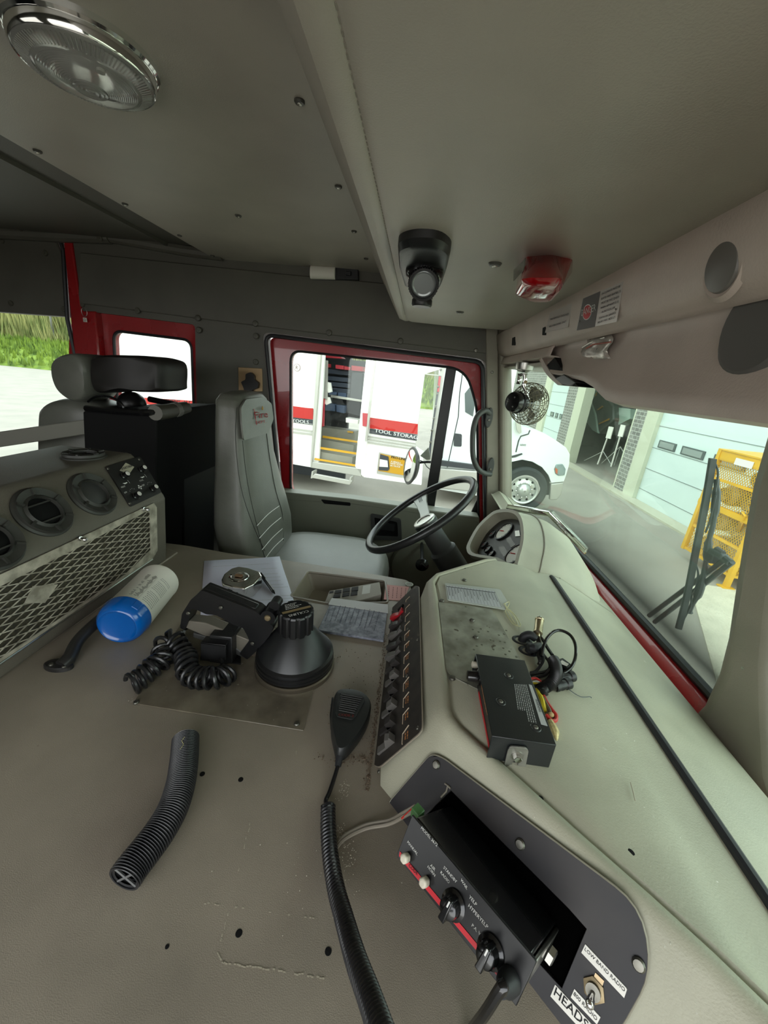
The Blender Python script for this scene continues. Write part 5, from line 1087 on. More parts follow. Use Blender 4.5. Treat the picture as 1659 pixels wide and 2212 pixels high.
for i, (x0, x1, y) in enumerate(((460, 583, 1224), (565, 598, 1229), (560, 600, 1241), (570, 606, 1248), (566, 606, 1256), (574, 612, 1264), (580, 622, 1270), (470, 470, 1290), (500, 600, 1300), (588, 628, 1288), (600, 632, 1294), (602, 632, 1300), (610, 634, 1306), (450, 470, 1300))):
    if x1 > x0: pscrib(x0, x1, y, i, m)
m.build('print', lab, t)
t = thing('brown_leaflet', 'brown and silver leaflet lying under the grip of the hand lamp', 'leaflet', PZ((500, 1370), ZE))
m = M(); m.prism([PZ(p, ZE + .004) for p in ((436, 1345), (520, 1330), (600, 1360), (560, 1420), (470, 1400))], (0, 0, .0008)); m.build('leaf', mat('leaf_brown', '#5b4a3a', .4, var=(18, .5, '#a39a8c')), t)
m = M(); m.prism([PZ(p, ZE + .005) for p in ((520, 1352), (560, 1362), (548, 1384), (516, 1372))], (0, 0, .0003)); m.build('pale_print', white, t)
zt_ = ZE + .035
td = [(478, 1252), (484, 1240), (500, 1228), (515, 1224), (536, 1227), (562, 1236), (566, 1244), (549, 1262), (528, 1272), (500, 1268), (480, 1262)]
t = thing('tape_measure', 'chrome cased tape measure lying on the printed sheet', 'tape measure', PZ((520, 1262), ZE))
o_ = rnd([PZ(p, zt_) for p in td], .004); c = sum(o_, V()) / len(o_)
m = M(); m.loft([[p + V((0, 0, -.032)) for p in o_], [p + V((0, 0, -.001)) for p in o_], [c + (p - c) * .95 + V((0, 0, .0015)) for p in o_]]); m.build('case', mat('polished_chrome', '#dedcd6', .12, 1, bump=(60, .25)), t, bevel=.001)
FTm = Fr(c + V((0, 0, .002)), (1, 0, 0), (0, 1, 0)); cd_ = FTm.hit((516, 1246)); m = M(); m.lathe(cd_, Z1, [(.024, 0), (.023, .0015), (.019, .002), (.018, .001), (.001, .0012)], 32); m.build('round_boss', chrome, t)
m = M(); a_, b_ = FTm.loc(cd_); m.prism(rnd([FTm.at(a_ + x, b_ + y, .0035) for x, y in ((-.010, -.006), (.010, -.006), (.010, .006), (-.010, .006))], .003), (0, 0, .001)); m.build('badge', mat('tape_badge', '#b58f70', .3, .6), t)
FTf = Fr(PZ((505, 1268), zt_) + V((0, -.0005, -.016)), PZ((528, 1272), zt_) - PZ((480, 1262), zt_), (0, 0, 1)); m = M(); m.fbox(FTf, -.017, -.004, -.009, .007, .0, .0025); m.fbox(FTf, -.004, .010, -.002, .002, 0, .0025); m.build('belt_clip_slot', blk, t)
m = M(); c2 = PZ((541, 1290), ZE + .004); m.box(PZ((545, 1268), zt_ - .018) + V((.002, -.004, -.004)), (.007, .010, .018), Matrix.Rotation(.6, 3, 'Z')); m.build('tape_hook', chrome, t, bevel=.001)
t = thing('ballpoint_pen', 'dark ballpoint pen lying on the printed sheet beside the tape measure', 'pen', PZ((578, 1262), ZE))
a_, b_ = PZ((563, 1240), ZE + .010), PZ((590, 1277), ZE + .008); dp_ = (b_ - a_).normalized()
m = M(); m.tube([a_, b_], .0044, 12); m.build('barrel', mat('pen_grey', '#34353a', .3), t)
m = M(); m.tube([b_, b_ + dp_ * .006, b_ + dp_ * .013], [.0044, .003, .0009], 12); m.build('tip', blk, t)
m = M(); m.tube([a_ + V((0, 0, .006)) + dp_ * .004, a_ + V((0, 0, .006)) + dp_ * .035], .0013, 6); m.build('clip', MT['gloss_black'], t)
# siren remote / keypad in the tray
FK2 = Fr(PZ((770, 1282), ZE + .004), PZ((820, 1257), ZE + .006) - PZ((709, 1279), ZE + .0), (0, 1, .12))
t = thing('keypad_unit', 'pale grey keypad unit with black keys sitting in the tray', 'keypad', PZ((765, 1290), ZE - .03))
tp = [FK2.hit(p) for p in ((712, 1274), (820, 1257), (828, 1285), (828, 1286), (705, 1306), (698, 1300))]
tp = [FK2.hit(p) for p in ((711, 1276), (820, 1257), (824, 1283), (777, 1297), (700, 1303))]
m = M(); m.prism(tp, FK2.n * -.024); m.build('case', mat('keypad_grey', '#a9a59c', .5, .1), t, bevel=.0015)
kk_ = cc(380, 1160, 3.19)
for ps in (((1098, 372), (1142, 368), (1140, 388), (1092, 394)), ((1152, 360), (1200, 354), (1198, 378), (1150, 384)), ((1212, 352), (1258, 345), (1256, 372), (1208, 376)), ((1088, 402), (1136, 396), (1132, 418), (1082, 424)), ((1150, 392), (1198, 386), (1194, 408), (1146, 416)), ((1206, 384), (1252, 376), (1250, 402), (1202, 408))):
    m = M(); quad(m, FK2, [kk_(*p) for p in ps], .0002, .003); m.build('key', blk, t, bevel=.0006)
m = M(); quad(m, FK2, [kk_(*p) for p in ((1290, 338), (1342, 330), (1336, 388), (1280, 396))], .0002, .001); m.build('display', mat('display_white', '#dcdedb', .2), t)
m = M(); quad(m, FK2, [kk_(*p) for p in ((1060, 376), (1086, 372), (1084, 386), (1056, 390))], .0002, .0008); m.build('badge_patch', ink, t)
# engraved plate
t = thing('engraved_plate', 'blue-grey marbled plate with rows of engraved writing leaning on the tray edge', 'plate', PZ((765, 1340), ZE))
zt2 = ZE + .007; sl_ = [PZ(p, zt2) for p in ((717, 1296), (838, 1310), (829, 1383), (686, 1361))]
m = M(); m.prism(sl_, (0, 0, -.006)); m.build('slab', mat('marbled_blue', '#8b8f9c', .35, var=(90, .35, '#5f6370')), t, bevel=.001)
FE = Fr(sl_[0], sl_[1] - sl_[0], sl_[0] - sl_[3]); FE.n = V((0, 0, 1))
m = M(); quad(m, FE, [(717, 1292), (838, 1306), (838, 1325), (709, 1306)], .0003, .0009); m.build('pale_strip', mat('strip_pale', '#c5c5c6', .4), t)
m = M(); R = random.Random(8)
for i in range(11):
    x0 = 706 + i * 10.5; P_, Q_ = PZ((x0 + 10, 1300 + i * 1.3), zt2 + .0011), PZ((x0 - 4, 1300 + 44 + i * 2.0 - R.random() * 12), zt2 + .0011); f = .12 + .1 * R.random()
    while f < 1: w = .03 + .05 * R.random(); a_, b_ = P_.lerp(Q_, f), P_.lerp(Q_, min(1, f + w)); m.poly([a_, b_, b_ + V((.0016, 0, 0)), a_ + V((.0016, 0, 0))]); f += w + .03
m.build('engraving', mat('engrave', '#45485a', .6), t)
# pink tag and round sticker
t = thing('pink_notice', 'pink printed notice stuck beside the top of the switch panel', 'notice', PZ((858, 1280), ZE))
m = M(); m.prism([PZ(p, ZE + .0008) for p in ((833, 1263), (884, 1268), (872, 1298), (829, 1295))], (0, 0, .0006)); m.build('card', mat('pink_card', '#d39a96', .6), t)
m = M(); R = random.Random(1)
for i in range(5):
    x0 = 839 + i * 9; P_, Q_ = PZ((x0 + 1, 1267 + i * .8), ZE + .0018), PZ((x0 - 1, 1292), ZE + .0018); f = 0
    while f < .95: w = .08 + .1 * R.random(); a_, b_ = P_.lerp(Q_, f), P_.lerp(Q_, min(1, f + w)); m.poly([a_, b_, b_ + V((.0016, 0, 0)), a_ + V((.0016, 0, 0))]); f += w + .05
m.build('print', mat('print_brown', '#74443f', .6), t)
c = PZ((884, 1262), ZE + .0016); m = M(); m.lathe(c, Z1, [(.0115, 0), (.0115, .0006)], 28); t = m.build('round_sticker', mat('sticker_pale', '#b9c2b4', .5), None); tag(t, 'small round pale sticker at the far end of the switch panel', 'sticker')
m = M(); m.lathe(c + V((0, 0, .0006)), Z1, [(.0088, 0), (.0085, .0003)], 24, cap=True); m.build('rim_print', lab, t)

# ================================================================ things lying on the dash
def D(p, h=0): return PZ(p, RZ - .0035 + h)
t = thing('mounting_plate', 'worn aluminium mounting plate drilled with small holes on the console top', 'plate', D((1030, 1390)))
m = M(); m.prism(rnd([D(p, .001) for p in ((947, 1302), (1061, 1317), (1070, 1330), (1133, 1442), (1050, 1500), (975, 1463), (964, 1450))], .004), (0, 0, .0022)); m.build('plate', alu, t, bevel=.0006)
khs = cc(780, 1180, 3.19); m = M()
for p in ((770, 573), (825, 569), (810, 590), (875, 587), (950, 612), (985, 605), (1000, 580), (893, 645), (912, 652), (958, 655), (990, 662), (832, 678), (797, 687), (778, 712), (912, 710), (980, 702), (1022, 724), (1070, 762), (995, 745)):
    q = D(khs(*p), .0033); m.lathe(q, Z1, [(.0022, 0), (.0018, .0002)], 10)
m.build('drilled_holes', mat('hole_grey', '#6b6a5c', .7), t)['kind'] = 'stuff'
for p in ((765, 512), (790, 628)): screw(D(khs(*p), .0033), Z1, .0052, t)
for p, s in (((712, 236), 'near the far edge of the console top'), ((556, 378), 'left of the laminated card'), ((628, 912), 'at the near left corner of the mounting plate')):
    o = screw(D(khs(*p), .0005), Z1, .0055, None, 'console_screw'); tag(o, 'cross-head screw ' + s, 'screw')
t = thing('laminated_card', 'laminated list card with ruled lines on the console top', 'card', D((1025, 1290)))
cq = [D(p, .0035) for p in ((961, 1260), (1080, 1274), (1096, 1300), (1092, 1318), (966, 1297))]
m = M(); m.prism(rnd(cq, .004), (0, 0, .0012)); m.build('lamination', mat('laminate', '#c6cac4', .15, coat=.5), t)
m = M(); q4 = [D(p, .0049) for p in ((964, 1264), (1068, 1277), (1083, 1312), (969, 1294))]; m.prism(q4, (0, 0, .0002)); m.build('printed_list', mat('list_paper', '#c3c5c9', .5), t)
m = M(); R = random.Random(6)
for i in range(17):
    f = i / 16; A_ = q4[0].lerp(q4[1], f) + V((0, 0, .0004)); B_ = q4[3].lerp(q4[2], f) + V((0, 0, .0004)); m.poly([A_, B_, B_ + V((.0004, 0, 0)), A_ + V((.0004, 0, 0))])
    if i < 16:
        f2 = (i + .5) / 16; A_ = q4[0].lerp(q4[1], f2) + V((0, 0, .0004)); B_ = q4[3].lerp(q4[2], f2) + V((0, 0, .0004)); e_ = .35 + .5 * R.random(); P_, Q_ = A_.lerp(B_, .15), A_.lerp(B_, e_); m.poly([P_, Q_, Q_ + V((.001, 0, 0)), P_ + V((.001, 0, 0))])
for k_ in (.1, .12): m.tube([q4[0].lerp(q4[3], k_) + V((0, 0, .0004)), q4[1].lerp(q4[2], k_) + V((0, 0, .0004))], .0003, 4)
m.build('ruled_print', ink, t)
m = M(); m.tube(smooth([D(p, h_) for p, h_ in (((1088, 1305), .006), ((1100, 1300), .008), ((1096, 1312), .004), ((1090, 1304), .008), ((1098, 1322), .004), ((1112, 1346), .003), ((1121, 1353), .003), ((1124, 1348), .003), ((1112, 1328), .003), ((1098, 1316), .005), ((1092, 1322), .004), ((1106, 1345), .003), ((1118, 1350), .004), ((1110, 1330), .005), ((1092, 1310), .006))], 6), .0009, 5); m.build('rubber_band', mat('pale_band', '#cfcba0', .5), t)
# upper siren amplifier box
zt3, zb3 = -.404, RZ - .003; x0, x1, y0, y1 = .1400, .2180, .3655, .5150
t = thing('amplifier_box', 'black metal amplifier box with knob and warning label lying on the console top', 'control box', ((x0 + x1) / 2, (y0 + y1) / 2, zb3))
m = M(); m.box(((x0 + x1) / 2 + .004, (y0 + y1) / 2, (zt3 + zb3) / 2 - .0005), (x1 - x0 - .008, y1 - y0 - .004, zt3 - zb3 - .003)); m.build('chassis', blkm, t, bevel=.001)
FB = Fr(V((0, 0, zt3)), (1, 0, 0), (0, 1, 0))
bm_ = mat('box_black', '#1d2021', .35, coat=.25, bump=(700, .1))
m = M(); m.box(((x0 + x1) / 2, (y0 + y1) / 2, zt3 - .0009), (x1 - x0, y1 - y0, .0018)); m.box(((x0 + x1) / 2, y0 + .0008, (zt3 + zb3) / 2), (x1 - x0, .0016, zt3 - zb3)); m.box(((x0 + x1) / 2, y1 - .0008, (zt3 + zb3) / 2), (x1 - x0, .0016, zt3 - zb3)); m.build('cover', bm_, t, bevel=.0008)
FX = Fr(V((x0 + .006, (y0 + y1) / 2, (zt3 + zb3) / 2)), (0, -1, 0), (0, 0, 1)); hz_ = (zt3 - zb3) / 2; wy_ = (y1 - y0) / 2
m = M(); m.fbox(FX, -wy_ + .002, wy_ - .002, -hz_ + .001, hz_ - .002, -.002, .001); m.build('front_plate', MT['face_black'], t)
m = M(); m.fbox(FX, -wy_ + .045, wy_ - .004, -hz_ + .003, -hz_ + .008, .001, .0016); m.build('red_stripe', MT['stripe_red'], t)
m = M(); m.text('SIREN', FX, 0, 0, .001, .001) if False else None
for i in range(12):
    a_ = -wy_ + .05 + i * .0045; m.fbox(FX, a_, a_ + .003, .003, .009 - .003 * (i % 3 == 1), .001, .0014)
m.build('amber_print', mat('amber_print', '#8f7a3a', .5) if 'amber_print' not in MT else MT['amber_print'], t)
c = FX.at(-wy_ + .034, .004, .001); m = M(); m.lathe(c, FX.n, [(.0115, 0), (.0115, .003), (.0085, .005), (.0078, .019), (.006, .020)], 20); m.build('rotary_knob', MT['gloss_black'], t)
c = FX.at(-wy_ + .010, .006, .001); m = M(); m.lathe(c, FX.n, [(.0045, 0), (.0055, .004), (.005, .009), (.003, .010)], 14); m.build('push_button', MT['ivory'], t)
for p in ((1017, 893), (962, 1072), (1203, 1250)):
    c = FB.hit(khs(*p)); m = M(); m.lathe(c, Z1, [(.0068, 0), (.0060, .0006), (.0048, .0003)], 24); w_s = m.build('dimple', bm_, t); screw(c + V((0, 0, .0003)), Z1, .0032, w_s)
lq = [khs(*p) for p in ((1045, 945), (1172, 955), (1285, 1240), (1130, 1195), (1095, 1110))]
m = M(); quad(m, FB, [khs(*p) for p in ((1155, 952), (1176, 958), (1285, 1240), (1240, 1228))], .0003, .0006); m.build('warning_label', mat('label_silver', '#b9bcbb', .35), t)
m = M(); m2 = M(); R = random.Random(12)
for i in range(8):
    f = i / 8; A_ = FB.hit(khs(1056 + 90 * f, 950 + 4 * f), .0004); B_ = FB.hit(khs(1150 - 20 * (1 - f) * 3 + 70 * f, 1190 + 35 * f), .0004); g = 0; e_ = 1 if i > 3 else .75
    while g < e_: w = .02 + .05 * R.random(); P_, Q_ = A_.lerp(B_, g), A_.lerp(B_, min(e_, g + w)); m.poly([P_, Q_, Q_ + V((.0011, 0, 0)), P_ + V((.0011, 0, 0))]); g += w + .015
m.build('label_small_print', MT['label_silver'], t)
m = M(); tfit(m, 'WARNING', FB, khs(1198, 1052), khs(1228, 1140), .0008, bold=.03); m.build('lettering', ink, t)
# bracket and bolt at its near end
FYb = Fr(V((.178, y0 - .0005, zb3 + .02)), (1, 0, 0), (0, 0, 1))
bq = [khs(*p) for p in ((1010, 1392), (1030, 1370), (1130, 1378), (1152, 1398), (1118, 1580), (960, 1560), (985, 1500))]
gal = mat('galvanised', '#a7a69e', .35, .8, var=(60, .2))
m = M(); m.prism(rnd([FYb.hit(p, .0012) for p in bq], .003), FYb.n * -.002 if False else FYb.n * .002, [rnd([FYb.hit(khs(*p), .0012) for p in ((1042, 1470), (1085, 1472), (1065, 1538), (1028, 1532))], .003)]); bt = m.build('mounting_bracket', gal, t, bevel=.0005)
c = FYb.hit(khs(1075, 1445), .003); m = M(); m.lathe(c, FYb.n, [(.0075, 0), (.0075, .0012), (.0055, .0014)], 22); m.build('washer', steel, bt); m = M(); m.lathe(c, FYb.n, [(.0052, .001), (.0052, .0055), (.0045, .006)], 6); m.build('hex_bolt', chrome, bt)
# wiring bundle behind the box
kw = cc(1120, 1320, 7.3722)
def Wp(x, y, h): return PZ(kw(x, y), RZ - .008 + h)
def wire(pts, r, mt, name, label, cat='wire', n=8): m = M(); m.tube(smooth([Wp(*p) for p in pts], 6), r, n); return tag(m.build(name, mt), label, cat)
wb = mat('wire_black', '#232323', .35)
t = thing('wiring_harness', 'bundle of black corrugated loom and cables coming out behind the amplifier box', 'wiring', Wp(420, 900, 0))
def corr(pts, r, name, par, n=14, k=1.0):
    P = smooth([Wp(*p) for p in pts], 10); L = [0]
    for a_, b_ in zip(P, P[1:]): L.append(L[-1] + (b_ - a_).length)
    N = int(L[-1] / .0022); q = []; rr = []
    for i in range(N * 2 + 1):
        s = L[-1] * i / (N * 2); j = min(max(x for x in range(len(L)) if L[x] <= s + 1e-9), len(P) - 2); q.append(P[j].lerp(P[j + 1], (s - L[j]) / max(1e-9, L[j + 1] - L[j]))); rr.append(r if i % 2 else r * .86)
    m = M(); m.tube(q, rr, n); return m.build(name, wb, par, ang=25)
corr(((300, 1290, .004), (420, 1210, .008), (540, 1130, .014), (600, 1000, .018), (590, 860, .018), (550, 770, .018)), .0098, 'corrugated_loom', t, 18)
corr(((400, 1340, .004), (395, 1280, .008), (420, 1220, .008)), .0075, 'corrugated_loom', t)
corr(((310, 560, .008), (320, 680, .012), (350, 790, .014), (330, 860, .01)), .0042, 'corrugated_loom', t, 10)
m = M(); m.tube(smooth([Wp(*p) for p in ((300, 395, .016), (305, 480, .014), (340, 600, .016), (420, 720, .018), (480, 800, .018), (500, 900, .014), (440, 960, .01), (300, 990, .008), (180, 1010, .006))], 6), .0025, 7)
m.tube(smooth([Wp(*p) for p in ((320, 395, .016), (350, 500, .016), (370, 620, .018), (400, 760, .018), (350, 870, .012), (270, 960, .008), (190, 985, .006))], 6), .0025, 7)
m.tube(smooth([Wp(*p) for p in ((340, 400, .014), (400, 480, .012), (470, 600, .012), (540, 700, .014))], 6), .003, 7)
m.tube(smooth([Wp(*p) for p in ((200, 1060, .006), (300, 1050, .008), (430, 1010, .012), (500, 930, .016))], 6), .0026, 7); m.build('cables', wb, t)['kind'] = 'stuff'
m = M(); m.tube(smooth([Wp(*p) for p in ((370, 720, .020), (390, 600, .026), (450, 440, .034), (560, 330, .04), (680, 310, .042), (820, 380, .04), (900, 520, .036), (910, 700, .03), (860, 860, .024), (760, 960, .016), (640, 1010, .012))], 8), .0027, 10); lp = m.build('looping_cable', MT['gloss_black'], t)
m = M(); m.box(Wp(720, 880, .010), (.018, .022, .014), Matrix.Rotation(.6, 3, 'Z')); m.box(Wp(660, 830, .013), (.012, .008, .012), Matrix.Rotation(.6, 3, 'Z')); m.build('relay_block', blk, t, bevel=.0015)
m = M(); m.prism([Wp(*p) for p in ((690, 785, .019), (800, 845, .019), (770, 880, .019), (650, 830, .019))], (0, 0, .0006)); m.build('relay_label', white, t)
for (x, y, l) in ((760, 1060, 1), (700, 1175, 0)):
    c = Wp(x, y, .008); d = (Wp(x + 80, y - 20, .008) - c).normalized(); m = M(); m.lathe(c - d * .016, d, [(.0078, 0), (.0085, .004), (.0075, .008), (.0085, .012), (.0075, .020), (.009, .022), (.009, .030), (.006, .030), (.0055, .024)], 16, cap=False); p_ = m.build('connector', blk, t)
    m = M(); m.lathe(c + d * .006, d, [(.0057, 0), (.0055, .006)], 14); m.build('seal', mat('seal_red', '#b03048', .4) if l else mat('seal_blue', '#3b5688', .4), p_)
cz = Wp(310, 340, .022); dz = (Wp(340, 110, .034) - cz).normalized()
t2 = thing('coaxial_plug', 'metal coaxial plug standing up at the end of the wiring bundle', 'plug', Wp(310, 340, 0))
Lz = (Wp(340, 110, .034) - cz).length
m = M(); m.lathe(cz - dz * .004, dz, [(.0045, -.006), (.0045, 0), (.0085, .002), (.0085, .004), (.0078, .0055), (.0078, Lz * .9), (.0085, Lz * .92), (.0085, Lz), (.006, Lz + .001)], 24); m.build('sleeve', mat('nickel', '#b8ab8c', .25, .9), t2)
m = M(); m.lathe(cz + dz * Lz, dz, [(.0013, -.002), (.0013, .005), (.0005, .006)], 10); m.build('pin', steel, t2)
# rubber elbows
for (a1_, b1_, c1_, s) in (((60, 470), (150, 380), (270, 430), 'far'), ((170, 640), (210, 590), (320, 560), 'near')):
    t3 = thing('rubber_grommet', 'black rubber grommet with bent hose end, the %s one beside the coaxial plug' % s, 'grommet', Wp(*a1_, 0))
    g = Wp(a1_[0] - 10, a1_[1] + 20, 0); m = M(); m.loft([[g + V((.019 * k_ * math.cos(w), .014 * k_ * math.sin(w), h_)) for w in [2 * math.pi * i / 24 for i in range(24)]] for h_, k_ in ((.001, 1), (.004, 1), (.005, .8), (.003, .6))]); m.build('flange', rub, t3)
    m = M(); m.tube(smooth([g + V((0, 0, .0)), g + V((.002, 0, .012)), Wp(b1_[0] + 30, b1_[1], .018), Wp(*c1_, .014)], 6), .0078, 12); m.build('elbow', rub, t3)
ye = mat('wire_yellow', '#d8c431', .35); rw = mat('wire_red', '#c23a34', .35)
wire(((200, 1080, .01), (270, 1070, .012), (350, 1120, .012), (380, 1160, .012)), .0022, rw, 'red_lead', 'red lead looping from the box into the loom')
wire(((220, 1150, .008), (300, 1160, .010), (380, 1195, .010)), .0018, ye, 'yellow_lead', 'short yellow lead between box and corrugated loom')
wire(((225, 1170, .006), (290, 1180, .008), (370, 1210, .008)), .0018, mat('wire_green', '#4f8a4a', .35), 'green_lead', 'short green lead between box and corrugated loom')
wire(((215, 1130, .008), (290, 1120, .011), (370, 1160, .011)), .0018, mat('wire_white', '#d4d4cc', .35), 'white_lead', 'short white lead between box and corrugated loom')
m = M(); m.tube([Wp(*p) for p in ((285, 1245, .008), (320, 1330, .008), (350, 1370, .008), (380, 1440, .008), (395, 1530, .007), (430, 1600, .006))], [.003, .0036, .0045, .0045, .0045, .0024], 8); tag(m.build('yellow_butt_splice', ye), 'fat yellow splice on the wires beside the amplifier box', 'splice')
wire(((400, 1350, .008), (450, 1450, .008), (540, 1580, .007), (600, 1660, .006), (590, 1740, .005), (520, 1740, .006), (440, 1650, .008)), .0027, rw, 'red_cable', 'thick red wire looping back to the yellow splice')
wire(((390, 1380, .009), (440, 1480, .009), (490, 1570, .009), (510, 1640, .008)), .0027, mat('wire_brown', '#6a5f4a', .45), 'brown_cable', 'brown wire lying between the yellow splice and red wire')
m = M(); m.ball(Wp(515, 1650, .007), (.0045, .004, .004)); tag(m.build('wire_cap', mat('tan_cap', '#b49b69', .5)), 'small tan wire cap at the end of the brown wire', 'wire cap')
m = M(); m.tube([Wp(*p) for p in ((500, 1750, .006), (550, 1850, .006), (590, 1930, .005), (600, 2010, .004), (605, 2070, .003))], [.004, .0055, .0055, .003, .001], 8); tag(m.build('taped_splice', mat('tape_cream', '#d3c48b', .5, var=(200, .3))), 'cream taped splice hanging beside the near corner of the amplifier box', 'splice')
wire(((760, 1210, .006), (860, 1290, .004), (980, 1360, .003), (1060, 1370, .003), (1140, 1365, .004), (1165, 1385, .003)), .0007, mat('thin_wire', '#50585a', .4), 'thin_wire', 'single thin bare-ended wire straying across the dash', n=5)
# ---------------------------------------------------------------- cab fan
kf = cc(1060, 760, 6.1455)
YF = 1.45
t = thing('cab_fan', 'small black and chrome fan hanging from the overhead console by the driver post', 'fan', PY(kf(440, 200), YF))
fc_ = PY(kf(520, 660), YF); fa = V((-.80, -.42, -.12)).normalized()    # blows toward the cab; motor sits on the near side
mc = PY(kf(300, 600), YF - .06)
rad = (PY(kf(720, 640), YF) - PY(kf(245, 760), YF)).length / 2
u_, w_ = perp(fa); cagem = mat('cage_wire', '#a9a695', .3, .8); m = M()
cc0 = PY(kf(480, 690), YF); ax_ = (mc - cc0).normalized(); ax_ = (ax_ * .5 + fa * .5).normalized(); u_, w_ = perp(ax_); rad = .072
def prof_r(f): return rad * f
for f, d in ((1, -.012), (1, .0), (.92, .014), (.80, .022), (.68, .028), (.56, .032), (.44, .035)):
    m.tube(circ(cc0 + ax_ * d, ax_, rad * f, 32, u_), .0012, 5, closed=True)
for f, d in ((.97, -.026), (.85, -.036), (.7, -.042), (.55, -.046), (.4, -.048), (.25, -.05)): m.tube(circ(cc0 + ax_ * d, ax_, rad * f, 32, u_), .0012, 5, closed=True)
for i in range(22):
    a_ = 2 * math.pi * i / 22; d = u_ * math.cos(a_) + w_ * math.sin(a_); d2 = u_ * math.cos(a_ + .35) + w_ * math.sin(a_ + .35)
    m.tube([cc0 + d * rad * .40 + ax_ * .035, cc0 + d * rad * .8 + ax_ * .022, cc0 + d * rad + ax_ * 0, cc0 + d2 * rad * .97 - ax_ * .026, cc0 + d2 * rad * .7 - ax_ * .042, cc0 + d2 * rad * .2 - ax_ * .05], .0011, 4)
m.build('wire_guard', cagem, t)['kind'] = 'stuff'
for i in range(3):
    a_ = 2 * math.pi * i / 3; rows = []
    for rr_ in (.014, .03, .045, .06):
        row = []
        for s_ in (-.5, -.25, 0, .25, .5): g = a_ + s_ * .95; d = u_ * math.cos(g) + w_ * math.sin(g); row.append(cc0 + d * rr_ + ax_ * (s_ * .022 - .008))
        rows.append(row)
    m = M(); m.quadgrid(rows); m.build('fan_blade', mat('blade_grey', '#7b7a6c', .4) if 'blade_grey' not in MT else MT['blade_grey'], t, solid=.0012)
m = M(); m.lathe(cc0 - ax_ * .01, ax_, [(.016, -.01), (.018, .0), (.016, .03), (.032, .036), (.034, .045), (.034, .082), (.031, .087), (.010, .088)], 32); mo = m.build('motor', MT['gloss_black'], t)
m = M()
for i in range(3):
    g = 2 * math.pi * i / 3; d = u_ * math.cos(g) + w_ * math.sin(g); m.lathe(cc0 + ax_ * .078 + d * .018, ax_, [(.003, 0), (.003, .0015)], 8)
m.build('motor_rivets', steel, mo)['kind'] = 'stuff'
m = M(); m.tube(circ(cc0 + ax_ * .052, ax_, .0345, 32, u_), .003, 6, closed=True); m.build('motor_band', MT['face_black'], mo)
m = M(); hb = PY(kf(450, 190), YF); m.lathe(hb, (0, 0, -1), [(.030, -.01), (.030, 0), (.028, .012), (.018, .018), (.012, .02)], 24); m.build('ceiling_mount', steel, t)
m = M(); yk = [PY(kf(*p), YF - .02) for p in ((450, 290), (455, 380), (440, 450), (470, 520), (490, 620), (460, 700))]; 
m.quadgrid([[p + V((-.007, 0, 0)), p + V((.007, 0, 0))] for p in smooth(yk, 4)]); m.build('yoke', chrome, t, solid=.002)
m = M(); m.quadgrid([[p + V((-.007, .02, 0)), p + V((.007, .02, 0))] for p in [PY(kf(*p), YF - .02) for p in ((405, 290), (400, 380), (380, 430))]]); m.build('yoke', chrome, t, solid=.002)
m = M(); m.lathe(PY(kf(460, 400), YF - .022), (0, -1, 0), [(.006, 0), (.006, .004), (.004, .005)], 12); m.build('yoke_screw', MT['brass_nut'], t)
m = M(); m.tube([PY(kf(440, 280), YF), PY(kf(440, 320), YF)], .012, 10); m.build('neck', steel, t)
# ================================================================ outside: wiper, mirror
wk = mat('wiper_black', '#3b4144', .5)
t = thing('windscreen_wiper', 'long black windscreen wiper with double arm outside the windscreen', 'wiper', (.76, 1.0, -.6))
XW = .765
def WX(p, h=0): return WSF.hit(p, (.06 + h) * (1 if WSF.n.x > 0 else -1))
bl = smooth([WX((1545, 991)), WX((1530, 1080)), WX((1508, 1190)), WX((1488, 1290)), WX((1470, 1358))], 5)
m = M(); m.loft([[p + V((0, -.006, 0)), p + V((-.012, -.004, 0)), p + V((-.014, 0, 0)), p + V((-.012, .004, 0)), p + V((0, .006, 0))] for p in bl]); m.build('blade', wk, t)
for ps in (((1546, 1003), (1551, 1020), (1549, 1040), (1545, 1062)), ((1546, 1070), (1535, 1120), (1524, 1150)), ((1504, 1222), (1508, 1240), (1503, 1270), (1492, 1282)), ((1494, 1284), (1492, 1310), (1484, 1325), (1474, 1344))):
    m = M(); m.tube(smooth([WX(p, .004) for p in ps], 4), .0022, 6); m.build('yoke', wk, t)
m = M(); P = smooth([WX(p, .012) for p in ((1548, 1035), (1547, 1075), (1541, 1130), (1532, 1165), (1527, 1200), (1520, 1240), (1510, 1280), (1496, 1305), (1489, 1322))], 4); m.tube(P, [.0055 + .003 * (abs(math.sin(i * .33)) > .8) for i in range(len(P))], 8); m.build('frame', wk, t)
for a_, b_ in (((1570, 1206), (1402, 1330)), ((1582, 1214), (1414, 1344))):
    m = M(); m.tube([WX(a_, .022), WX(b_, .012)], .0062, 8); m.build('arm', wk, t)
m = M(); m.box(WX((1544, 1203), .02), (.03, .022, .03)); m.box(WX((1552, 1196), .018), (.02, .04, .012)); m.build('clamp', wk, t, bevel=.004)
m = M(); m.tube([WX((1558, 1200), .02), WX((1578, 1216), .02)], .0085, 10); m.tube([WX((1548, 1186), .02), WX((1562, 1196), .02)], .007, 10); m.build('pivot', wk, t)
t = thing('side_mirror', 'round convex side mirror outside the driver door window', 'mirror', PY((945, 1060), 2.4))
mc_ = PY((886, 1006), 2.4); ma_ = V((-.93, -.30, .10)).normalized()
m = M(); m.lathe(mc_ + ma_ * -.03, ma_, [(.02, -.01), (.09, .0), (.118, .022), (.120, .030), (.116, .033)], 40); m.build('housing', blk, t)
m = M(); m.lathe(mc_, ma_, [(.115, 0), (.08, .008), (.04, .012), (.001, .013)], 40); m.build('mirror_glass', mat('mirror', '#e8e8e8', .02, 1), t)
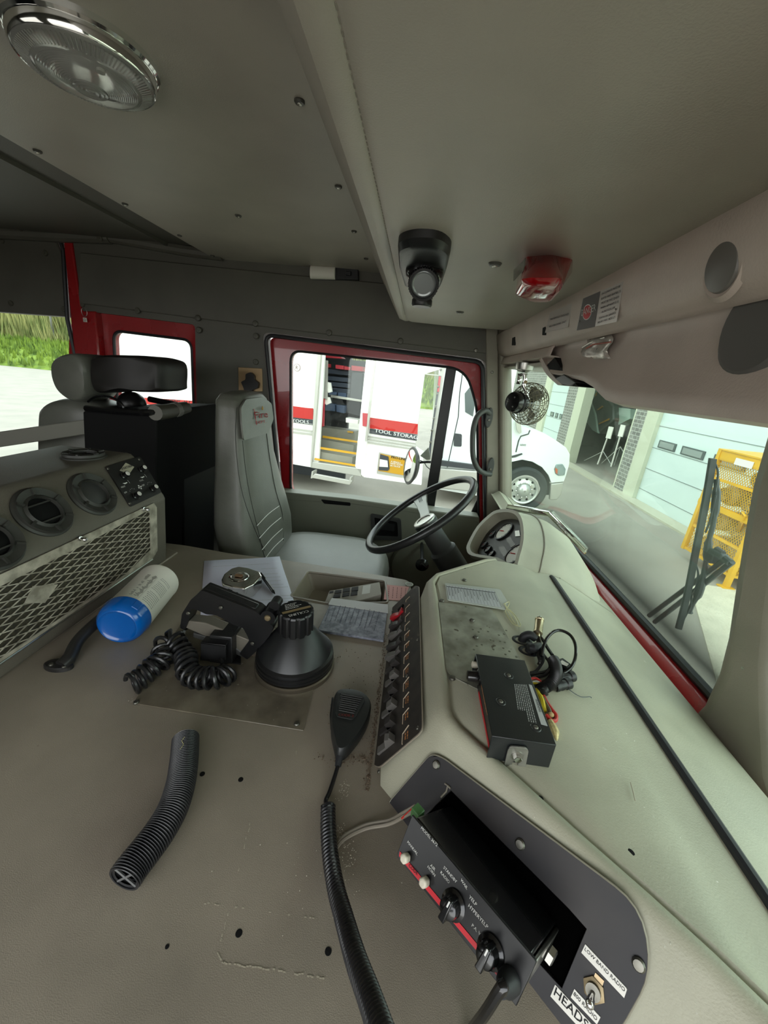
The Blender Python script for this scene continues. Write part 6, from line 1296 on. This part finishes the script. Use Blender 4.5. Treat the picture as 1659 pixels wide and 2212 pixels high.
m = M(); m.tube(smooth([mc_ - ma_ * .04, PY((905, 1000), 2.42), PY((925, 998), 2.40), PY((948, 1000), 2.38)], 5), .008, 8); m.build('arm', blk, t)
m = M(); m.tube(smooth([PY(p, 2.41) for p in ((905, 994), (915, 998), (922, 1008), (929, 1015), (930, 1030), (931, 1070))], 5), .003, 6); m.build('cable', blk, t)
m = M(); m.prism([PY(p, 2.40) for p in ((908, 985), (920, 972), (926, 966), (930, 992), (922, 994))], (0, .02, 0)); m.build('mounting_plate', steel, t, bevel=.003)

# ---------------------------------------------------------------- garage building (x = 5.5)
XG = 5.5
gd = mat('garage_door', '#cfdcda', .45); gs = mat('door_groove', '#7f8886', .6)
bt = bpy.data.materials.new('split_block'); bt.use_nodes = True; n = bt.node_tree.nodes; L = bt.node_tree.links
tc2 = n.new('ShaderNodeTexCoord'); mp = n.new('ShaderNodeMapping'); mp.inputs['Rotation'].default_value = (0, math.radians(90), math.radians(90)); br = n.new('ShaderNodeTexBrick'); br.inputs['Color1'].default_value = (.17, .165, .15, 1); br.inputs['Color2'].default_value = (.24, .23, .21, 1); br.inputs['Mortar'].default_value = (.42, .42, .38, 1); br.inputs['Scale'].default_value = 2.6; br.inputs['Mortar Size'].default_value = .025
sx2 = n.new('ShaderNodeSeparateXYZ'); cb2 = n.new('ShaderNodeCombineXYZ'); L.new(tc2.outputs['Object'], sx2.inputs[0]); L.new(sx2.outputs[1], cb2.inputs[0]); L.new(sx2.outputs[2], cb2.inputs[1]); L.new(cb2.outputs[0], br.inputs[0]); L.new(br.outputs[0], n['Principled BSDF'].inputs[0]); n['Principled BSDF'].inputs['Roughness'].default_value = .9
jm = mat('jamb_beige', '#c6c7b2', .6)
gb_ = thing('garage_building', 'long garage building of split block with white sectional doors', 'building', (XG, 9, ZG))
def slab(y0, y1, z0, z1, x, dx, mt, name, par=gb_, bev=0):
    m = M(); m.box((x + dx / 2, (y0 + y1) / 2, (z0 + z1) / 2), (dx, y1 - y0, z1 - z0)); return m.build(name, mt, par, bevel=bev)
for (a_, b_) in ((9.9, 10.42), (14.4, 15.35), (18.1, 24)): slab(a_, b_, ZG, 2.5, XG, .4, bt, 'block_pier')
for (a_, b_) in ((9.42, 9.9), (13.75, 14.4), (17.35, 18.1), (10.42, 10.52)): slab(a_, b_, ZG, 2.5, XG - (.03 if b_ - a_ > .2 else -.02), .3, jm, 'door_jamb')
slab(3, 24, 2.5, 4.5, XG, .4, bt, 'upper_wall')
def gdoor(y0, y1, wins):
    m = M(); zz = ZG
    d = slab(y0, y1, ZG, 2.5, XG + .06, .05, gd, 'sectional_door')
    m = M()
    z = ZG + .30
    while z < 2.4: m.box((XG + .058, (y0 + y1) / 2, z), (.006, y1 - y0, .014)); z += .49
    m.build('panel_joints', gs, d)['kind'] = 'stuff'
    for (a_, b_) in wins:
        m = M(); m.box((XG + .055, (a_ + b_) / 2, -.90), (.03, b_ - a_, .17)); w = m.build('window_frame', mat('win_frame', '#4c5556', .5) if 'win_frame' not in MT else MT['win_frame'], d)
        m = M(); m.box((XG + .037, (a_ + b_) / 2, -.90), (.008, (b_ - a_) * .84, .12)); m.build('pane', mat('win_pane', '#8c9492', .2) if 'win_pane' not in MT else MT['win_pane'], w)
gdoor(3.0, 9.42, ((8.62, 9.22), (7.75, 8.42), (6.75, 7.5), (5.7, 6.4), (4.6, 5.3)))
gdoor(15.35, 17.35, ((16.45, 16.85), (15.95, 16.25), (15.5, 15.78)))
m = M(); m.box((XG - .12, 13, ZG + .02), (.35, 22, .04)); m.build('kerb', mat('kerb_pale', '#b5b09c', .8), gb_)
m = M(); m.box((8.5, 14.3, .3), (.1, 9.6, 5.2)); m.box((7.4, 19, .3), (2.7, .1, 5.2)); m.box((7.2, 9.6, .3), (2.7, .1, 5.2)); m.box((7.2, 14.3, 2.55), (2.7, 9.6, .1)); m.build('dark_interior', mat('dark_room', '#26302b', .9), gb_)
# tripods and vehicle in the open bay
for (top, mid, foot, legs, s) in (((1321, 922), (1303, 975), (1291, 1003), ((1262, 995), (1320, 1003)), 'left'), ((1347, 918), (1340, 965), (1320, 1008), ((1300, 1000), (1352, 985), (1326, 1006)), 'right')):
    XT = 5.9; t = thing('tripod_stand', 'white tripod stand with a draped cloth in the open garage bay, %s one' % s, 'stand', PX(foot, XT))
    m = M(); m.tube([PX(top, XT), PX(foot, XT)], .022, 6); m.build('pole', white, t)
    for l in legs: m = M(); m.tube([PX(mid, XT), PX(l, XT + .1)], .010, 5); m.build('leg', mat('leg_grey', '#a9aaa4', .5) if 'leg_grey' not in MT else MT['leg_grey'], t)
    m = M(); c = top; m.prism([PX(p, XT - .03) for p in ((c[0] - 6, c[1] - 1), (c[0] + 4, c[1] + 1), (c[0] - 3, c[1] + 26), (c[0] - 13, c[1] + 24))], (.02, 0, 0)); m.build('cloth', white, t)
t = thing('parked_vehicle', 'pale curved vehicle front with amber lights inside the open garage bay', 'vehicle', PX((1300, 900), 7.0))
ko = cc(1220, 820, 8.506)
m = M(); m.prism([PX(ko(*p), 6.6) for p in ((350, 100), (600, 100), (880, 480), (890, 740), (600, 990), (450, 880), (370, 740), (345, 500))], (.8, 0, 0)); m.build('body', mat('bay_dark', '#4c524a', .5), t, bevel=.05)
m = M(); m.prism([PX(ko(*p), 6.55) for p in ((345, 320), (400, 300), (460, 360), (560, 640), (605, 990), (500, 930), (380, 760), (350, 560))], (.1, 0, 0)); m.build('pale_fairing', mat('fairing', '#9db3a4', .35), t, bevel=.03)
m = M(); m.tube(smooth([PX(ko(*p), 6.53) for p in ((350, 480), (345, 330), (390, 290), (470, 360), (530, 320), (580, 200))], 4), .03, 6); m.build('pale_trim', MT['fairing'], t)
for ps in (((600, 560), (700, 480), (715, 500), (620, 565)), ((630, 825), (650, 800), (825, 715), (815, 745)), ((560, 270), (590, 240), (590, 280), (560, 310))):
    m = M(); m.prism([PX(ko(*p), 6.56) for p in ps], (-.03, 0, 0)); m.build('amber_light', mat('amber', '#b8862c', .4) if 'amber' not in MT else MT['amber'], t)
m = M(); m.prism([PX(ko(*p), 6.8) for p in ((960, 510), (1210, 540), (1200, 720), (980, 830), (1000, 700))], (.3, 0, 0)); m.build('pale_side', MT['fairing'], t)
# ---------------------------------------------------------------- yellow gas bottle cage
yel = mat('cage_yellow', '#dba822', .45, var=(3, .12))
ky = cc(1380, 960, 5.03)
XC, YC = 4.47, 4.99
t = thing('gas_cage', 'yellow mesh cage for gas cylinders standing before the garage door', 'cage', (XC + .6, YC + .6, ZG))
zb_ = PX((1497, 1206), XC).z; yb_ = PX((1497, 1206), XC).y; zt_c = PX((1578, 992), XC).z
z0c, z1c = -2.12, -.60
print('cage', zb_, yb_, zt_c)
yb_ = 5.95
def bar(a_, b_, w, name='frame_bar'): m = M(); a_, b_ = V(a_), V(b_); c = (a_ + b_) / 2; d = b_ - a_; m.box(c, (abs(d.x) + w, abs(d.y) + w, abs(d.z) + w)); return m.build(name, yel, t)
def vposts():
    for (x, y) in ((XC, YC), (XC, yb_), (XC + 1.1, YC)): bar((x, y, ZG if y == YC else z0c), (x, y, z1c), .06, 'post')
vposts()
for z in (z0c, z0c + .38, z0c + .76, z0c + 1.14, z1c):
    w = .07 if abs(z - (z0c + .76)) < .01 else .035
    bar((XC, YC, z), (XC, yb_, z), w); bar((XC, YC, z), (XC + 1.1, YC, z), w)
bar((XC, YC, z1c - .1), (XC, yb_, z1c - .1), .03)
m = M(); m.box((XC + .55, (YC + yb_) / 2, z1c + .03), (1.16, yb_ - YC + .06, .02)); m.box((XC + .55, (YC + yb_) / 2, z0c), (1.1, yb_ - YC, .02)); m.build('roof_sheet', yel, t)
m = M(); m.prism([V((XC - .02, YC + .03, z1c - .01)), V((XC - .02, yb_ - .03, z1c - .01)), V((XC - .02, yb_ - .03, z1c - .1)), V((XC - .02, YC + .03, z1c - .1))], (.01, 0, 0)); m.build('top_band', yel, t)
m = M(); m.prism([V((XC - .03, 5.62, z1c - .03)), V((XC - .03, 5.32, z1c - .03)), V((XC - .03, 5.32, z1c - .12)), V((XC - .03, 5.62, z1c - .12))], (.005, 0, 0)); m.build('notice_board', white, t)
def mesh_panel(o, u, v, w, h_):
    m = M(); st_ = .06; k = -int(h_ / st_) * 2
    for sg in (1, -1):
        for i in range(-60, 90):
            c = i * st_; P = clip([(0, 0), (w, 0), (w, h_), (0, h_)], sg * 1.4, 1, c + .005)
            P = clip(P, -sg * 1.4, -1, -(c - .005)) if len(P) > 2 else P
            if len(P) > 2: m.prism([o + u * a_ + v * b_ for a_, b_ in P], u.cross(v).normalized() * .006)
    return m.build('mesh_panel', yel, t)
mesh_panel(V((XC, YC + .03, z0c)), V((0, 1, 0)), V((0, 0, 1)), yb_ - YC - .06, z1c - z0c - .1)
mesh_panel(V((XC + .03, YC, z0c)), V((1, 0, 0)), V((0, 0, 1)), 1.05, z1c - z0c - .1)
m = M(); m.box((XC - .04, YC + .12, -1.45), (.03, .05, .11)); m.build('padlock', mat('padlock', '#b58a3a', .4, .6), t, bevel=.006)
m = M(); m.tube([(XC - .04, YC + .13, -1.36), (XC - .05, YC + .10, -1.30), (XC - .04, YC + .18, -1.27)], .014, 6); m.build('hasp', yel, t)
m = M(); m.box((XC, YC, ZG + .012), (.16, .12, .02)); m.build('foot_plate', yel, t)
cyw = mat('cylinder_white', '#b9b4a2', .4, var=(6, .15))
t0 = None
for r_, z in enumerate((z0c + .19, z0c + .57, z0c + .95, z0c + 1.28)):
    for k_, y in enumerate((5.25, 5.68)):
        if r_ == 3 and k_: continue
        nm = ('bottom', 'second', 'third', 'top')[r_] + ' shelf, ' + ('near' if k_ == 0 else 'far') + ' one'
        if t0 is None:
            t0 = t1 = thing('gas_cylinder', 'pale gas cylinder lying in the yellow cage, ' + nm, 'gas cylinder', (4.6, y, z - .15), 'gas cylinders in the yellow cage')
            m = M(); m.lathe((4.56, y, z), (1, 0, 0), [(.05, -.0), (.12, .01), (.15, .05), (.15, .6), (.12, .66), (.05, .68)], 24); m.build('tank', cyw, t0)
            m = M(); m.lathe((4.54, y, z), (1, 0, 0), [(.10, -.03), (.10, .04), (.09, .04), (.09, -.03)], 20, cap=False); m.build('collar', cyw, t0)
            m = M(); m.lathe((4.56, y, z), (-1, 0, 0), [(.025, 0), (.025, .03), (.015, .04)], 10); m.build('valve', MT['brass_nut'], t0); y00, z00 = y, z
        else: copytree(t0, (0, y - y00, z - z00), 'pale gas cylinder lying in the yellow cage, ' + nm)
# ---------------------------------------------------------------- white tool truck
FT = Fr(V((-2.2, 7.0, -1)), (1, -.15, 0), (0, 0, 1))
kt = cc(620, 740, 4.608)
tw = mat('truck_white', '#f2f0ea', .35, coat=.3); ts = mat('truck_silver', '#b9b7ae', .35, .4); td_ = mat('truck_dark', '#35383c', .5); tr_ = mat('stripe_bright', '#b8201a', .4); yl = mat('step_yellow', '#d09c22', .5)
T = thing('tool_truck', 'white box tool truck with open side door and red stripe parked beside the cab', 'truck', (-1, 8, ZG))
def tq(ps, h0, h1, name, mt, par=T, k=None, bev=0): m = M(); quad(m, FT, [(k or (lambda a_, b_: (a_, b_)))(*p) for p in ps], h0, h1); return m.build(name, mt, par, bevel=bev)
a4 = FT.loc(FT.hit((700, 800)))
# left wall in world terms so that the rear windows see it too
m = M(); r0 = FT.loc(FT.hit((701, 766)))[0]; zbot = FT.loc(FT.hit((660, 1008)))[1]
zl = lambda p: FT.loc(FT.hit(p))[1]
m.prism([FT.at(-4.15, 2.3, 0), FT.at(r0 + .02, 2.3, 0), FT.at(r0 - .04, zbot, 0), FT.at(-4.15, zbot + .1, 0)], FT.n * -.06); m.build('side_wall', tw, T)
m = M(); quad(m, FT, [(818, 640), (985, 640), (963, 794), (918, 808), (897, 962), (916, 975), (911, 1046), (787, 1029)], -.06, 0); m.build('side_wall', tw, T)
m = M(); m.prism([FT.at(-4.15, 1.7, -.06), FT.at(2.4, 1.7, -.06), FT.at(2.4, 2.4, -.06), FT.at(-4.15, 2.4, -.06)], FT.n * .06); m.build('header_wall', tw, T)
m = M(); m.box(FT.at(-1.0, 2.35, -1.2), (6.4, 2.3, .08), Matrix.Rotation(-.149, 3, 'Z')); m.box(FT.at(-4.1, .5, -1.2), (.06, 2.3, 3.6), Matrix.Rotation(-.149, 3, 'Z')); m.box(FT.at(-.9, .4, -1.3), (3.1, .08, 3.6), Matrix.Rotation(-.149, 3, 'Z')); m.build('box_shell', td_, T)
m = M(); m.box(FT.at(1.05, -.92, -.5), (.08, .1, .05)); 
# stripe + lettering
tq(((200, 852), (676, 882), (676, 906), (200, 862)), .002, .012, 'red_stripe', tr_)
sr1 = tq([(632, 877), (677, 883), (677, 906), (631, 900)], .003, .014, 'red_stripe', tr_)
tq([(631, 901), (677, 907), (677, 918), (631, 912)], .003, .014, 'dark_band', td_)
m = M(); tfit(m, '...TOOLS...', FT, (624, 911), (674, 916.5), .017, bold=.05, size=.085); m.build('lettering', wink, T)
m = M(); m2 = M()
FT2 = FT
a1_, b1_ = FT.loc(FT.hit((345, 866))); m = M(); tfit(m, 'EQUIPMENT . LLC', FT, (338, 868), (414, 874), .018, bold=.04); m.build('lettering', ink, T)
tq([(800, 902), (903, 916), (902, 938), (799, 925)], .003, .014, 'red_stripe', tr_); tq([(799, 926), (902, 939), (900, 952), (798, 936)], .003, .014, 'dark_band', td_)
m = M(); tfit(m, 'TOOL STORAG', FT, (809, 933.5), (901, 949), .017, bold=.05, size=.088); m.build('lettering', wink, T)
m = M(); c = FT.hit((642, 794)); m.lathe(c, FT.n, [(.062, 0), (.062, .01)], 28); rg = m.build('round_emblem', mat('emblem_brown', '#6b4a32', .5), T)
m = M(); m.lathe(c, FT.n, [(.054, 0), (.054, .012)], 28); m.build('emblem_field', tw, rg)
m = M(); a_, b_ = FT.loc(c); m.text('R', FT, a_, b_ - .03, .09, .0145, 'c', bold=.03); m.build('lettering', MT['emblem_brown'], rg)
# doorway contents
m = M(); a0_, a1_ = FT.loc(FT.hit((702, 800)))[0], FT.loc(FT.hit((800, 800)))[0]
m = M(); quad(m, FT, [kt(*p) for p in ((395, 150), (800, 190), (740, 800), (385, 760))], -1.0, -.95); m.build('back_wall', td_, T)
drw = mat('drawer_grey', '#3f4652', .5); 
for i, y in enumerate((262, 330, 385, 440)):
    tq([(410, y), (655, y + 25), (650, y + 70), (410, y + 45)], -.85, -.7, 'drawer', drw, k=kt, bev=.01)
bl_ = mat('bin_blue', '#55657f', .5)
for ps in (((410, 600), (500, 610), (500, 680), (405, 672)), ((515, 615), (600, 625), (595, 700), (515, 685)), ((440, 470), (520, 455), (520, 520), (440, 520)), ((530, 490), (615, 500), (610, 560), (530, 550))): tq(ps, -.85, -.7, 'storage_bin', bl_, k=kt, bev=.01)
tq([(655, 290), (775, 300), (745, 740), (600, 700), (610, 600), (635, 560)], -.6, -.5, 'dark_case', mat('case_black', '#26292e', .5), k=kt, bev=.02)
tq([(620, 740), (740, 760), (735, 800), (620, 785)], -.5, -.3, 'white_box', white, k=kt)
rdp = mat('red_parcel', '#b0303a', .5)
for ps in (((415, 215), (440, 215), (440, 250), (415, 245)), ((520, 225), (600, 235), (598, 272), (520, 262)), ((604, 240), (665, 250), (660, 278), (604, 272)), ((675, 232), (785, 245), (780, 290), (675, 280)), ((400, 120), (560, 140), (585, 165), (400, 155))): tq(ps, -.75, -.55, 'red_parcel', rdp, k=kt)
tq([(440, 520), (745, 570), (743, 590), (440, 545)], -.5, -.48, 'strap', ts, k=kt)
tq([(395, 390), (440, 400), (455, 490), (420, 500)], -.25, -.2, 'paper_tag', white, k=kt); tq([(395, 540), (430, 545), (445, 600), (400, 620), (385, 600)], -.25, -.2, 'paper_tag', white, k=kt)
tq([(325, 545), (380, 560), (372, 830), (300, 860)], -.2, -.15, 'red_sign', rdp, k=kt)
tq([(350, 170), (410, 180), (405, 560), (325, 545)], -.2, -.16, 'door_leaf_inner', ts, k=kt)
stp = mat('step_sheet', '#8f8c7e', .5)
for (p0, p1, p2, p3, d0) in (((385, 825), (725, 870), (715, 985), (350, 925), -.7), ((350, 930), (712, 1000), (700, 1100), (300, 1030), -.4), ((300, 1045), (700, 1115), (690, 1220), (275, 1150), -.1)):
    tq([p0, p1, p2, p3], d0 - .3, d0, 'step', stp, k=kt)
for ps, d0 in ((((360, 925), (712, 980), (710, 998), (355, 945)), -.38), (((320, 1035), (700, 1095), (698, 1115), (315, 1055)), -.08), (((280, 1148), (690, 1215), (685, 1232), (275, 1165)), .01), (((605, 878), (660, 884), (658, 900), (604, 894)), -.68)): tq(ps, d0, d0 + .02, 'yellow_edging', yl, k=kt)
tq([(265, 1175), (760, 1245), (757, 1325), (255, 1235)], -.05, .05, 'sill_rail', ts, k=kt, bev=.01)
tq([(245, 1340), (285, 1300), (655, 1370), (630, 1412)], .15, .2, 'fold_down_step', ts, k=kt, bev=.01)
tq([(285, 1262), (300, 1262), (290, 1330), (275, 1330)], .02, .2, 'step_arm', ts, k=kt); tq([(655, 1320), (670, 1322), (660, 1385), (645, 1385)], .02, .2, 'step_arm', ts, k=kt)
tq([(318, 100), (350, 105), (290, 860), (255, 1235), (245, 1230), (285, 560)], 0, .06, 'door_post', ts, k=kt)
tq([(800, 160), (885, 170), (830, 760), (765, 1325), (690, 1225), (725, 870)], -.02, .05, 'door_post', tw, k=kt); tq([(868, 168), (888, 170), (800, 980), (780, 980)], .05, .08, 'post_rail', ts, k=kt)
tq([(755, 700), (805, 705), (800, 835), (755, 830)], .06, .08, 'red_latch', rdp, k=kt)
for y in (815, 835, 850):
    pass
for i in range(3): tq([(810, 925 + i * 30), (1285, 1000 + i * 28), (1284, 1012 + i * 28), (808, 940 + i * 30)], .0, .02, 'rub_rail', ts, k=kt)
for i in range(2): tq([(40, 845 + i * 34), (255, 875 + i * 30), (254, 890 + i * 30), (40, 862 + i * 34)], .0, .02, 'rub_rail', ts, k=kt)
q = tq([(920, 1090), (1190, 1150), (1180, 1345), (895, 1300)], .0, .02, 'advert_frame', ts, k=kt)
sg_ = tq([(930, 1105), (1185, 1160), (1172, 1322), (908, 1275)], .02, .03, 'advert_panel', mat('sign_yellow', '#c08f1c', .4), k=kt)
tq([(930, 1110), (1010, 1135), (1020, 1255), (1005, 1275), (912, 1268)], .03, .045, 'pictured_scanner', td_, sg_, k=kt); tq([(925, 1160), (1000, 1175), (1005, 1240), (918, 1235)], .045, .05, 'pictured_keys', white, sg_, k=kt)
m = M(); tfit(m, 'PRO-LINK', FT, kt(1036, 1150), kt(1188, 1176), .034, bold=.05, size=.06); m.build('title_lettering', ink, sg_)
m = M()
for s_, p, q_ in (('A SINGLE', (1032, 1190), (1130, 1208)), ('NEW GLASS', (1030, 1210), (1150, 1228)), ('IN TRUCK', (1028, 1232), (1128, 1246))): tfit(m, s_, FT, kt(*p), kt(*q_), .034, bold=.05, size=.042)
m.build('lettering', wink, sg_)
tq([(1545, 240), (1580, 245), (1480, 900), (1440, 1170), (1400, 1165), (1500, 520), (1510, 330)], .02, .1, 'corner_post', ts, k=kt); tq([(1510, 330), (1535, 332), (1450, 880), (1425, 1160), (1400, 1155), (1470, 640)], .1, .12, 'post_strip', td_, k=kt)
tq([(1512, 335), (1533, 337), (1515, 490), (1495, 490)], .12, .13, 'red_reflector', rdp, k=kt)
for p in ((1530, 270), (1502, 440), (1495, 510), (1480, 635), (1462, 755), (1443, 875), (1428, 990), (1412, 1110)): screw(FT.hit(kt(*p), .13), FT.n, .02, T, 'bolt')
tq([(1375, 308), (1510, 322), (1508, 332), (1373, 318)], -.02, .04, 'gap_bar', ts, k=kt)
# cab of the truck
YT = 7.4; kc5 = cc(1060, 760, 6.1455)
cabx = [PY(p, YT) for p in ((960, 560), (1090, 560), (1106, 840), (1118, 905))] + [PY(kc5(*p), YT) for p in ((430, 990), (520, 1020), (700, 1075), (860, 1170), (1000, 1270), (1050, 1360), (1040, 1500), (1000, 1640), (970, 1720), (805, 1740), (770, 1640), (680, 1530), (560, 1460), (420, 1430), (280, 1460), (100, 1620), (40, 1800))] + [PY(p, YT) for p in ((1056, 1075), (935, 1055))]
m = M(); m.prism(cabx, (0, 2.0, 0)); m.build('cab_body', mat('cab_white', '#eef2f0', .3, coat=.4), T)
def cq_(ps, y, dy, name, mt, par=T, bev=0): m = M(); m.prism([PY(kc5(*p), y) for p in ps], (0, dy, 0)); return m.build(name, mt, par, bevel=bev)
wc_ = PY((1129, 1064), YT); wz = .445
wc_.z = ZG + wz
m = M(); m.lathe(wc_ + V((0, -.05, 0)), (0, 1, 0), [(.30, 0), (.40, -.01), (.445, .03), (.445, .26), (.40, .3)], 48, cap=False); wl = m.build('front_tyre', mat('tyre', '#2b2e2f', .8), T)
m = M(); m.lathe(wc_ + V((0, -.055, 0)), (0, 1, 0), [(.265, 0), (.27, .01), (.24, .02), (.22, .06), (.20, .06), (.14, .04), (.12, -.02), (.07, -.06), (.02, -.07)], 40, cap=False); wr = m.build('alloy_wheel', mat('alloy', '#c9cbc6', .25, .6), wl)
m = M(); m2 = M()
for i in range(10):
    a_ = 2 * math.pi * i / 10 + .2; d = V((math.cos(a_), 0, math.sin(a_))); m.lathe(wc_ + d * .215 + V((0, -.004, 0)), (0, -1, 0), [(.022, -.02), (.022, .002)], 12); m2.lathe(wc_ + d * .145 + V((0, -.03, 0)), (0, -1, 0), [(.016, 0), (.014, .03), (.005, .035)], 8)
m.build('hand_holes', blkm, wr)['kind'] = 'stuff'; m2.build('wheel_nuts', chrome, wr)['kind'] = 'stuff'
cq_(((250, 1480), (420, 1440), (560, 1470), (700, 1560), (780, 1660), (790, 1900), (730, 1900), (640, 1650), (450, 1560), (250, 1560)), YT + .06, .3, 'wheel_arch_liner', blkm)
cq_(((800, 1755), (975, 1735), (940, 1900), (880, 1970), (785, 1970)), YT - .02, .1, 'bumper_end', ts, bev=.02)
cq_(((845, 1560), (870, 1495), (960, 1490), (1000, 1560), (985, 1640), (900, 1650), (858, 1620)), YT - .02, .04, 'headlamp', mat('lamp_glass', '#8b9a9b', .15, .3), bev=.02)
cq_(((858, 1540), (890, 1560), (885, 1625), (862, 1605)), YT - .03, .03, 'indicator', mat('indicator', '#c5623a', .3))
m = M(); m.tube([PY(kc5(*p), YT - .005) for p in ((520, 1040), (500, 1090), (400, 1120), (370, 1180), (335, 1330))], .012, 6); m.build('hood_gap', td_, T)
cq_(((250, 1390), (415, 1345), (425, 1362), (330, 1400), (255, 1410)), YT - .01, .02, 'hood_latch', td_)
m = M(); FTc = Fr(V((2.0, YT - .012, -1)), (1, 0, 0), (0, 0, 1)); tfit(m, 'LDV2', FTc, kc5(390, 1245), kc5(465, 1250), 0, bold=.06); m.build('lettering', td_, T)
m = M(); m.prism([PY(p, YT - .01) for p in ((1062, 700), (1085, 700), (1100, 850), (1112, 902), (1062, 890))], (0, .02, 0)); m.build('cab_side_window', mat('tinted', '#56605f', .15), T)
m = M(); m.prism([PY(p, YT - .01) for p in ((1004, 850), (1016, 835), (1026, 870), (1022, 900), (1005, 890))], (0, .02, 0)); m.build('door_window', MT['tinted'], T)
m = M(); m.prism(rnd([PY(p, YT - .015) for p in ((981, 936), (998, 938), (997, 965), (980, 964))], .03), (0, .03, 0)); m.build('door_handle', td_, T)
m = M(); m.tube([PY(p, YT - .005) for p in ((1000, 800), (993, 850), (990, 900), (966, 1010))], .008, 5); m.tube([PY(p, YT - .005) for p in ((969, 860), (962, 930), (955, 990))], .008, 5); m.build('door_gap', td_, T)
m = M(); m.prism([PY(p, YT - .08) for p in ((950, 995), (1030, 1005), (1030, 1015), (950, 1006))], (0, .1, 0)); m.build('chassis_band', td_, T); m = M(); m.prism([PY(p, YT - .1) for p in ((950, 1012), (1050, 1020), (1050, 1065), (948, 1055))], (0, .1, 0)); m.build('fuel_tank_step', ts, T, bevel=.02)
m = M(); m.lathe(V((.2, YT - .05, ZG + .445)) + V((-4.2, .2, 0)), (0, 1, 0), [(.3, 0), (.445, .03), (.445, .5), (.3, .52)], 32); m.build('rear_tyre', MT['tyre'], T)
cq_(((330, 900), (350, 1040), (385, 1090), (410, 1070), (400, 940)), YT - .1, .05, 'mirror_bracket', ts)
# ---------------------------------------------------------------- greenery and pole beyond the yard
R = random.Random(21)
def bank(name, x0, x1, y0, h0, cols, lab_, n, bl, bh, sk=0):
    m = M(); rows = []
    nx = 60
    for j in range(7):
        f = j / 6; rows.append([V((x0 + (x1 - x0) * i / nx, y0 + f * 6, ZG - .05 + h0 * (math.sin(f * math.pi / 2) ** .7) * (1 + .12 * R.random()))) for i in range(nx + 1)])
    m.quadgrid(rows)
    for i in range(n):
        f = R.random() ** .7; x = R.uniform(x0, x1); y = y0 + f * 6; z = ZG + h0 * (math.sin(f * math.pi / 2) ** .7); w = bl * R.uniform(.6, 1.4); hh_ = bh * R.uniform(.5, 1.3); dx = R.uniform(-.3, .3) * hh_; a_ = R.random() * 3
        m.add([V((x - w * math.cos(a_), y - w * math.sin(a_), z - .1)), V((x + w * math.cos(a_), y + w * math.sin(a_), z - .1)), V((x + dx, y, z + hh_))], [(0, 1, 2)])
    return tag(m.build(name, cols), lab_, kind='stuff')
gg1 = mat('grass_green', '#71852c', .9, var=(1.5, .45, '#4d6420')); gg2 = mat('reed_tan', '#8d8a55', .9, var=(.8, .5, '#5c6a34'))
bank('grass_bank', -62, 3, 31.5, 2.0, gg1, 'bright green grass bank beyond the yard', 9000, .16, .55)
bank('reeds', -62, 3, 36, 4.2, gg2, 'tall tan and green reeds and brush behind the grass bank', 9000, .09, 2.6)
bank('trees_far', -62, 3, 44, 8.5, mat('tree_green', '#5c6b35', .9, var=(.5, .4, '#3f4f28')), 'line of scrubby trees behind the reeds', 5000, .5, 2.2)
m = M(); m.lathe(PZ((128, 792), ZG), (0, 0, 1), [(.11, 0), (.09, 7)], 10); tag(m.build('utility_pole', mat('pole_grey', '#6e6e68', .7)), 'thin grey pole standing at the edge of the grass bank', 'pole')
